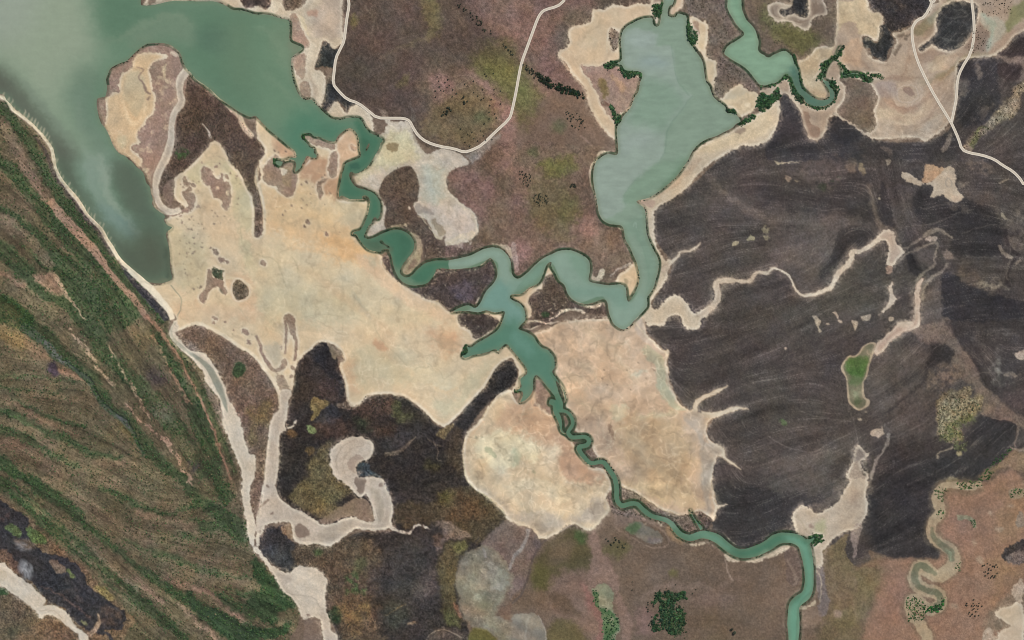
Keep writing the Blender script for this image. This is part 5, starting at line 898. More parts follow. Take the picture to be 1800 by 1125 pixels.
P((116, 96, 84), '@22 520 905 550 895 600 965 590 980 545 965 515 930', wa=1, op=.9, kind='mud')
P((142, 118, 100), '@22 380 640 440 700 480 740 460 760 440 720', wa=2, op=.7)
P((72, 62, 60), '@23 1290 240 1340 230 1400 280 1400 300 1370 350 1320 300', wa=1.5, op=.9, kind='scrub', nz=(8, -.7, -.3)); P((140, 112, 96), '@23 1280 220 1310 225 1310 250 1285 250', wa=1, op=.9)
SWF = ('salt_flat', 'cream tongue shaped salt flat left of the thin winding creek, centre bottom', 'salt flat')
P((199, 177, 148), '@22 0 508 50 590 150 500 165 400 200 420 270 500 250 560 290 640 320 700 340 770 400 830 450 890 470 930 540 1000 560 1040 650 1050 680 1100 @23 690 0 702 70 670 120 690 180 690 210 620 290 560 357 500 346 440 315 370 330 330 380 270 405 200 420 130 340 40 320 0 290 @13 1795 300 1760 270 1740 220 1680 160 1600 110 1530 60 1480 0 @12 1465 1050 1455 960 1460 870 1480 800 1530 750 1590 690 1640 600 1700 530 1790 478', kind='sand', wa=.8, props=dict(swl=.11), obj=SWF)
P((210, 198, 168), '@12 1560 850 1760 760 1800 800 @22 0 780 200 900 150 1000 60 960 0 1040 @12 1700 1060 1560 960', wa=6, blur=4, op=0.92)
P((164, 164, 136), '@12 1600 890 1640 900 1690 950 1680 970 1630 940', wa=1.5, op=.85); B((150, 144, 122), '1555 830 10 1590 825 9 1585 970 8 1785 980 16', '@12', wa=1, op=.7)
P((172, 172, 146), '@22 0 900 60 960 40 1020 0 1030', wa=4, blur=3, op=0.87); B((158, 150, 120), '155 1070 12', '@22', wa=1, op=.7)
P((186, 152, 124), '@22 20 560 200 460 300 660 340 800 260 900 120 800 0 760', wa=6, blur=6, op=0.92)
P((186, 154, 128), '@12 1700 700 1790 600 1800 740 1720 780', wa=4, blur=4, op=0.77)
P((176, 138, 112), '@22 270 820 400 840 470 940 560 1050 680 1124 400 1124 330 1020 340 900', wa=5, blur=4, op=0.87)
P((140, 118, 102), '@22 150 440 220 430 250 500 270 560 300 660 240 640 160 560', wa=2, blur=1.5, op=0.95, kind='mud', nz=(14, -.7, -.2))
B((128, 106, 92), '205 545 22 175 590 18 230 515 10', '@22', wa=1, op=.8)
P((174, 159, 143), '@13 1560 40 1795 200 @23 0 230 200 240 440 260 600 120 660 180 600 300 400 300 300 370 200 400 120 330 0 270 @13 1780 260', wa=4, blur=4, op=0.95)
P((204, 188, 160), '@23 0 20 250 0 420 120 330 160 150 80 0 80', wa=4, blur=3, op=0.77)
L_((216, 196, 162), '@12 1790 490 1650 600 1590 700 1500 790 1468 870 1462 960 1475 1080 @13 1500 20 1600 105 1700 175 1745 240', [4, 4, 4, 4, 5, 5, 4, 4, 4], wa=.8, op=.8)
L_((206, 172, 140), '@12 1600 710 1510 800 1475 880 1475 980 1500 1100', [6, 7, 8, 7, 5], wa=1, op=.6)
L_((208, 192, 166), '@23 200 410 330 370 440 308 500 335 560 350 690 205', 3, wa=1, op=.7)
L_((140, 124, 112), '@23 570 130 550 170 560 220 580 270', 1.6, wa=1, op=.5); P((150, 138, 124), '@23 150 260 180 270 250 330 250 370 190 390 160 320', wa=2.5, op=.7)
L_((214, 198, 168), '@23 20 60 90 62 145 62', 1.4, wa=.4, op=.8)
P((106, 92, 82), '@23 665 120 700 85 720 180 770 200 840 190 880 210 960 290 870 270 740 250 700 230 690 190', wa=1.2, op=.9, kind='scrub')
P((110, 95, 84), '@23 755 50 850 85 930 135 1020 195 1100 236 1180 256 1280 246 1340 340 1310 370 1240 390 1170 350 1120 290 1060 260 960 240 910 180 860 150 800 160 750 120', wa=.7, op=.97, kind='scrub', props=dict(dot=.05), obj=('scrub_bank', 'dotted brown scrub bank along the river beside the tan salt flat', 'scrubland'))
P((128, 110, 98), '@23 740 210 900 200 1000 280 1050 340 900 290 760 260', wa=2, op=0.77, blur=2)
B((214, 198, 172), '1140 300 8 1150 320 6 1195 272 4 850 195 7 1030 305 9 1050 320 8', '@23', wa=1.2, op=.9)
P((150, 122, 92), '@23 1080 340 1120 330 1170 400 1200 450 1130 430', wa=2, op=0.87, blur=1.5)
# burnt corridor between the two flats
P((50, 47, 46), '@12 1790 290 1740 292 1692 342 1642 422 1600 492 1530 562 1460 640 1392 722 1450 778 1492 758 1532 702 1602 620 1652 560 1722 510 1790 470 @22 20 440 40 400 30 340 0 285', wa=.8, op=.97, kind='char', obj=('burnt_corridor', 'narrow black burnt corridor squeezed between two salt flats', 'burnt ground'))

# --- beach and pale creek beds along the woodland
L_((226, 211, 186), '@00 0 680 90 770 180 840 250 900 310 970 360 1040 380 1124 @01 388 30 405 80 440 150 500 225 570 320 640 410 700 470 750 550 800 630 850 710 930 790 1020 870 1080 930 1140 1000 1190 1060 1215 1124', [7, 7, 7, 6, 5, 5, 5, 7, 8, 8, 8, 8, 9, 9, 11, 13, 12, 9], wa=.5, kind='sand', obj=('beach', 'thin white beach between the wooded ridges and the estuary', 'beach'))
L_((56, 48, 56), '@00 240 960 310 1040 345 1124 @01 360 40 400 130 470 220 540 320 620 420 690 490 740 580 800 680', [3, 5, 5, 6, 7, 8, 8, 5], wa=1.2, op=.7, blur=1.2)
P((54, 50, 56), '@01 820 690 880 760 950 840 1020 910 1080 970 1150 1050 1200 1120 1150 1124 1060 1030 980 930 900 840', wa=1, op=.85, kind='char', obj=('black_bank', 'black bare bank between the white beach tip and the woodland', 'bank'))
BED = ('creek_bed', 'pale grey creek bed running down beside the wooded ridges', 'dry creek')
P((200, 187, 168), '@02 1240 0 1200 60 1190 110 1230 170 1290 230 1340 270 1390 320 1430 370 1450 440 1500 500 1540 560 1560 640 1560 720 1600 810 1630 900 1670 990 1700 1090 @03 1705 150 1730 280 1740 370 1760 450 1795 520 @13 20 490 -10 460 0 300 @03 1790 265 1770 200 1755 80 1780 0 @02 1790 1124 1795 960 1750 940 1720 830 1690 720 1650 630 1600 550 1580 460 1540 380 1490 290 1440 240 1340 210 1300 180 1230 95 1260 70', kind='bed', wa=.7, obj=BED)
L_((134, 136, 122), '@02 1235 20 1205 70 1215 130 1290 200 1380 265 1460 330 1520 430 1560 530 1600 650', [3, 4, 5, 6, 8, 12, 12, 9, 2], wa=.7, op=.9)
P((122, 106, 94), '@02 1440 440 1500 510 1545 570 1560 640 1570 700 1540 680 1490 600 1450 500', wa=1.5, op=.8)
L_((92, 82, 68), '@02 1480 560 1540 680 1580 800 1620 920 1660 1030', [3, 7, 8, 6, 4], wa=1.2, op=.6)
LOOP = ('creek_bed', 'forked grey creek bed looping round the mud flat, lower left middle', 'dry creek')
P((186, 171, 154), '@12 165 500 250 500 230 590 215 700 205 755 260 735 280 680 285 720 260 755 175 800 165 900 160 1010 150 1124 @13 140 20 150 100 200 160 260 200 330 230 400 270 460 312 540 310 620 270 690 260 740 285 830 290 820 200 800 140 770 100 740 130 700 110 650 50 600 10 555 -10 @12 530 1060 520 980 530 910 580 860 640 830 720 820 780 840 830 870 820 940 800 975 740 1000 708 1030 715 1090 740 1107 800 1100 860 1110 890 1124 @13 920 60 950 130 970 200 955 290 970 340 1030 360 1080 370 1100 330 1150 308 1200 330 1250 355 1200 345 1150 325 1110 348 1090 385 1030 380 970 362 930 342 880 356 800 356 700 350 640 390 590 430 530 466 480 470 430 450 350 460 280 440 255 410 250 340 240 305 180 300 100 310 60 330 50 370 25 400 25 480 60 540 110 600 170 640 220 660 250 655 270 620 300 610 400 615 450 640 490 680 505 720 490 800 490 880 510 970 530 1060 580 1125 470 1125 460 1040 450 990 400 970 340 990 310 950 290 890 250 830 190 790 150 730 110 650 60 590 10 510 0 490 0 270 10 250 40 130 40 60 @12 60 1124 65 1020 80 900 90 780 120 680 165 620', kind='bed', wa=.7, obj=LOOP)
P((206, 192, 172), '@13 290 640 400 625 480 690 480 800 460 900 440 960 320 930 290 860 220 760 260 720', wa=3, op=0.77, blur=3)
L_((212, 198, 178), '@12 165 520 170 620 125 680 95 780 85 900 68 1020 62 1124', 2.2, wa=.6, op=.8)
L_((212, 198, 178), '@13 50 60 30 160 5 260', 3, wa=.6, op=.7); L_((210, 196, 176), '@13 140 60 160 130 260 210 400 290 460 320 560 320 640 280 700 275 760 300 850 310 840 230 810 140', 2.5, wa=.6, op=.75)
L_((210, 196, 176), '@13 260 400 290 440 400 440 480 462 560 440 640 380 700 340 860 345 940 330', 2.5, wa=.6, op=.75); L_((208, 194, 174), '@13 900 10 950 130 955 230 940 300', 3, wa=.8, op=.7)
P((164, 152, 134), '@13 800 60 880 90 900 180 890 270 860 290 850 160', wa=2, op=0.77, blur=2); P((170, 156, 138), '@13 480 340 620 300 700 310 600 380 520 440 440 420', wa=2, op=0.77, blur=2)
L_((144, 130, 114), '@12 700 850 620 880 570 960 570 1060', 2, wa=1.2, op=.45); L_((146, 132, 118), '@12 760 880 660 920 610 1000 620 1090', 2, wa=1.2, op=.4)
P((150, 132, 118), '@12 650 990 720 950 760 990 710 1020 710 1080 660 1060', wa=2, op=.7)
P((120, 104, 92), '@13 690 -10 765 -10 770 50 750 95 720 90', wa=1, op=.9)
P((128, 110, 98), '@13 280 330 330 315 375 370 370 395 325 410 285 400', wa=1.2, op=.9); P((124, 106, 94), '@13 345 985 400 972 445 985 455 1050 465 1125 340 1125', wa=1.2, op=.85)
B((120, 102, 90), '80 45 12 115 237 12 30 375 14 885 35 20', '@13', wa=1, op=.8); L_((122, 104, 90), '@13 30 190 60 160 90 140', [4, 5, 3], wa=.8, op=.8)
L_((150, 140, 128), '@13 160 760 260 810 400 830 450 900', 1.4, wa=.8, op=.6)
P((60, 68, 72), '@12 710 1035 735 1005 770 1008 800 1015 805 1055 850 1080 890 1112 800 1100 740 1104 716 1085', wa=.6, op=.95, kind='char', obj=('dark_pool_bed', 'slate coloured pool bed inside the curl of the grey creek bed', 'pond'))
# ------------------------------------------------------------------ water
WB = '@Z450,200,7.2 880 0 940 50 1010 70 1100 70 1160 50 1290 50 1340 90 1390 180 1450 240 1520 270 1590 310 1610 350 1570 380 1570 420 1500 540 1440 640 1380 700 1300 750 1250 760 1210 730 1180 760 1190 820 1240 900 1300 940 1400 965 1500 1010 1560 1090 @11 875 310 875 380 850 430 800 455 780 490 760 540 800 555 870 525 940 495 1000 490 1060 510 1105 560 1115 600 1100 650 1060 700 1030 740 1010 790 1045 825 1090 815 1140 765 1190 725 1270 705 1350 705 1430 690 1510 670 1580 635 1650 615 1720 625 1770 670 1795 725 @21 0 800 40 835 100 800 160 740 220 690 280 660 330 640 400 632 460 650 520 685 545 720 550 780 540 820 545 855 610 870 680 880 760 875 800 900 805 960 820 1000 860 940 890 870 895 800 880 740 855 680 830 620 795 560 785 490 760 460 700 455 650 435 615 390 600 320 585 230 570 130 575 60 595 0 @20 610 1120 640 1095 680 1080 735 1090 745 1050 740 960 740 880 765 860 780 820 830 760 860 690 890 640 900 580 915 540 900 505 850 500 790 490 770 455 690 445 765 430 770 360 765 300 775 230 800 190 850 160 920 130 985 125 990 160 1005 185 1035 180 1045 130 1055 60 1065 0 1140 0 1110 40 1095 80 1100 115 1150 120 1165 95 1200 100 1230 120 1228 200 1235 270 1260 310 1300 370 1340 430 1350 490 1360 560 1390 610 1410 670 1440 705 1500 750 1510 795 1550 795 1590 820 1610 860 1580 870 1550 900 1500 925 1440 955 1380 975 1330 1000 1280 1050 1250 1100 @21 1240 0 1170 100 1100 170 1000 245 940 275 870 290 920 330 935 360 940 400 945 500 960 560 1000 640 1030 700 1030 770 1010 850 990 910 950 970 950 1030 870 1120 @22 830 40 785 70 725 40 700 0 @21 680 1070 670 1010 645 980 600 995 540 1015 480 1010 430 985 390 940 370 880 330 850 300 790 275 750 280 715 250 730 230 770 210 830 180 870 120 900 70 940 0 945 @11 1785 965 @21 0 985 55 1010 90 1060 95 1124 @22 60 40 45 65 100 85 150 115 170 150 210 195 250 210 290 255 300 290 300 340 280 365 300 400 308 440 325 490 340 560 350 600 335 640 325 620 315 580 300 540 270 500 230 450 200 410 165 390 150 430 150 480 130 530 90 570 50 585 75 540 70 500 20 505 70 470 60 450 60 410 80 400 105 380 105 350 80 310 40 260 0 210 @12 1790 200 1760 170 1720 200 1700 235 1690 205 1640 225 1580 240 1520 250 1470 270 1440 245 1475 245 1490 210 1470 180 1510 195 1560 160 1630 120 1690 80 1720 40 1735 0 @11 1750 1070 1730 1065 1680 1075 1620 1060 1560 1075 1500 1065 1440 1065 1365 1075 1430 1040 1490 1020 1535 1040 1560 1030 1590 980 1620 920 1660 880 1690 830 1695 780 1670 710 1650 690 1630 700 1580 740 1520 760 1450 765 1380 770 1300 765 1265 770 1265 790 1240 830 1210 865 1160 880 1100 885 1050 870 1010 840 980 790 965 740 955 690 940 655 900 650 850 645 790 630 750 590 720 550 700 520 670 530 690 505 725 500 745 480 770 430 790 370 800 310 @Z450,200,7.2 1440 1100 1320 1085 1200 1085 1140 1060 1080 1035 1050 1080 1045 1000 1065 900 1085 780 1120 680 1130 630 1240 580 1330 540 1310 440 1310 380 1290 290 1250 220 1190 180 1110 220 1030 290 1010 345 960 350 860 320 800 290 740 290 700 250 640 245 580 260 570 300 610 340 660 390 690 430 740 440 730 490 770 520 760 560 700 555 640 535 620 590 590 630 570 680 500 740 490 720 510 640 480 590 400 590 340 620 320 660 270 650 240 610 270 590 340 600 440 555 515 555 490 470 420 420 330 340 150 190 0 30'
MAIN = '@00 990 0 1010 38 1100 30 1200 8 1330 8 1500 9 1540 20 1590 40 1640 70 1690 72 1740 82 1800 100 @10 60 100 120 112 180 130 235 150 235 260 250 300 330 338 250 405 250 500 270 590 300 660 340 700 390 700 420 730 470 785 ' + WB + ' @00 1760 825 1700 800 1640 760 1580 720 1530 680 1490 640 1440 600 1380 560 1340 510 1310 480 1285 430 1270 380 1220 330 1160 305 1090 305 1030 310 970 350 930 390 890 430 830 450 780 480 760 520 745 560 755 610 750 650 740 680 690 690 680 720 690 800 715 870 740 900 770 960 800 1030 840 1080 880 1095 905 1124 @01 925 10 960 50 1000 80 1015 110 1030 160 1055 190 1060 240 1075 280 1070 310 1100 350 1150 380 1165 405 1150 420 1175 460 1215 475 1170 510 1175 560 1190 620 1195 680 1195 740 1205 800 1210 840 1170 860 1110 870 1050 860 1030 850 960 790 900 740 840 680 800 610 760 550 720 480 670 430 620 380 580 310 530 240 480 190 430 120 400 60 385 0 @00 390 1124 375 1050 340 990 290 930 220 860 150 800 90 750 40 700 0 660 0 0'
NEC = '@20 1515 0 1515 60 1550 130 1590 190 1635 235 1600 270 1550 300 1510 330 1490 375 1510 395 1560 430 1620 465 1670 510 1710 560 1740 595 1790 602 @Z1340,80,8.182 0 580 100 560 200 530 270 470 330 415 370 420 420 470 440 520 470 590 520 690 590 740 620 810 700 860 820 880 920 860 1000 810 1040 730 1030 660 980 590 960 520 900 505 880 520 930 590 960 640 975 720 950 770 870 790 800 780 700 730 620 660 560 590 530 470 525 400 510 330 470 270 450 210 430 150 360 90 300 75 180 120 90 170 20 145 @20 1800 395 1750 375 1730 350 1735 290 1715 220 1690 180 1650 140 1620 70 1615 0'
THREADS = [('@Z1340,80,8.182 890 520 862 460 872 420 920 300 970 220 1050 160 1100 70 1125 10', [2.6, 2.2, 2, 2]), ('@Z1340,80,8.182 1090 255 1160 330 1155 390 1180 430 1300 400 1430 420 1460 470 1520 480 1575 515', [1.6, 2.6, 2.6, 2.2, 2.2, 1.8])]
RIV = [('@22 318 520 342 580 345 612 332 635 380 645 420 690 425 740 395 790 420 825 470 825 520 825 545 855 520 885 470 895 480 930 520 980 560 1010 640 1000 680 1050 720 1110 @23 735 60 735 110 742 152 775 185 830 170 880 170 920 210 970 250 1030 270 1080 285 1120 310 1150 350 1190 390 1250 410 1320 390 1380 390 1450 420 1510 470 1570 510 1640 520 1720 500 1795 465 @33 60 420 130 408 200 420 250 460 270 520 285 600 290 680 285 760 265 815 215 850 185 890 180 960 180 1060 180 1124',
        [7, 7, 7, 6, 7, 7, 8, 7, 8, 8, 8, 8, 7, 8, 9, 9, 9, 9, 9, 9, 8, 9, 8.5, 8.5, 9, 10, 11, 12, 13, 15, 16, 15, 15, 16, 18, 19, 20, 20, 19, 18, 19, 20, 19, 17, 16, 17, 18, 19, 20, 22, 22, 18, 16, 17, 19, 19, 19]),
       ('@22 262 575 300 588 308 650 330 690 343 740 348 780 372 803', [11, 9, 8, 9, 7, 4, 2.5]), ('@22 278 368 312 420 350 470 374 540 368 585', [2, 2.4, 2.6, 3, 2.2]), ('@23 1335 350 1300 300 1270 255 1250 205', [7, 4, 3, 2]), ('@33 260 440 300 430 330 405', [10, 7, 3])]
def full(p, wa=.35):
    r = shape_mask(p, 0, wa); f = np.zeros((GH, GW), np.float32)
    if r: f[r[0], r[1]] = r[2]
    return f
M_main = full(smooth(parse(MAIN), True, 3))
M_ne = full(smooth(parse(NEC), True, 3))
for s_, w_ in THREADS: M_ne = np.maximum(M_ne, full(ribbon(parse(s_), w_), .2))
M_riv = np.zeros((GH, GW), np.float32)
for s_, w_ in RIV: M_riv = np.maximum(M_riv, full(ribbon(parse(s_), w_)))
for s_ in ('@Z450,200,7.2 1385 455 1425 370 1442 385 1402 475', '@11 815 435 832 402 848 412 850 450 825 462', '@11 866 570 890 568 905 590 935 605 940 625 905 600 880 590', '@11 740 262 765 250 790 262 798 280 775 282', '@11 885 632 930 628 935 650 890 648'):
    M_main *= 1 - full(smooth(parse(s_)), .2)
M = np.maximum(np.maximum(M_main, M_ne), M_riv)
# silt in the water
def W(col, s, **k): k.setdefault('wa', 2.5); k.setdefault('blur', 9); P(col, s, tgt=WCOL, **k)
W((143, 157, 133), '@00 0 0 640 0 700 200 740 300 640 480 500 560 480 760 600 960 760 1124 560 1124 420 960 250 760 100 600 0 480', blur=26)
W((150, 160, 145), '@00 0 0 260 0 200 220 0 300', blur=24, op=.7)
W((92, 124, 98), '@00 700 0 1000 0 1010 60 1300 80 1800 120 1800 830 1340 480 1200 320 1000 300 780 300 690 180', blur=16)
W((122, 140, 116), '@00 850 300 1000 180 1160 110 1300 100 1380 220 1340 330 1180 280 1000 310', blur=10, op=.6)
W((84, 112, 92), '@00 1380 240 1540 180 1640 300 1560 380 1420 340', blur=10, op=.6)
W((106, 130, 102), '@00 1560 160 1800 140 1800 700 1620 560', blur=20, op=.6)
W((104, 134, 106), '@10 0 100 230 160 240 420 330 720 500 830 300 930 60 840 0 700', blur=16)
W((122, 128, 104), '@10 235 300 330 330 260 400 230 350', blur=6)
W((116, 136, 108), '@10 120 150 230 160 300 330 250 480 140 400', blur=12, op=.6)
W((80, 124, 98), '@10 300 760 560 860 880 980 800 1124 300 1124 200 980', blur=14)
W((104, 124, 104), '@00 540 480 700 520 720 600 620 640 540 580', blur=12, op=.6)
W((92, 96, 82), '@00 0 480 120 600 260 760 420 960 560 1124 380 1124 300 940 150 800 0 660', blur=13)
W((108, 128, 110), '@00 480 640 640 620 690 860 780 1040 840 1124 700 1124 560 900', blur=12, op=.6)
W((84, 92, 76), '@01 380 0 480 0 560 140 640 280 760 440 900 580 1000 720 1060 860 900 760 740 540 560 300 420 120', blur=13)
W((122, 143, 126), '@01 540 0 800 0 760 160 780 280 880 400 960 500 960 560 800 480 680 300 580 120', blur=16)
W((146, 158, 140), '@01 740 60 775 40 770 220 820 340 790 330 740 200', blur=5, op=.7)
W((108, 134, 126), '@01 690 300 840 380 960 440 965 560 860 520 740 400', blur=6, op=.7)
W((86, 96, 80), '@01 800 0 940 20 1040 180 1080 320 1160 420 1080 440 960 420 860 320 800 160', blur=10, op=.8)
W((84, 102, 86), '@01 960 380 1160 420 1180 560 1000 580', blur=14, op=.6)
for s_, w_, c_ in (('@01 700 -40 730 120 745 230 800 330 900 420 980 540', [10, 9, 8, 8, 6, 3], (150, 162, 144)), ('@01 620 -40 640 120 700 290 800 420 900 520', [16, 14, 10, 8, 4], (132, 150, 134)), ('@00 560 1000 640 1100 @01 690 60 720 180', [6, 8, 8, 4], (138, 154, 136)), ('@00 740 300 880 250 1000 180 1140 120 1280 120 1360 200', [4, 8, 10, 10, 8, 4], (126, 144, 118)), ('@00 900 340 1000 270 1080 250', [5, 6, 3], (118, 134, 108)), ('@00 540 700 560 860 620 960', [5, 7, 3], (124, 142, 122)), ('@00 150 560 260 700 400 880 520 1060', [6, 9, 9, 5], (120, 134, 116)), ('@10 0 200 120 250 180 400 240 560', [6, 8, 8, 4], (122, 144, 116)), ('@10 60 500 200 640 360 790', [5, 7, 4], (118, 142, 114))):
    L_(c_, s_, w_, tgt=WCOL, wa=4, blur=4, op=.55)
W((86, 94, 76), '@01 900 600 1000 480 1180 520 1210 840 1050 870 940 740', blur=20)
W((68, 76, 62), '@01 1160 620 1200 620 1210 830 1180 840 1170 720', blur=3, op=.7)
W((120, 110, 88), '@01 1060 860 1200 840 1200 870 1080 880', blur=3, op=.5)
CRK = (70, 114, 88)
W(CRK, '@Z450,200,7.2 1250 0 1700 0 1700 400 1400 760 1500 950 @11 900 260 1100 480 1160 640 1380 690 1380 790 1200 900 900 700 700 600 560 300 560 0 @Z450,200,7.2 1000 700 1240 560 1330 440 1280 200', blur=3)
W((56, 98, 74), '@Z450,200,7.2 1330 320 1450 350 1400 500 1350 520', blur=3, op=.8)
W((56, 92, 74), '@Z450,200,7.2 1190 640 1300 640 1300 700 1210 720', blur=2, op=.7)
W((64, 104, 80), '@11 960 480 1110 560 1100 660 1040 740 1000 600', blur=5, op=.6)
W((82, 96, 74), '@11 760 560 940 600 940 650 800 640', blur=3, op=.6)
W((132, 156, 138), '@11 1384 660 1640 600 1800 640 @21 0 800 330 620 560 680 560 860 800 860 820 1000 900 900 1040 600 1060 900 900 1124 @22 780 90 700 20 @21 640 960 420 1000 250 700 0 960 95 1124 @22 40 60 @12 1740 20 @11 1740 1060 1360 1090 1540 1030 1700 780 1640 700 1384 790', blur=1, wa=0)
W((112, 148, 134), '@11 1500 1030 1600 960 1690 850 1800 900 @21 0 970 95 1060 95 1124 @22 40 60 @12 1740 20', blur=6)
W((120, 150, 132), '@21 0 840 200 720 280 660 300 720 180 850 0 940', blur=4, op=.7)
W((116, 146, 124), '@21 380 640 540 700 560 860 480 840', blur=5, op=.7)
W((112, 144, 126), '@21 330 840 480 900 700 880 800 920 800 1060 640 960 420 980', blur=6, op=.6)
LAG = (130, 151, 131)
W(LAG, '@20 600 100 1000 0 1240 0 1700 860 1240 1124 @21 1000 280 1060 700 1000 940 860 900 780 500 540 400 540 0', blur=3)
W((142, 158, 144), '@20 760 220 1000 220 1020 320 1120 320 1140 420 1160 560 1200 640 1270 670 1180 790 1090 920 1070 1060 1040 1124 @21 900 120 800 240 800 330 620 420 540 200 600 0 @20 740 880 900 560 770 440', blur=1.5, wa=1.5)
W((120, 147, 124), '@20 900 560 1100 560 1170 650 1240 690 1140 820 1080 930 900 880 800 860 860 700', blur=9, op=.7)
W((150, 164, 158), '@20 800 260 1000 220 1000 320 900 340', blur=5, op=.5); W((134, 152, 150), '@20 900 400 1080 410 1080 470 920 470', blur=7, op=.6)
W((150, 162, 156), '@20 760 1000 980 920 980 1000 780 1060', blur=8, op=.4); W((122, 148, 124), '@21 960 60 1100 0 1240 0 1080 160 940 260 800 320 800 240', blur=3, op=.7)
L_((112, 136, 118), '@20 1272 672 1180 790 1100 910 1075 1060 1040 1124', [1.5, 2, 2, 1.5], tgt=WCOL, wa=.8, op=.6); L_((112, 138, 118), '@20 1120 310 1140 460 1170 580 1250 670', 1.6, tgt=WCOL, wa=.8, op=.5)
L_((114, 138, 118), '@21 900 110 820 200 790 260 800 320', 1.6, tgt=WCOL, wa=.8, op=.5); L_((180, 196, 182), '@21 850 470 870 440 875 480', 2, tgt=WCOL, wa=.8, op=.5)
L_((114, 142, 120), '@21 870 500 910 600 950 720 960 820 940 940', [2, 2, 2, 2], tgt=WCOL, wa=.8, op=.45)
W((112, 142, 120), '@21 770 470 940 400 940 520 1020 700 1000 880 960 980 940 720 880 560 800 520', blur=4, op=.4)
W((84, 126, 104), '@22 0 0 100 60 300 250 310 400 350 560 340 640 200 450 150 400 40 600 0 480 @12 1440 280 1440 160 1700 60 1740 0', blur=8)
W((100, 142, 124), '@22 0 80 60 90 160 220 120 260 0 160', blur=6, op=.7)
for s_, w_ in RIV: lay(ribbon(parse(s_), np.array(w_) + 5), (74, 118, 92), tgt=WCOL, blur=1, wa=0)
W((106, 144, 124), '@23 1020 240 1130 290 1160 360 1100 330', blur=3); W((102, 146, 122), '@23 1180 380 1330 330 1460 400 1560 500 1440 470 1340 430', blur=4, op=.8); W((74, 124, 96), '@23 1190 410 1380 420 1340 460 1240 450', blur=3, op=.7)
W((104, 142, 114), '@23 1600 570 1700 540 1800 500 1800 560 1680 590', blur=2, op=.8)
W((102, 150, 124), '@33 100 400 240 420 360 640 360 900 230 1140 120 1140 120 900 250 800 230 560', blur=5)
L_((88, 132, 108), '@33 320 640 310 780 230 860 210 960 200 1124', [3, 4, 3, 2, 2], tgt=WCOL, wa=.6, op=.7)
W((128, 160, 132), '@20 1450 0 1700 0 1800 380 @30 120 330 230 520 190 560 140 500 60 560 0 640 @20 1700 640 1450 400', blur=3)
W((112, 150, 120), '@20 1500 0 1620 0 1700 200 1620 220', blur=5, op=.6)
W((76, 114, 98), '@Z1340,80,8.182 440 260 560 400 640 640 860 770 1000 700 880 480 1060 480 1080 760 860 920 620 860 500 700 420 500', blur=4)
for s_, w_ in THREADS: lay(ribbon(parse(s_), np.array(w_) + 3), (124, 166, 138), tgt=WCOL, blur=1, wa=0)
rb = random.Random(4)
for s_ in range(44):                                        # wash-over tongues of sand
    t = s_ / 43; q = smooth(parse('@00 0 660 90 750 180 820 250 880 310 950 365 1040 @01 388 30 440 140 500 215 570 310 640 400 700 460 750 540 800 620'), False, 6)
    c = q[int(t * (len(q) - 1))]
    if not (0 <= c[0] <= 250): continue
    ln = rb.uniform(3, 11)
    for tg_ in (COL, WCOL): lay(ribbon(np.array([c + np.array([-1.5, 2.5]), c + np.array([.25 * ln + rb.uniform(-1, 1), -.6 * ln]), c + np.array([.35 * ln, -ln])]), [6, 2.6, .8]), (196, 182, 154), wa=1, op=.75, tgt=tg_)
rs_ = random.Random(21)
def rill(x, y, h, n, w, dep=0):                              # branching tidal drainage over the flats
    pts = [(x, y)]
    for k in range(n):
        h += rs_.gauss(0, .42); x += 6 * math.cos(h); y += 6 * math.sin(h); pts.append((x, y))
        if dep < 2 and rs_.random() < .22: rill(x, y, h + rs_.choice((-1, 1)) * rs_.uniform(.5, 1.0), max(3, n // 2), w * .7, dep + 1)
    p_ = np.array(pts); ins = bil(PROP['swl'], (p_[:, 1] + PAD) / S, (p_[:, 0] + PAD) / S) > .035
    if ins.sum() > 2: lay(ribbon(p_[ins], [w, w * .8, w * .4]), rs_.choice(((158, 142, 118), (170, 158, 132), (218, 203, 176))), wa=.8, op=rs_.uniform(.3, .55))
for x0_, x1_, y0_, y1_, h_, n_ in ((330, 560, 330, 560, .6, 16), (480, 780, 480, 700, .5, 20), (980, 1150, 590, 760, 2.4, 18), (1080, 1220, 740, 880, 2.7, 12), (830, 1000, 720, 900, -.3, 16), (900, 1040, 840, 920, 1.3, 8), (1370, 1500, 870, 960, 2.2, 6)):
    for _ in range(n_): rill(rs_.uniform(x0_, x1_), rs_.uniform(y0_, y1_), h_ + rs_.gauss(0, .6), rs_.randint(6, 14), rs_.uniform(.8, 1.7))
for pl_, n_, r_ in (('@01 1250 60 1640 40 1700 250 1500 380 1300 460 1230 300', 36, 2.2), ('@01 1270 420 1420 480 1480 900 1260 960', 30, 1.5), ('@11 60 120 420 60 560 300 300 420 80 420', 22, 2.4), ('@02 1280 20 1700 40 1790 220 1500 70', 10, 1.8), ('@22 420 420 1000 300 900 800 600 700', 10, 1.6)):
    q_ = parse(pl_)
    for _ in range(n_):
        x_, y_ = rs_.uniform(q_[:, 0].min(), q_[:, 0].max()), rs_.uniform(q_[:, 1].min(), q_[:, 1].max()); B((118, 100, 85), f'{x_} {y_} {rs_.uniform(.7, r_)}', wa=1, op=rs_.uniform(.4, .9))
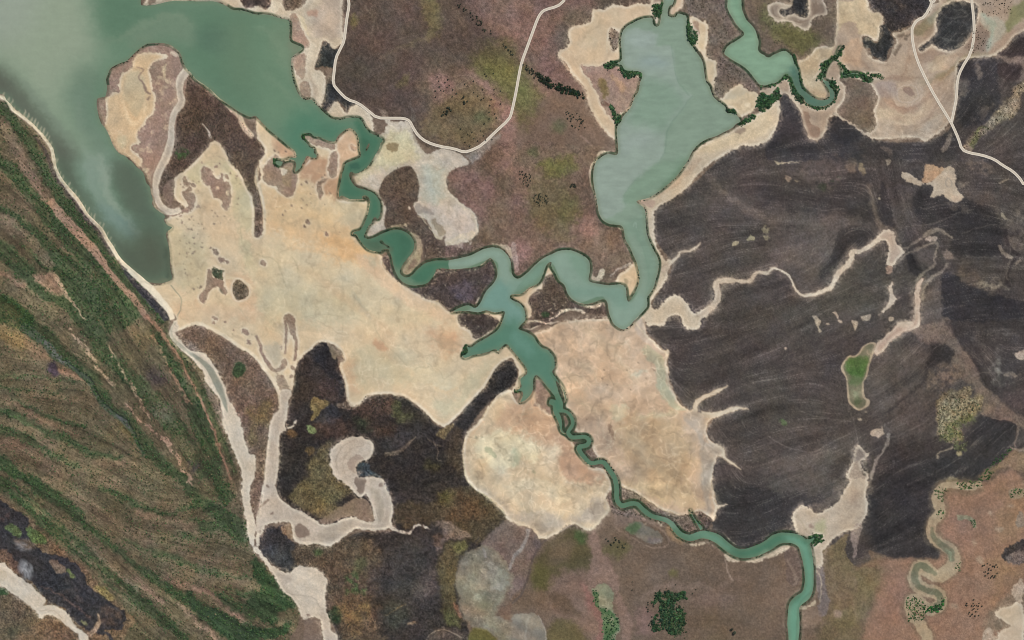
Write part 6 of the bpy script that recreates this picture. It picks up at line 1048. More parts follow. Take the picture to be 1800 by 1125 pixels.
for pl_, n_ in (('@21 120 1000 660 1020 640 1110 100 1110', 34), ('@11 950 860 1350 1000 1360 1060 1100 930', 16), ('@11 1150 560 1560 580 1500 640 1180 700', 14), ('@12 1420 0 1560 60 1540 130 1440 60', 16), ('@11 1260 770 1560 760 1500 800 1280 800', 10), ('@23 800 100 1250 270 1300 330 1150 320', 14)):
    q_ = smooth(parse(pl_))
    for _ in range(n_):
        x_, y_ = rs_.uniform(q_[:, 0].min(), q_[:, 0].max()), rs_.uniform(q_[:, 1].min(), q_[:, 1].max())
        lay(ribbon(np.array([(x_, y_), (x_ + rs_.uniform(-1, 3), y_ + rs_.uniform(-2, 1)), (x_ + rs_.uniform(1, 5), y_ - rs_.uniform(-1, 3))]), [.6, rs_.uniform(.8, 2), .5]), (208, 190, 164), wa=1, op=.8)
# dark mangrove mud just above the waterline
Mb = blur1(M, 2); Mb1 = blur1(M, 1)
rim = sstep(.015, .13, Mb) * (1 - sstep(.3, .8, M))
west = ((X < 330) & (Y > 160)) | ((X < 268) & (Y > 150)) | ((X > 240) & (X < 400) & (Y < 30))
rimk = (rim * np.clip(np.where(west, .2, .8) * (.75 + 1.3 * fbm(X, Y, 34, 4, 5, .6)), 0, 1))[..., None]
COL = COL * (1 - rimk) + np.array((58, 74, 54), np.float32) * rimk
L_((112, 118, 104), '@01 1200 880 1240 930 1275 980 1270 1050 1245 1100 1240 1124', 1.5, wa=.3, op=.8)
# green belts along the creeks
def mang(s, op=.85): P((44, 72, 46), s, wa=1.2, op=op, kind='scrub', props=dict(dot=0))
THICK = [('@20 645 450 690 430 765 440 725 462 690 485 650 475', 'green mangrove thicket along the small inlet on the lagoon west shore'),
         ('@20 765 470 830 502 890 500 920 540 905 572 880 532 830 552 775 515', 'green mangrove thicket on the point of the lagoon west shore'),
         ('@20 690 730 718 760 732 808 770 818 766 858 740 872 715 822', 'green mangrove thicket at the foot of the pinkish mud flat'),
         ('@20 1232 130 1262 190 1302 240 1295 300 1250 312 1230 270', 'green mangrove thicket hugging the upper east shore of the lagoon'),
         ('@20 1505 785 1550 762 1575 800 1540 800', 'small mangrove clump on the south east corner of the lagoon'),
         ('@20 1585 872 1640 845 1690 808 1722 820 1650 868 1600 885', 'mangrove thicket tapering inland from the lagoon south east corner'),
         ('@20 1715 700 1760 650 1800 680 @30 70 620 75 690 10 745 @20 1800 765 1735 772', 'mangrove thicket between the lagoon and the curled green creek'),
         ('@20 992 50 1062 28 1048 110 1000 120', 'green mangrove clump at the lagoon inlet on the top edge'),
         ('@Z1340,80,8.182 840 270 930 215 1050 150 1120 40 1160 0 1150 120 1080 190 980 250 920 360 870 480 790 470 840 370', 'mangrove belt along the thin north arm of the curled creek'),
         ('@Z1340,80,8.182 1080 230 1150 270 1210 350 1230 395 1420 390 1480 440 1590 500 1570 530 1450 500 1400 450 1250 440 1170 460 1130 420 1160 360', 'mangrove belt along the thin east arm of the curled creek'),
         ('@Z1340,80,8.182 1490 370 1560 410 1730 440 1720 475 1600 460 1530 430', 'bright green mangrove tip where the thin east arm ends'),
         ('@Z1340,80,8.182 0 580 200 540 330 430 420 480 470 600 590 750 600 830 820 890 940 870 1050 760 1040 650 980 560 1000 480 1060 560 1080 700 1000 850 860 920 700 890 500 780 420 650 400 520 320 480 200 560 0 610', 'mangrove belt round the outside of the curled green creek'),
         ('@Z1340,80,8.182 430 130 500 220 510 300 550 420 560 560 640 660 620 670 540 560 520 400 460 260', 'mangrove strip on the inner bank of the curled green creek'),
         ('@33 290 410 320 385 375 395 375 430 335 455 310 440', 'small green mangrove clump at the river bend beside the sandy pan'),
         ('@23 1240 195 1262 240 1310 300 1290 300 1250 250', 'thin green mangrove line on the side inlet of the river'),
         ('@Z450,200,7.2 225 590 280 570 310 600 290 680 240 640', 'dark mangrove clump at the head of the small forked inlet'),
         ('@Z450,200,7.2 570 290 600 250 680 245 700 265 640 270 600 310 640 350 610 345', 'mangrove fringe on the blunt headland in the estuary'),
         ('@12 1440 240 1480 170 1500 200 1560 165 1530 205 1500 215 1480 250', 'mangrove fringe at the western tip of the creek'),
         ('@22 15 505 60 480 80 495 40 515', 'mangrove tuft on the western stub of the creek')]
for s_, _ in THICK: mang(s_)
GROVE = ['@23 1000 825 1025 785 1065 800 1055 840 1010 862', '@23 1055 812 1100 790 1160 800 1205 788 1228 830 1180 850 1110 840', '@23 1050 850 1120 840 1140 880 1120 930 1190 900 1208 990 1195 1050 1140 1105 1095 1062 1050 1040 1036 940', '@23 990 960 1015 950 1012 1000 1030 1050 1000 1072 985 1010']
for s_ in GROVE: P((62, 80, 54), s_, wa=2.5, op=.8, kind='scrub', props=dict(dot=0))
P((112, 106, 88), '@23 1090 880 1140 860 1170 920 1150 990 1110 940', wa=3, op=.7, blur=1.5)
# ------------------------------------------------------------------ run of the ridges and wind streaks (line integral of noise along these strikes)
FLOW = ['@01 1300 420 1600 560 1800 700 @11 300 800 700 960 1100 1100 @12 1100 200 1400 330', '@11 100 300 400 450 700 600 900 800', '@12 300 60 700 250 1100 500 1330 700', '@01 1250 520 1260 800', '@01 1500 760 1750 860 @11 300 1000 @12 500 60', '@22 100 100 500 300 900 600 1200 900 1350 1124', '@22 950 120 1060 400 1200 640 1350 850 1380 1124', '@23 800 20 1100 160 1350 200', '@12 1750 520 1500 850 1500 1050 @13 1600 60 1780 220 @23 200 360 500 300 680 120', '@22 50 620 200 900 400 1100', '@10 900 950 1100 1050 @11 1250 100 1300 300 1500 500', '@02 1240 100 1500 400 1650 800 1740 1124', '@13 100 0 90 250 50 400', '@13 200 220 500 400 850 330 900 100', '@20 400 250 420 450 560 700 700 950', '@20 1300 1080 1600 960 1800 820', '@30 800 700 960 800 1150 700 1300 500', '@30 500 100 600 300 760 500 900 550', '@33 300 250 500 250 640 60', '@03 0 620 300 840 600 1120', '@00 0 700 180 860 340 1060 @01 400 120 560 340 740 560 960 860 1180 1100', '@01 0 20 290 330 590 660 880 960 @02 1000 60 1180 300 1350 560 1480 840 1620 1120', '@01 0 370 270 600 600 900 @02 740 60 1000 420 1240 760 1400 1100',
        '@02 120 20 440 250 660 440 880 700 1090 960', '@02 0 380 330 405 600 440', '@02 0 480 330 515 460 500', '@02 0 640 270 760 520 870 780 960', '@02 0 1000 200 1124 @03 480 160 760 330', '@03 0 40 380 330 760 660 1000 870 1250 1080', '@03 230 60 640 350 1120 720 1620 1120', '@03 700 60 970 180 1220 240 1400 190', '@03 860 420 1330 600 1795 690', '@03 1300 800 1650 1060',
        '@21 1000 420 1400 360 1790 380', '@21 1100 720 1500 560 1790 520', '@21 1300 1060 1700 960', '@22 1000 100 1400 60 1790 -40', '@22 1120 400 1400 340 1790 200', '@22 1300 640 1560 480 1790 400', '@32 0 330 300 200 560 60', '@32 0 480 300 430 540 520', '@32 640 620 860 480 1100 260', '@32 850 860 1100 780', '@32 860 1100 1200 960 1400 800', '@33 720 240 960 100 1160 20', '@33 0 200 300 90 560 0', '@23 1420 330 1790 260', '@31 0 300 300 360 700 440', '@31 0 900 400 700 560 500', '@31 300 1060 800 960', '@31 840 0 860 300 940 560', '@31 1100 350 1500 300 1790 380', '@31 1300 1060 1790 1060', '@32 1320 60 1600 520', '@30 300 1080 760 1040 1300 1040', '@30 1350 900 1600 500 1790 300', '@22 1400 900 1790 830',
        '@12 300 560 400 300 480 160', '@12 480 160 600 480', '@12 300 840 700 700 1000 780', '@12 900 1040 1400 760 1700 360', '@13 950 200 1400 20', '@13 850 640 1260 620', '@13 900 1000 1270 860', '@10 600 300 1100 700', '@20 0 300 300 700 700 1100', '@23 300 900 700 1100', '@33 900 700 1400 600']
fp = []; fa = []
for s_ in FLOW:
    q = smooth(parse(s_), False, 6)
    d = np.diff(q, axis=0); a = np.arctan2(d[:, 1], d[:, 0]); fp.append((q[1:] + q[:-1]) / 2); fa.append(a)
fp = np.vstack(fp); fa = np.concatenate(fa)
cs = 30; cgx = np.arange(-PAD - cs, 1800 + PAD + 2 * cs, cs); cgy = np.arange(-PAD - cs, 1125 + PAD + 2 * cs, cs)
CX, CY = np.meshgrid(cgx, cgy)
d2 = (CX[..., None] - fp[:, 0]) ** 2 + (CY[..., None] - fp[:, 1]) ** 2
wgt = 1 / (d2 + 200) ** 1.6
c2 = (wgt * np.cos(2 * fa)).sum(-1); s2 = (wgt * np.sin(2 * fa)).sum(-1); nn = np.hypot(c2, s2); c2 /= nn; s2 /= nn
ii = (Y - cgy[0]) / cs; jj = (X - cgx[0]) / cs
ang = .5 * np.arctan2(bil(s2, ii, jj), bil(c2, ii, jj)) + .18 * fbm(X, Y, 60, 2, 31)
vx, vy = np.cos(ang).astype(np.float32), np.sin(ang).astype(np.float32)
src1 = RNG.random((GH, GW)).astype(np.float32); src2 = blur1(RNG.random((GH, GW)).astype(np.float32), 2)
src1 = (src1 - .5) / src1.std(); src2 = (src2 - .5) / src2.std()
src3 = blur1(RNG.random((GH, GW)).astype(np.float32), 5); src3 = (src3 - .5) / src3.std(); lic3 = np.zeros((GH, GW), np.float32)
lic1 = np.zeros((GH, GW), np.float32); lic2 = np.zeros((GH, GW), np.float32)
I0, J0 = np.mgrid[0:GH, 0:GW].astype(np.float32); ns = 0
for sgn in (1, -1):
    pi_, pj_ = I0.copy(), J0.copy(); pvx = vx * sgn; pvy = vy * sgn
    for k in range(30):
        a_ = np.clip(pi_ + .5, 0, GH - 1).astype(np.int32); b_ = np.clip(pj_ + .5, 0, GW - 1).astype(np.int32)
        lic1 += src1[a_, b_] * (k < 9); lic2 += src2[a_, b_] * (k < 18); lic3 += src3[a_, b_]
        cx_, cy_ = vx[a_, b_], vy[a_, b_]; fl = np.where(cx_ * pvx + cy_ * pvy < 0, -1, 1)
        pvx, pvy = cx_ * fl, cy_ * fl; pj_ += pvx * 1.4; pi_ += pvy * 1.4
lic1 /= lic1.std(); lic2 /= lic2.std(); lic3 /= lic3.std()
# ------------------------------------------------------------------ final soil colour and relief
marb = fbm(X + 14 * fbm(X, Y, 40, 3, 61), Y + 14 * fbm(X, Y, 40, 3, 67), 26, 4, 71)
vein = 1 - np.abs(fbm(X + 9 * fbm(X, Y, 22, 3, 62), Y + 9 * fbm(X, Y, 22, 3, 68), 34, 4, 74, .55)) * 7
vein2 = 1 - np.abs(fbm(X + 6 * fbm(X, Y, 14, 3, 63), Y + 6 * fbm(X, Y, 14, 3, 69), 17, 3, 76, .5)) * 6
vein = np.clip(vein, 0, 1)
white = RNG.normal(size=(GH, GW)).astype(np.float32)
spn = .75 * white + 1.5 * fbm(X, Y, 4, 2, 81)
grs = sstep(.06, .1, PROP['spk'])                             # vegetated ground is patchier
snd = sstep(.02, .045, PROP['swl'])                           # bare salt and sand: silt, iron stain and algae drawn out along the run of the tide
l3 = lic3 + 1.6 * fbm(X, Y, 70, 4, 141, .55); q3 = 1.4 * fbm(X + 30 * WX, Y + 30 * WY, 80, 5, 143, .6) - .5 * lic3; a3 = 1.5 * fbm(X - 20 * WY, Y + 20 * WX, 60, 5, 147, .6) + .4 * lic3
def tone(w, c):
    global COL
    w = (snd * np.clip(w, 0, 1))[..., None]; COL = COL * (1 - w) + np.array(c, np.float32) * w
tone(.16 * sstep(.2, 2.0, l3), (174, 164, 136)); tone(.11 * sstep(.1, 1.2, q3), (200, 160, 126)); tone(.10 * sstep(.35, 1.2, -q3), (214, 200, 174)); tone(.15 * sstep(.2, 1.2, a3), (158, 140, 118)); tone(.11 * sstep(.5, 2.2, -l3), (186, 150, 122))
tone(.26 * np.clip(vein, 0, 1) * sstep(-.3, .7, a3), (164, 144, 120)); tone(.34 * np.clip(vein2 * 1.6 - .9, 0, 1) * sstep(.0, .8, -a3), (220, 206, 180))
COL = COL * (1 + snd[..., None] * np.array((.03, .032, .015), np.float32))
SMK = np.maximum(1 - sstep(.95, 1.05, PROP['hgt']), sstep(.1, .5, M)); SMb = blur1(SMK, 3); SMc = blur1(SMK, 6)
rimw = (SMK * (1 - sstep(.62, .97, SMb)) * (1 - sstep(.02, .1, Mb)) * .72 * np.clip(.8 + .8 * fbm(X, Y, 24, 3, 151), 0, 1))[..., None]
COL = COL * (1 - rimw) + np.array((219, 206, 183), np.float32) * rimw      # salt crust where the tide last stood
halo = ((1 - SMK) * sstep(.03, .4, SMc) * (1 - sstep(.02, .1, Mb)) * np.clip(.3 + .9 * DIS, 0, .55))[..., None]
COL = COL * (1 - halo) + np.array((168, 150, 130), np.float32) * halo      # blown sand thinning out into the grass
lum = 1 + PROP['spk'] * np.clip(spn, -2.2, 2.2) * .8 + PROP['strk'] * (.34 * lic2 + .30 * lic1 + .42 * lic3) * .8 + PROP['swl'] * (marb * 1.1 - .8 * vein + .7 * np.clip(vein2, 0, 1)) + (.05 + .06 * grs) * fbm(X, Y, 90, 5, 91, .6) + (.03 + .05 * grs) * fbm(X, Y, 14, 3, 95)
warm = (.03 * fbm(X, Y, 34, 4, 97) + PROP['swl'] * .3 * fbm(X, Y, 30, 4, 99) + PROP['spk'] * .35 * fbm(X, Y, 30, 5, 101, .65))
grn = grs * .06 * fbm(X, Y, 50, 5, 102, .65)
bur = sstep(.1, .13, PROP['strk']) * (1 - sstep(.1, .11, PROP['spk'])) * sstep(1.5, 2.4, 1.1 * lic1 + .5 * lic2 + .6 * fbm(X, Y, 80, 3, 161)) * .3
COL = COL * (1 - bur[..., None]) + np.array((128, 118, 109), np.float32) * bur[..., None]   # pale scars along the run of the fire
lm_ = (COL * np.array((.3, .59, .11), np.float32)).sum(-1, keepdims=True); COL = lm_ + (COL - lm_) * (.91 - .14 * sstep(.1, .13, PROP['strk']) * (1 - sstep(.1, .11, PROP['spk'])))[..., None]
COL = COL * np.clip(lum, .45, 1.6)[..., None] * np.stack([1 + warm, 1 + grn, 1 - 1.2 * warm], -1)
mg = (1 - sstep(.62, .99, blur1(M, 4))) * sstep(.5, .9, M) * .35
WCOL = WCOL * (1 - mg[..., None]) + np.array((112, 124, 96), np.float32) * mg[..., None]   # shallows
lm_ = (WCOL * np.array((.3, .59, .11), np.float32)).sum(-1, keepdims=True); WCOL = lm_ + (WCOL - lm_) * .9
wl = 1 + np.where(X < 560, .008, np.where(Y > 600, .05, .03)) * fbm(X, Y, 26, 4, 103) + np.where(X < 560, .02, .012) * fbm(X, Y, 120, 4, 104) + .014 * fbm(X * .35, Y * 1.6, 7, 3, 107) + np.where((X > 1030) & (Y < 480), .05 * fbm(X * .3 + .1 * Y, Y, 5, 3, 109), 0) + .008 * white
WCOL = WCOL * wl[..., None]
def lin(c):
    c = np.clip(c / 255., 0, 1); return np.where(c <= .04045, c / 12.92, ((c + .055) / 1.055) ** 2.4) / KAL
LC = lin(COL).astype(np.float32); WC = lin(WCOL).astype(np.float32)
hg = blur1(PROP['hgt'], 3)
relief = hg + .5 * fbm(X, Y, 60, 4, 111) * sstep(1, 3, hg) + sstep(3, 4, hg) * (1.5 * blur1(lic2, 1) + .5 * lic1) * .8 + .12 * fbm(X, Y, 8, 3, 115) * sstep(1, 2.5, hg)
Z = (np.maximum(.3, relief) * (1 - Mb) ** 1.3 + .1) * (1 - M) + (-.12 - 2.6 * Mb ** 3) * M

# ------------------------------------------------------------------ materials
def land_mat(name, scale, contrast, bump, rough=.95):
    m = bpy.data.materials.new(name); m.use_nodes = True; n = m.node_tree.nodes; l = m.node_tree.links
    b = n['Principled BSDF']; b.inputs['Roughness'].default_value = rough; b.inputs['Specular IOR Level'].default_value = .12
    at = n.new('ShaderNodeAttribute'); at.attribute_name = 'soil'
    tc = n.new('ShaderNodeTexCoord'); mp = n.new('ShaderNodeMapping'); mp.inputs['Scale'].default_value = (1 / scale,) * 3
    nz = n.new('ShaderNodeTexNoise'); nz.inputs['Detail'].default_value = 5; nz.inputs['Roughness'].default_value = .62; nz.inputs['Scale'].default_value = 1
    l.new(tc.outputs['Object'], mp.inputs[0]); l.new(mp.outputs[0], nz.inputs['Vector'])
    mr = n.new('ShaderNodeMapRange'); mr.inputs['From Min'].default_value = .3; mr.inputs['From Max'].default_value = .7
    mr.inputs['To Min'].default_value = 1 - contrast; mr.inputs['To Max'].default_value = 1 + contrast
    l.new(nz.outputs[0], mr.inputs[0])
    mx = n.new('ShaderNodeVectorMath'); mx.operation = 'SCALE'; l.new(at.outputs['Color'], mx.inputs[0]); l.new(mr.outputs[0], mx.inputs['Scale'])
    l.new(mx.outputs[0], b.inputs['Base Color'])
    bp = n.new('ShaderNodeBump'); bp.inputs['Strength'].default_value = bump; bp.inputs['Distance'].default_value = .6
    l.new(nz.outputs[0], bp.inputs['Height']); l.new(bp.outputs[0], b.inputs['Normal'])
    return m
LM = dict(sand=land_mat('sand', 8, .03, .15), bed=land_mat('silt', 7, .07, .25), mud=land_mat('mud', 6, .12, .35), scrub=land_mat('scrub_soil', 6, .28, .7), burnt=land_mat('burnt_soil', 7, .22, .6),
          grass=land_mat('dry_grass', 7, .2, .6), wood=land_mat('woodland_floor', 7, .3, .8), pan=land_mat('clay', 7, .08, .25), char=land_mat('ash', 7, .3, .7), bush=land_mat('bush_soil', 6, .3, .7))
wm = land_mat('silty_water', 30, .03, .0, rough=.12); wm.node_tree.nodes['Principled BSDF'].inputs['Specular IOR Level'].default_value = .35

def tag(o, label=None, cat=None, group=None, kind=None):
    if label: o['label'] = label
    if cat: o['category'] = cat
    if group: o['group'] = group
    if kind: o['kind'] = kind
    return o
def wx(px): return (px - 900.0) * KM
def wy(py): return (562.5 - py) * KM
def sheet(name, fi, fj, zmap, cmap, mat):
    """one mesh from the grid cells (fi, fj)"""
    q = np.stack([fi * GW + fj, (fi + 1) * GW + fj, (fi + 1) * GW + fj + 1, fi * GW + fj + 1], 1)
    v, inv = np.unique(q, return_inverse=True); inv = inv.reshape(-1)
    vi, vj = v // GW, v % GW
    co = np.stack([wx(gx[vj]), wy(gy[vi]), zmap[vi, vj]], 1).astype(np.float32)
    me = bpy.data.meshes.new(name)
    me.vertices.add(len(v)); me.vertices.foreach_set('co', co.ravel())
    me.loops.add(len(inv)); me.loops.foreach_set('vertex_index', inv.astype(np.int32))
    me.polygons.add(len(q)); me.polygons.foreach_set('loop_start', np.arange(0, len(inv), 4, dtype=np.int32))
    me.polygons.foreach_set('use_smooth', np.ones(len(q), bool))
    at = me.attributes.new('soil', 'FLOAT_COLOR', 'POINT')
    at.data.foreach_set('color', np.concatenate([cmap[vi, vj], np.ones((len(v), 1), np.float32)], 1).astype(np.float32).ravel())
    me.update(calc_edges=True); me.materials.append(mat)
    o = bpy.data.objects.new(name, me); C.objects.link(o); return o
cellR = REG[:-1, :-1]
deep = np.minimum(np.minimum(M[:-1, :-1], M[1:, :-1]), np.minimum(M[:-1, 1:], M[1:, 1:])) > .995
wet = np.maximum(np.maximum(M[:-1, :-1], M[1:, :-1]), np.maximum(M[:-1, 1:], M[1:, 1:])) > .01
for idx, (nm, lab, cat, kd) in enumerate(REGIONS):
    fi, fj = np.nonzero((cellR == idx) & ~deep)
    if len(fi) == 0: continue
    tag(sheet(nm, fi, fj, Z, LC, LM[kd]), lab, cat, kind='structure')
xc = X[:-1, :-1]; yc = Y[:-1, :-1]
wid = np.full(xc.shape, 1)
wid[(xc < 600) & (yc < 252) & (M_ne[:-1, :-1] < .01)] = 0; wid[(xc < 330)] = 0; wid[(xc > 470) & (xc < 560) & (yc > 240) & (yc < 312)] = 0
wid[(xc > 1030) & (yc < 362)] = 2
wid[(xc > 950) & (yc > 676)] = 3
wid[(M_ne[:-1, :-1] > 0) | ((xc > 1262) & (yc < 205) & (M_main[:-1, :-1] < .01))] = 4
Z0 = np.zeros_like(Z)
for k, (nm, lab) in enumerate([('estuary', 'wide grey green estuary in the upper left'), ('tidal_creek', 'green tidal creek winding through the salt flats, centre'), ('lagoon', 'wide pale green lagoon in the upper middle'), ('river', 'narrow jade river winding to the bottom edge, right'), ('curled_creek', 'green creek curling at the top right, beside the scrub plain')]):
    fi, fj = np.nonzero(wet & (wid == k))
    tag(sheet(nm, fi, fj, Z0, WC, wm), lab, 'water', kind='structure')
# the plain carries on to the horizon
def border():
    ox = np.concatenate([[-30000, -12000, -6000], np.linspace(-3000, gx[0], 100)[:-1], np.linspace(gx[0], gx[-1], 70), np.linspace(gx[-1], 4800, 100)[1:], [8000, 14000, 32000]])
    oy = np.concatenate([[-30000, -12000, -6000], np.linspace(-3000, gy[0], 100)[:-1], np.linspace(gy[0], gy[-1], 46), np.linspace(gy[-1], 4200, 100)[1:], [8000, 14000, 32000]])
    OX, OY = np.meshgrid(ox, oy); cx_ = np.clip(OX, gx[0], gx[-1]); cy_ = np.clip(OY, gy[0], gy[-1]); dd = np.hypot(OX - cx_, OY - cy_)
    src = LC * (1 - M[..., None]) + WC * M[..., None]; sb = np.stack([blur1(src[..., k], 8) for k in range(3)], -1)
    near = np.stack([bil(sb[..., k], (cy_ + PAD + 25 * fbm(OX, OY, 60, 3, 171)) / S, (cx_ + PAD + 25 * fbm(OX, OY, 60, 3, 172)) / S) for k in range(3)], -1)
    t = sstep(-.4, .4, fbm(OX, OY, 240, 5, 173))[..., None]; far = np.array((.07, .058, .048)) * (1 - t) + np.array((.19, .15, .11)) * t
    w = sstep(60, 700, dd)[..., None]; cc = near * (1 - w) + far * w
    h_, w_ = OX.shape; zz = np.where(dd > 0, .35, .3) - 1.5 * sstep(3000, 20000, dd)
    a_, b_ = np.nonzero(~((ox[:-1] >= gx[0] - .01) & (ox[1:] <= gx[-1] + .01))[None, :] | ~((oy[:-1] >= gy[0] - .01) & (oy[1:] <= gy[-1] + .01))[:, None])
    q = np.stack([a_ * w_ + b_, (a_ + 1) * w_ + b_, (a_ + 1) * w_ + b_ + 1, a_ * w_ + b_ + 1], 1)
    me = bpy.data.meshes.new('outer_plain'); me.from_pydata(np.stack([wx(OX), wy(OY), zz], -1).reshape(-1, 3).tolist(), [], q.tolist())
    at = me.attributes.new('soil', 'FLOAT_COLOR', 'POINT'); at.data.foreach_set('color', np.concatenate([cc.reshape(-1, 3), np.ones((h_ * w_, 1))], 1).astype(np.float32).ravel())
    me.materials.append(LM['grass']); me.update()
    o = bpy.data.objects.new('outer_plain', me); C.objects.link(o); tag(o, 'brown plain stretching away beyond the picture', 'ground', kind='structure')
border()
# ------------------------------------------------------------------ roads
def plain_mat(name, srgb, rough=.9, noise=(.0, 10)):
    m = bpy.data.materials.new(name); m.use_nodes = True; n = m.node_tree.nodes; l = m.node_tree.links; b = n['Principled BSDF']
    b.inputs['Roughness'].default_value = rough; b.inputs['Specular IOR Level'].default_value = .15
    c = lin(np.array(srgb, float)); 
    nz = n.new('ShaderNodeTexNoise'); nz.inputs['Scale'].default_value = 1 / noise[1]; nz.inputs['Detail'].default_value = 4
    tc = n.new('ShaderNodeTexCoord'); l.new(tc.outputs['Object'], nz.inputs['Vector'])
    cr = n.new('ShaderNodeValToRGB'); k = noise[0]
    cr.color_ramp.elements[0].position = .3; cr.color_ramp.elements[0].color = (*(c * (1 - k)), 1)
    cr.color_ramp.elements[1].position = .7; cr.color_ramp.elements[1].color = (*(c * (1 + k)), 1)
    l.new(nz.outputs[0], cr.inputs[0]); l.new(cr.outputs[0], b.inputs['Base Color']); return m
ROADM = plain_mat('road_gravel', (200, 189, 172), .95, (.06, 14)); VERGM = plain_mat('graded_verge', (223, 213, 197), .95, (.05, 9))
def zat(px, py): return float(bil(Z, np.array([(py + PAD) / S]), np.array([(px + PAD) / S]))[0])
def strip(name, p, off, w, z, mat, parent=None):
    """flat-topped band of width w, off plan units beside the line p, with real sides"""
    d = np.gradient(p, axis=0); d /= np.hypot(d[:, 0], d[:, 1])[:, None]; n = np.stack([-d[:, 1], d[:, 0]], 1)
    v = []; f = []
    for i in range(len(p)):
        zz = max(.4, zat(*p[i])) + z
        for o, h in ((off - w / 2 - .3, -1.2), (off - w / 2, 0), (off + w / 2, 0), (off + w / 2 + .3, -1.2)):
            q = p[i] + n[i] * o; v.append((wx(q[0]), wy(q[1]), zz + h))
    for i in range(len(p) - 1):
        for k in range(3): a = 4 * i + k; f.append((a, a + 1, a + 5, a + 4))
    me = bpy.data.meshes.new(name); me.from_pydata(v, [], f); me.materials.append(mat); me.update()
    o = bpy.data.objects.new(name, me); C.objects.link(o); o.parent = parent; return o
def road(s, label):
    p = parse(s)
    p = np.vstack([p[:1], *[[a * .75 + b * .25, a * .25 + b * .75] for a, b in zip(p[:-1], p[1:])], p[-1:]])
    q = [p[0]]
    for a, b in zip(p[:-1], p[1:]):
        n = max(1, int(np.hypot(*(b - a)) / 4))
        q += [a + (b - a) * (k + 1) / n for k in range(n)]
    q = np.array(q); q = q[np.concatenate([[True], np.hypot(*np.diff(q, axis=0).T) > .5])]
    r = tag(strip('dirt_road', q, 0, 4.2, .6, ROADM), label, 'road', kind='structure')
    for sd_ in (-1, 1): strip('verge', q, sd_ * 1.8, .9, .95, VERGM, r)
road('@10 650 0 655 40 640 120 630 200 620 290 595 340 560 410 550 500 540 590 580 640 640 700 720 725 790 780 850 830 950 832 1040 832 1080 850 1105 900 1140 955 1200 1000 1290 1030 1390 1045 1465 1072 1520 1055 1590 1020 1680 930 1780 840 1798 790 @20 30 640 50 520 70 430 100 350 140 240 180 130 205 90 230 70 320 45 350 20 370 0', 'pale dirt road looping round the central grassland')
road('@30 1135 0 1155 20 1100 120 1050 140 1020 180 1010 220 1020 320 1050 430 1110 560 1180 690 1280 850 1300 890 1340 980 1360 1050 1410 1075 1500 1090 1590 1120 @31 1650 40 1720 80 1770 130 1800 180', 'pale dirt road winding from the top to the right edge')
road('@30 1430 0 1445 120 1450 240 1430 370 1360 480 1330 560 1325 690 1305 790 1290 860', 'straighter pale dirt road joining the fork from the top right')
road('@30 1172 0 1157 18', 'short pale road stub meeting the winding road at the top edge')

# ------------------------------------------------------------------ trees
def leaf_mat(name, mode):
    m = bpy.data.materials.new(name); m.use_nodes = True; n = m.node_tree.nodes; l = m.node_tree.links; b = n['Principled BSDF']
    b.inputs['Roughness'].default_value = .7; b.inputs['Specular IOR Level'].default_value = .15
    tc = n.new('ShaderNodeTexCoord'); nz = n.new('ShaderNodeTexNoise'); nz.inputs['Scale'].default_value = 2.2; nz.inputs['Detail'].default_value = 3
    l.new(tc.outputs['Object'], nz.inputs['Vector'])
    mr = n.new('ShaderNodeMapRange'); mr.inputs['From Min'].default_value = .3; mr.inputs['From Max'].default_value = .7; mr.inputs['To Min'].default_value = .65; mr.inputs['To Max'].default_value = 1.4
    l.new(nz.outputs[0], mr.inputs[0]); mx = n.new('ShaderNodeVectorMath'); mx.operation = 'SCALE'; l.new(mr.outputs[0], mx.inputs['Scale'])
    if mode == 'inst':
        a = n.new('ShaderNodeAttribute'); a.attribute_type = 'INSTANCER'; a.attribute_name = 'tint'; l.new(a.outputs['Color'], mx.inputs[0])
    else:
        oi = n.new('ShaderNodeObjectInfo'); cr = n.new('ShaderNodeValToRGB')
        cr.color_ramp.elements[0].color = (.034, .036, .024, 1); cr.color_ramp.elements[1].color = (.06, .068, .042, 1)
        l.new(oi.outputs['Random'], cr.inputs[0]); l.new(cr.outputs[0], mx.inputs[0])
    l.new(mx.outputs[0], b.inputs['Base Color']); return m
LEAF = leaf_mat('leaves', 'obj'); LEAFI = leaf_mat('thicket_leaves', 'inst'); BARK = plain_mat('bark', (92, 76, 62), .9, (.2, .6))
import bmesh
def crown_mesh(seed):
    r = random.Random(seed); bm = bmesh.new()
    for k in range(7):                                       # leafy boughs
        if k == 0: c = Vector((0, 0, .55)); s = .55
        else:
            a = k * 1.05 + r.uniform(-.3, .3); d = r.uniform(.4, .68); c = Vector((d * math.cos(a), d * math.sin(a), r.uniform(.3, .65))); s = r.uniform(.28, .46)
        g = bmesh.ops.create_icosphere(bm, subdivisions=1, radius=s)
        for v in g['verts']: v.co = Vector((v.co.x, v.co.y, v.co.z * .75)) * r.uniform(.72, 1.25) + c
    for k in range(46):                                      # single sprays standing out of the boughs
        a = r.uniform(0, 6.283); d = math.sqrt(r.random()) * 1.05; c = Vector((d * math.cos(a), d * math.sin(a), .35 + .75 * math.sqrt(max(0, 1.12 - d * d)) * r.uniform(.55, 1)))
        u = Vector((r.gauss(0, 1), r.gauss(0, 1), r.gauss(0, .5))).normalized() * r.uniform(.1, .2); w = u.cross(Vector((r.gauss(0, 1), r.gauss(0, 1), r.gauss(0, 1)))).normalized() * r.uniform(.06, .13)
        bm.faces.new([bm.verts.new(c + q) for q in (u, w, -u, -w)])
    me = bpy.data.meshes.new('crown'); bm.to_mesh(me); bm.free(); me.materials.append(LEAF); return me
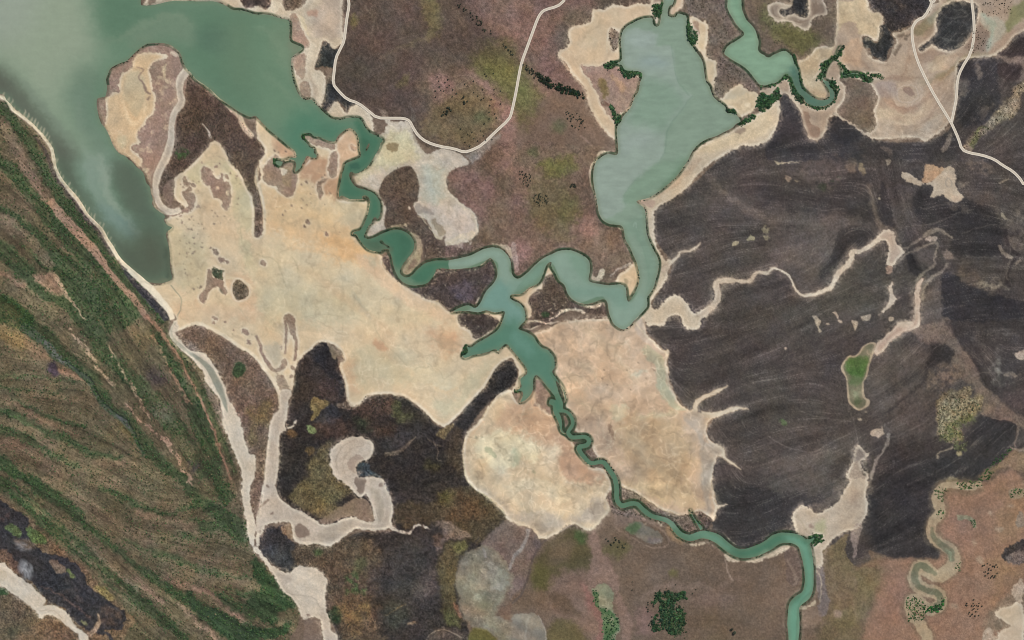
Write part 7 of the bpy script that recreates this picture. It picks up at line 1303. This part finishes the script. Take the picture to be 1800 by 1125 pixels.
def trunk_mesh():
    bm = bmesh.new(); rings = []
    for z, rd, ox in ((-.3, .11, 0), (0, .08, 0), (.45, .055, .03), (.8, .035, -.02)):
        rings.append([bm.verts.new((ox + rd * math.cos(t * 1.0472), rd * math.sin(t * 1.0472), z)) for t in range(6)])
    for a, b in zip(rings[:-1], rings[1:]):
        for t in range(6): bm.faces.new([a[t], a[(t + 1) % 6], b[(t + 1) % 6], b[t]])
    for k in range(4):                                       # limbs
        a = k * 1.57 + .4; p0 = Vector((.02, 0, .5)); p1 = Vector((.5 * math.cos(a), .5 * math.sin(a), .85)); s = Vector((-math.sin(a), math.cos(a), 0)) * .03; u = Vector((0, 0, .03))
        q0 = [bm.verts.new(p0 + e) for e in (s, u, -s, -u)]; q1 = [bm.verts.new(p1 + e * .4) for e in (s, u, -s, -u)]
        for t in range(4): bm.faces.new([q0[t], q0[(t + 1) % 4], q1[(t + 1) % 4], q1[t]])
    me = bpy.data.meshes.new('trunk'); bm.to_mesh(me); bm.free(); me.materials.append(BARK); return me
CROWN = [crown_mesh(k) for k in range(6)]; TRUNK = trunk_mesh()
rt = random.Random(11); CROWN_OBJ = []
def tree(px, py, r, label, group):
    e = bpy.data.objects.new('tree', None); C.objects.link(e); e.empty_display_size = 1
    e.location = (wx(px), wy(py), zat(px, py)); e.rotation_euler = (0, 0, rt.uniform(0, 6.28)); s = r * KM; e.scale = (s, s * rt.uniform(.85, 1.15), s * rt.uniform(1.0, 1.5))
    tag(e, label, 'tree', group)
    t = bpy.data.objects.new('trunk', TRUNK); C.objects.link(t); t.parent = e
    c = bpy.data.objects.new('crown', CROWN[len(CROWN_OBJ) % 6]); C.objects.link(c); c.parent = e; c.location = (0, 0, .25); CROWN_OBJ.append(c)
def inside(p, x, y):
    x0, y0 = p[:, 0], p[:, 1]; x1, y1 = np.roll(x0, -1), np.roll(y0, -1)
    with np.errstate(divide='ignore', invalid='ignore'):
        return bool((((y0 > y) != (y1 > y)) & (x < (x1 - x0) * (y - y0) / (y1 - y0) + x0)).sum() & 1)
UN = 'first second third fourth fifth sixth seventh eighth ninth tenth eleventh twelfth thirteenth fourteenth fifteenth sixteenth seventeenth eighteenth nineteenth'.split()
def ordn(k):
    if k < 19: return UN[k]
    t, u = divmod(k + 1, 10); tens = {2: 'twent', 3: 'thirt', 4: 'fort', 5: 'fift'}[t]
    return tens + 'ieth' if u == 0 else tens + 'y-' + UN[u - 1]
def plant(pos, r0, r1, place, group):
    for k, (x, y) in enumerate(sorted(pos)): tree(x, y, rt.uniform(r0, r1), f'{ordn(k)} dark tree from the left {place}', group)
def drop(s, n, r0, r1, place, group):
    p = parse(s); k = 0; got = []
    while len(got) < n and k < 6000:
        k += 1; x = rt.uniform(p[:, 0].min(), p[:, 0].max()); y = rt.uniform(p[:, 1].min(), p[:, 1].max())
        if inside(p, x, y) and all(math.hypot(x - a, y - b) > 2.0 for a, b in got): got.append((x, y))
    plant(got, r0, r1, place, group)
def spots(s, r, place, group): plant([tuple(q) for q in parse(s)], r * .85, r * 1.15, place, group)
spots('@10 1263 683 1300 635 1350 560 1345 615 1410 658 1285 570 1275 540 1330 580 1290 610 1320 640 1360 600 1385 630 1380 680 1445 695 1262 640', 1.3, 'dotting the pink grass patch', 'trees on the pink grass patch')
spots('@10 1470 590 1485 605 1530 570 1530 650 1560 675 1595 630 1610 520 1620 535 1670 515 1675 630 1675 660 1720 640 1720 730 1655 700 1645 740 1600 690 1585 700 1640 790 1640 835 1605 870 1680 800 1690 830', 1.4, 'scattered inside the right bend of the road', 'trees inside the right bend of the road')
spots('@10 1490 945 1500 955 1530 975 1450 965 1470 1000 1505 1025 1520 930 1580 920 1600 955 1615 985 1560 990 1440 905 1645 905 1660 980', 1.2, 'above the lowest bend of the looping road', 'trees by the lowest road bend')
drop('@10 1450 680 1485 680 1490 720 1455 730', 5, 1.6, 2.2, 'in the tight clump beside the pink grass', 'tight dark clump beside the pink grass')
drop('@10 1300 790 1350 740 1375 780 1340 810 1290 820', 12, 1.3, 2.0, 'in the ragged clump below the pink grass', 'ragged clump below the pink grass')
drop('@10 1410 20 1450 30 1560 120 1680 240 1660 265 1540 160 1430 60', 26, 1.1, 1.7, 'in the thin diagonal tree line near the top', 'thin diagonal tree line near the top')
drop('@10 1725 300 1745 300 1800 360 @20 20 390 0 400 @10 1780 370', 10, 1.2, 1.8, 'in the short row just left of the road', 'short tree row left of the road')
drop('@20 70 440 120 465 180 505 250 550 250 580 170 560 100 490', 30, 1.4, 2.1, 'in the tree line just right of the road', 'dense tree line right of the road')
drop('@20 370 780 450 790 540 880 480 920 410 910', 28, 1.0, 1.6, 'in the loose clump left of the lagoon', 'loose clump left of the lagoon')
drop('@21 150 250 200 235 250 250 260 300 210 330 160 310', 30, 1.0, 1.5, 'in the round speckled clump on the green grass', 'round speckled clump on the green grass')
drop('@21 50 70 150 80 130 190 60 180', 24, 1.0, 1.5, 'in the upper left clump on the green grass', 'upper clump on the green grass')
drop('@21 405 180 430 168 460 180 440 200 410 195', 6, 1.5, 2.1, 'in the small dense clump between green patches', 'small dense clump between green patches')
drop('@23 640 390 700 390 800 450 800 480 660 470', 14, 1.2, 1.8, 'in the loose group below the oval pan', 'loose group below the oval pan')
drop('@23 930 850 1000 870 990 1060 960 1020', 12, 1.2, 1.7, 'on the pink grass left of the grove', 'trees left of the grove')
spots('@23 845 718 845 776 1150 738 1085 765 1040 775 1292 772 1270 800', 1.3, 'alone on the brown plain above the grove', 'lone trees above the grove')
drop('@33 1480 580 1620 600 1610 680 1530 700', 22, 1.1, 1.6, 'on the red plain east of the meander', 'trees east of the meander')
drop('@33 1380 850 1520 830 1500 960 1390 960', 22, 1.1, 1.6, 'near the sand in the bottom right corner', 'trees near the bottom right sand')
spots('@23 1545 1052 1562 1076', 3.0, 'of the large lone pair, bottom brown plain', 'pair of large trees on the bottom plain')

# low growth nobody could count: instanced shrubs
def scatter(name, pts, rad, tint, label, cat):
    n = len(pts)
    if n == 0: return
    me = bpy.data.meshes.new(name); me.vertices.add(n)
    zz = bil(Z, (pts[:, 1] + PAD) / S, (pts[:, 0] + PAD) / S)
    me.vertices.foreach_set('co', np.stack([wx(pts[:, 0]), wy(pts[:, 1]), zz - .1], 1).astype(np.float32).ravel())
    me.attributes.new('rad', 'FLOAT', 'POINT').data.foreach_set('value', (rad * KM).astype(np.float32))
    me.attributes.new('rot', 'FLOAT', 'POINT').data.foreach_set('value', RNG.uniform(0, 6.28, n).astype(np.float32))
    me.attributes.new('var', 'INT', 'POINT').data.foreach_set('value', RNG.integers(0, 6, n).astype(np.int32))
    me.attributes.new('tint', 'FLOAT_COLOR', 'POINT').data.foreach_set('color', np.concatenate([lin(tint), np.ones((n, 1))], 1).astype(np.float32).ravel())
    o = bpy.data.objects.new(name, me); C.objects.link(o); tag(o, label, cat, kind='stuff')
    o.modifiers.new('shrubs', 'NODES').node_group = GN; return o
def build_gn():
    g = bpy.data.node_groups.new('shrubs', 'GeometryNodeTree'); n = g.nodes; l = g.links
    g.interface.new_socket('Geometry', in_out='INPUT', socket_type='NodeSocketGeometry'); g.interface.new_socket('Geometry', in_out='OUTPUT', socket_type='NodeSocketGeometry')
    gi = n.new('NodeGroupInput'); go = n.new('NodeGroupOutput'); jn = n.new('GeometryNodeGeometryToInstance')
    for k in range(6):
        oi = n.new('GeometryNodeObjectInfo'); oi.inputs['Object'].default_value = CROWN_OBJ[k]; oi.transform_space = 'ORIGINAL'
        sm = n.new('GeometryNodeSetMaterial'); sm.inputs['Material'].default_value = LEAFI
        l.new(oi.outputs['Geometry'], sm.inputs['Geometry']); l.new(sm.outputs[0], jn.inputs[0])
    ip = n.new('GeometryNodeInstanceOnPoints'); ip.inputs['Pick Instance'].default_value = True
    def na(nm, ty):
        a = n.new('GeometryNodeInputNamedAttribute'); a.data_type = ty; a.inputs[0].default_value = nm; return a.outputs[0]
    cb = n.new('ShaderNodeCombineXYZ'); l.new(na('rot', 'FLOAT'), cb.inputs[2])
    l.new(gi.outputs[0], ip.inputs['Points']); l.new(jn.outputs[0], ip.inputs['Instance']); l.new(na('var', 'INT'), ip.inputs['Instance Index'])
    l.new(cb.outputs[0], ip.inputs['Rotation']); l.new(na('rad', 'FLOAT'), ip.inputs['Scale']); l.new(ip.outputs[0], go.inputs[0]); return g
GN = build_gn()
def mapat(m, p): return bil(m, (p[:, 1] + PAD) / S, (p[:, 0] + PAD) / S)
def tints(n, cols, jit=.14):
    c = np.array(cols, float)[RNG.integers(0, len(cols), n)]
    return c * (1 + RNG.normal(0, jit, (n, 1))) + RNG.normal(0, 3, (n, 3))
def thicket(s, name, dens, r0, r1, cols, label, cat='mangroves', wa=1.5):
    out = []
    for s1 in ([s] if isinstance(s, str) else s):
        r = shape_mask(smooth(parse(s1)), 1.3, wa); f = np.zeros((GH, GW), np.float32); f[r[0], r[1]] = r[2]; pp = parse(s1)
        ar = (np.ptp(pp[:, 0]) + 12) * (np.ptp(pp[:, 1]) + 12); n = int(dens * ar)
        p = np.stack([RNG.uniform(pp[:, 0].min() - 6, pp[:, 0].max() + 6, n), RNG.uniform(pp[:, 1].min() - 6, pp[:, 1].max() + 6, n)], 1)
        out.append(p[(mapat(f, p) > RNG.uniform(.05, .75, n)) & (mapat(M, p) < .35)])
    p = np.vstack(out); k = len(p)
    scatter(name, p, RNG.uniform(r0, r1, k) * RNG.choice([.6, .85, 1.1, 1.45], k), tints(k, cols), label, cat)
GRN = [(50, 80, 52), (60, 92, 58), (42, 66, 46), (70, 100, 64)]
for s_, lab in THICK: thicket(s_, 'mangrove_thicket', .3, .9, 1.7, GRN, lab)
thicket(GROVE, 'tree_grove', .24, .9, 1.9, [(40, 62, 44), (52, 80, 52), (44, 66, 46), (66, 92, 60)], 'dense dark green grove on the brown plain, bottom middle', 'grove', 2.5)
thicket('@23 1100 860 1200 850 1230 1000 1240 1110 1180 1080 1130 960', 'tree_scatter', .06, .7, 1.4, [(70, 76, 54), (60, 66, 48), (96, 96, 74)], 'loose olive trees thinning out right of the dense green grove', 'trees', 2.5)
thicket('@20 170 510 260 560 350 600 480 650 500 690 400 660 270 610 190 550', 'tree_belt', .26, 1.2, 2.0, [(34, 44, 32), (42, 54, 38), (38, 48, 36)], 'thick dark end of the diagonal tree line above the lagoon sand', 'tree belt', 2)
thicket('@23 565 790 600 800 620 900 700 930 745 1000 750 1060 715 1125 650 1125 640 980 600 890', 'reed_fringe', .1, .8, 1.3, GRN, 'green growth round the long pan in the bottom middle', 'reeds')
thicket('@33 1090 900 1170 900 1230 840 1245 790 1230 870 1190 930 1120 930', 'reed_thicket', .3, .9, 1.6, [(44, 92, 46), (56, 104, 52), (40, 74, 44)], 'bright green thicket in the lower loop of the reedy meander', 'reeds')
for s_, lab in (('@33 1170 70 1260 60 1230 130 1215 170 1180 130', 'green bushes at the upper bend of the reedy meander'), ('@33 1200 220 1240 230 1240 260 1200 260', 'green bush clump halfway up the reedy meander'), ('@33 1310 30 1420 10 1500 0 1490 50 1380 60', 'green bushes where the reedy meander leaves the burnt plain'), ('@33 1690 100 1740 60 1760 90 1710 140', 'green bushes on the red plain near the right edge'), ('@33 1765 70 1800 60 1800 120 1770 100', 'green bushes cut by the right edge above the red plain'), ('@33 1320 590 1350 580 1350 630 1320 620', 'few green bushes on the outer bend of the reedy meander'), ('@33 1435 285 1460 290 1455 340 1440 320', 'green bushes in the short cut-off meander on the red plain'), ('@33 980 840 1050 830 1100 880 1100 980 1000 990 980 940', 'sparse green bushes in the lowest loop of the reedy meander'),
                ('@32 1490 1124 1530 1060 1600 980 1680 920 1735 905 1640 990 1580 1060 1540 1124', 'long green bush strip edging the burnt plain, lower right'), ('@32 1200 660 1300 560 1420 560 1500 620 1380 690 1360 740 1400 860 1330 930 1290 860 1200 830', 'pale green bushes speckling the golden scrub patch')):
    thicket(s_, 'bush_thicket', .16 if '1200 660' not in s_ else .07, .6, 1.2, [(60, 96, 52), (52, 84, 48), (84, 104, 66)] if '1200 660' not in s_ else [(112, 116, 88), (92, 100, 72), (128, 128, 102), (84, 86, 66)], lab, 'bushes')
# ridge woodland
n = 150000; wm_ = (REG == [i for i, R in enumerate(REGIONS) if R[0] == 'wooded_ridges'][0]).astype(np.float32)
p = np.stack([RNG.uniform(-80, 540, n), RNG.uniform(100, 1200, n)], 1)
cw = np.stack([mapat(COL[..., k], p) for k in range(3)], 1)
gness = sstep(-14, 14, cw[:, 1] - cw[:, 0])
lv = np.clip(mapat(lic2, p), -1.6, 1.6)
ok = (mapat(wm_, p) > .7) & (RNG.random(n) < (.20 + .34 * gness) * (.75 + .42 * lv))
p = p[ok]; g = gness[ok]; k_ = len(p)
tg = tints(k_, [(60, 84, 52), (68, 92, 58), (52, 72, 48), (78, 100, 66)], .13); tb = tints(k_, [(98, 90, 66), (80, 80, 56), (110, 98, 76), (62, 72, 50), (58, 54, 44)], .15)
mixk = (RNG.random(k_) < .42 + .55 * g)[:, None]
scatter('woodland', p, RNG.uniform(.75, 1.6, k_) * (.8 + .25 * g), np.where(mixk, tg, tb), 'low trees and shrubs covering the wooded dune ridges, lower left', 'woodland')
# dotted bushes of the scrub country
n = 160000; p = np.stack([RNG.uniform(-60, 1860, n), RNG.uniform(-60, 1185, n)], 1)
dn = mapat(PROP['dot'], p) * (1860 + 60) * (1185 + 60) / n * (.5 + 1.0 * sstep(-.3, .5, fbm(p[:, 0], p[:, 1], 40, 3, 120)))
p = p[(RNG.random(n) < dn) & (mapat(M, p) < .1)]
scatter('low_bushes', p, RNG.uniform(.55, 1.05, len(p)), tints(len(p), [(58, 52, 42), (66, 62, 46), (50, 52, 40)], .15), 'dark low bushes dotted over the brown scrub country', 'bushes')
# fringe of mangroves on the waterline
n = 260000; p = np.stack([RNG.uniform(150, 1500, n), RNG.uniform(-20, 1160, n)], 1)
mv = mapat(Mb1, p); wv = mapat(west.astype(np.float32), p)
zone = sstep(-.35, .1, fbm(p[:, 0], p[:, 1], 45, 3, 130))
p = p[(mv > .1) & (mv < .46) & (wv < .5) & (RNG.random(n) < .35 + .65 * zone)]
scatter('mangrove_fringe', p, RNG.uniform(.6, 1.15, len(p)), tints(len(p), [(44, 66, 46), (48, 74, 48), (36, 54, 40)], .14), 'thin dark mangrove fringe along the creek and lagoon banks', 'mangroves')

# ------------------------------------------------------------------ smoke over the ash field
def smoke(name, px, py, sx, sy, sz, rz, dens, label):
    bm = bmesh.new(); bmesh.ops.create_icosphere(bm, subdivisions=3, radius=1.0); me = bpy.data.meshes.new(name); bm.to_mesh(me); bm.free()
    o = bpy.data.objects.new(name, me); C.objects.link(o); o.location = (wx(px), wy(py), sz + 4); o.scale = (sx, sy, sz); o.rotation_euler = (0, 0, rz); tag(o, label, 'smoke', kind='stuff')
    m = bpy.data.materials.new('smoke'); m.use_nodes = True; t = m.node_tree; t.nodes.clear(); n = t.nodes; l = t.links
    out = n.new('ShaderNodeOutputMaterial'); v = n.new('ShaderNodeVolumePrincipled'); v.inputs['Color'].default_value = (.95, .94, .93, 1); l.new(v.outputs[0], out.inputs['Volume'])
    tc = n.new('ShaderNodeTexCoord'); nz = n.new('ShaderNodeTexNoise'); nz.inputs['Scale'].default_value = 1.9; nz.inputs['Detail'].default_value = 6; nz.inputs['Roughness'].default_value = .6; nz.inputs['Distortion'].default_value = .8; l.new(tc.outputs['Object'], nz.inputs['Vector'])
    ln_ = n.new('ShaderNodeVectorMath'); ln_.operation = 'LENGTH'; l.new(tc.outputs['Object'], ln_.inputs[0])
    f1 = n.new('ShaderNodeMapRange'); f1.inputs['From Min'].default_value = .0; f1.inputs['From Max'].default_value = 1.0; f1.inputs['To Min'].default_value = 1; f1.inputs['To Max'].default_value = 0; l.new(ln_.outputs['Value'], f1.inputs[0])
    f2 = n.new('ShaderNodeMapRange'); f2.inputs['From Min'].default_value = .44; f2.inputs['From Max'].default_value = .7; f2.inputs['To Min'].default_value = 0; f2.inputs['To Max'].default_value = dens; l.new(nz.outputs[0], f2.inputs[0])
    mu = n.new('ShaderNodeMath'); mu.operation = 'MULTIPLY'; l.new(f1.outputs[0], mu.inputs[0]); l.new(f2.outputs[0], mu.inputs[1]); l.new(mu.outputs[0], v.inputs['Density'])
    me.materials.append(m)
smoke('smoke', 47, 1001, 30, 46, 22, .35, .16, 'pale smoke plume drifting over the pale sandy river bed edge, lower left')
smoke('smoke', 40, 960, 40, 22, 16, -.3, .08, 'thinner smoke wisp over the upper part of the ash field, lower left')
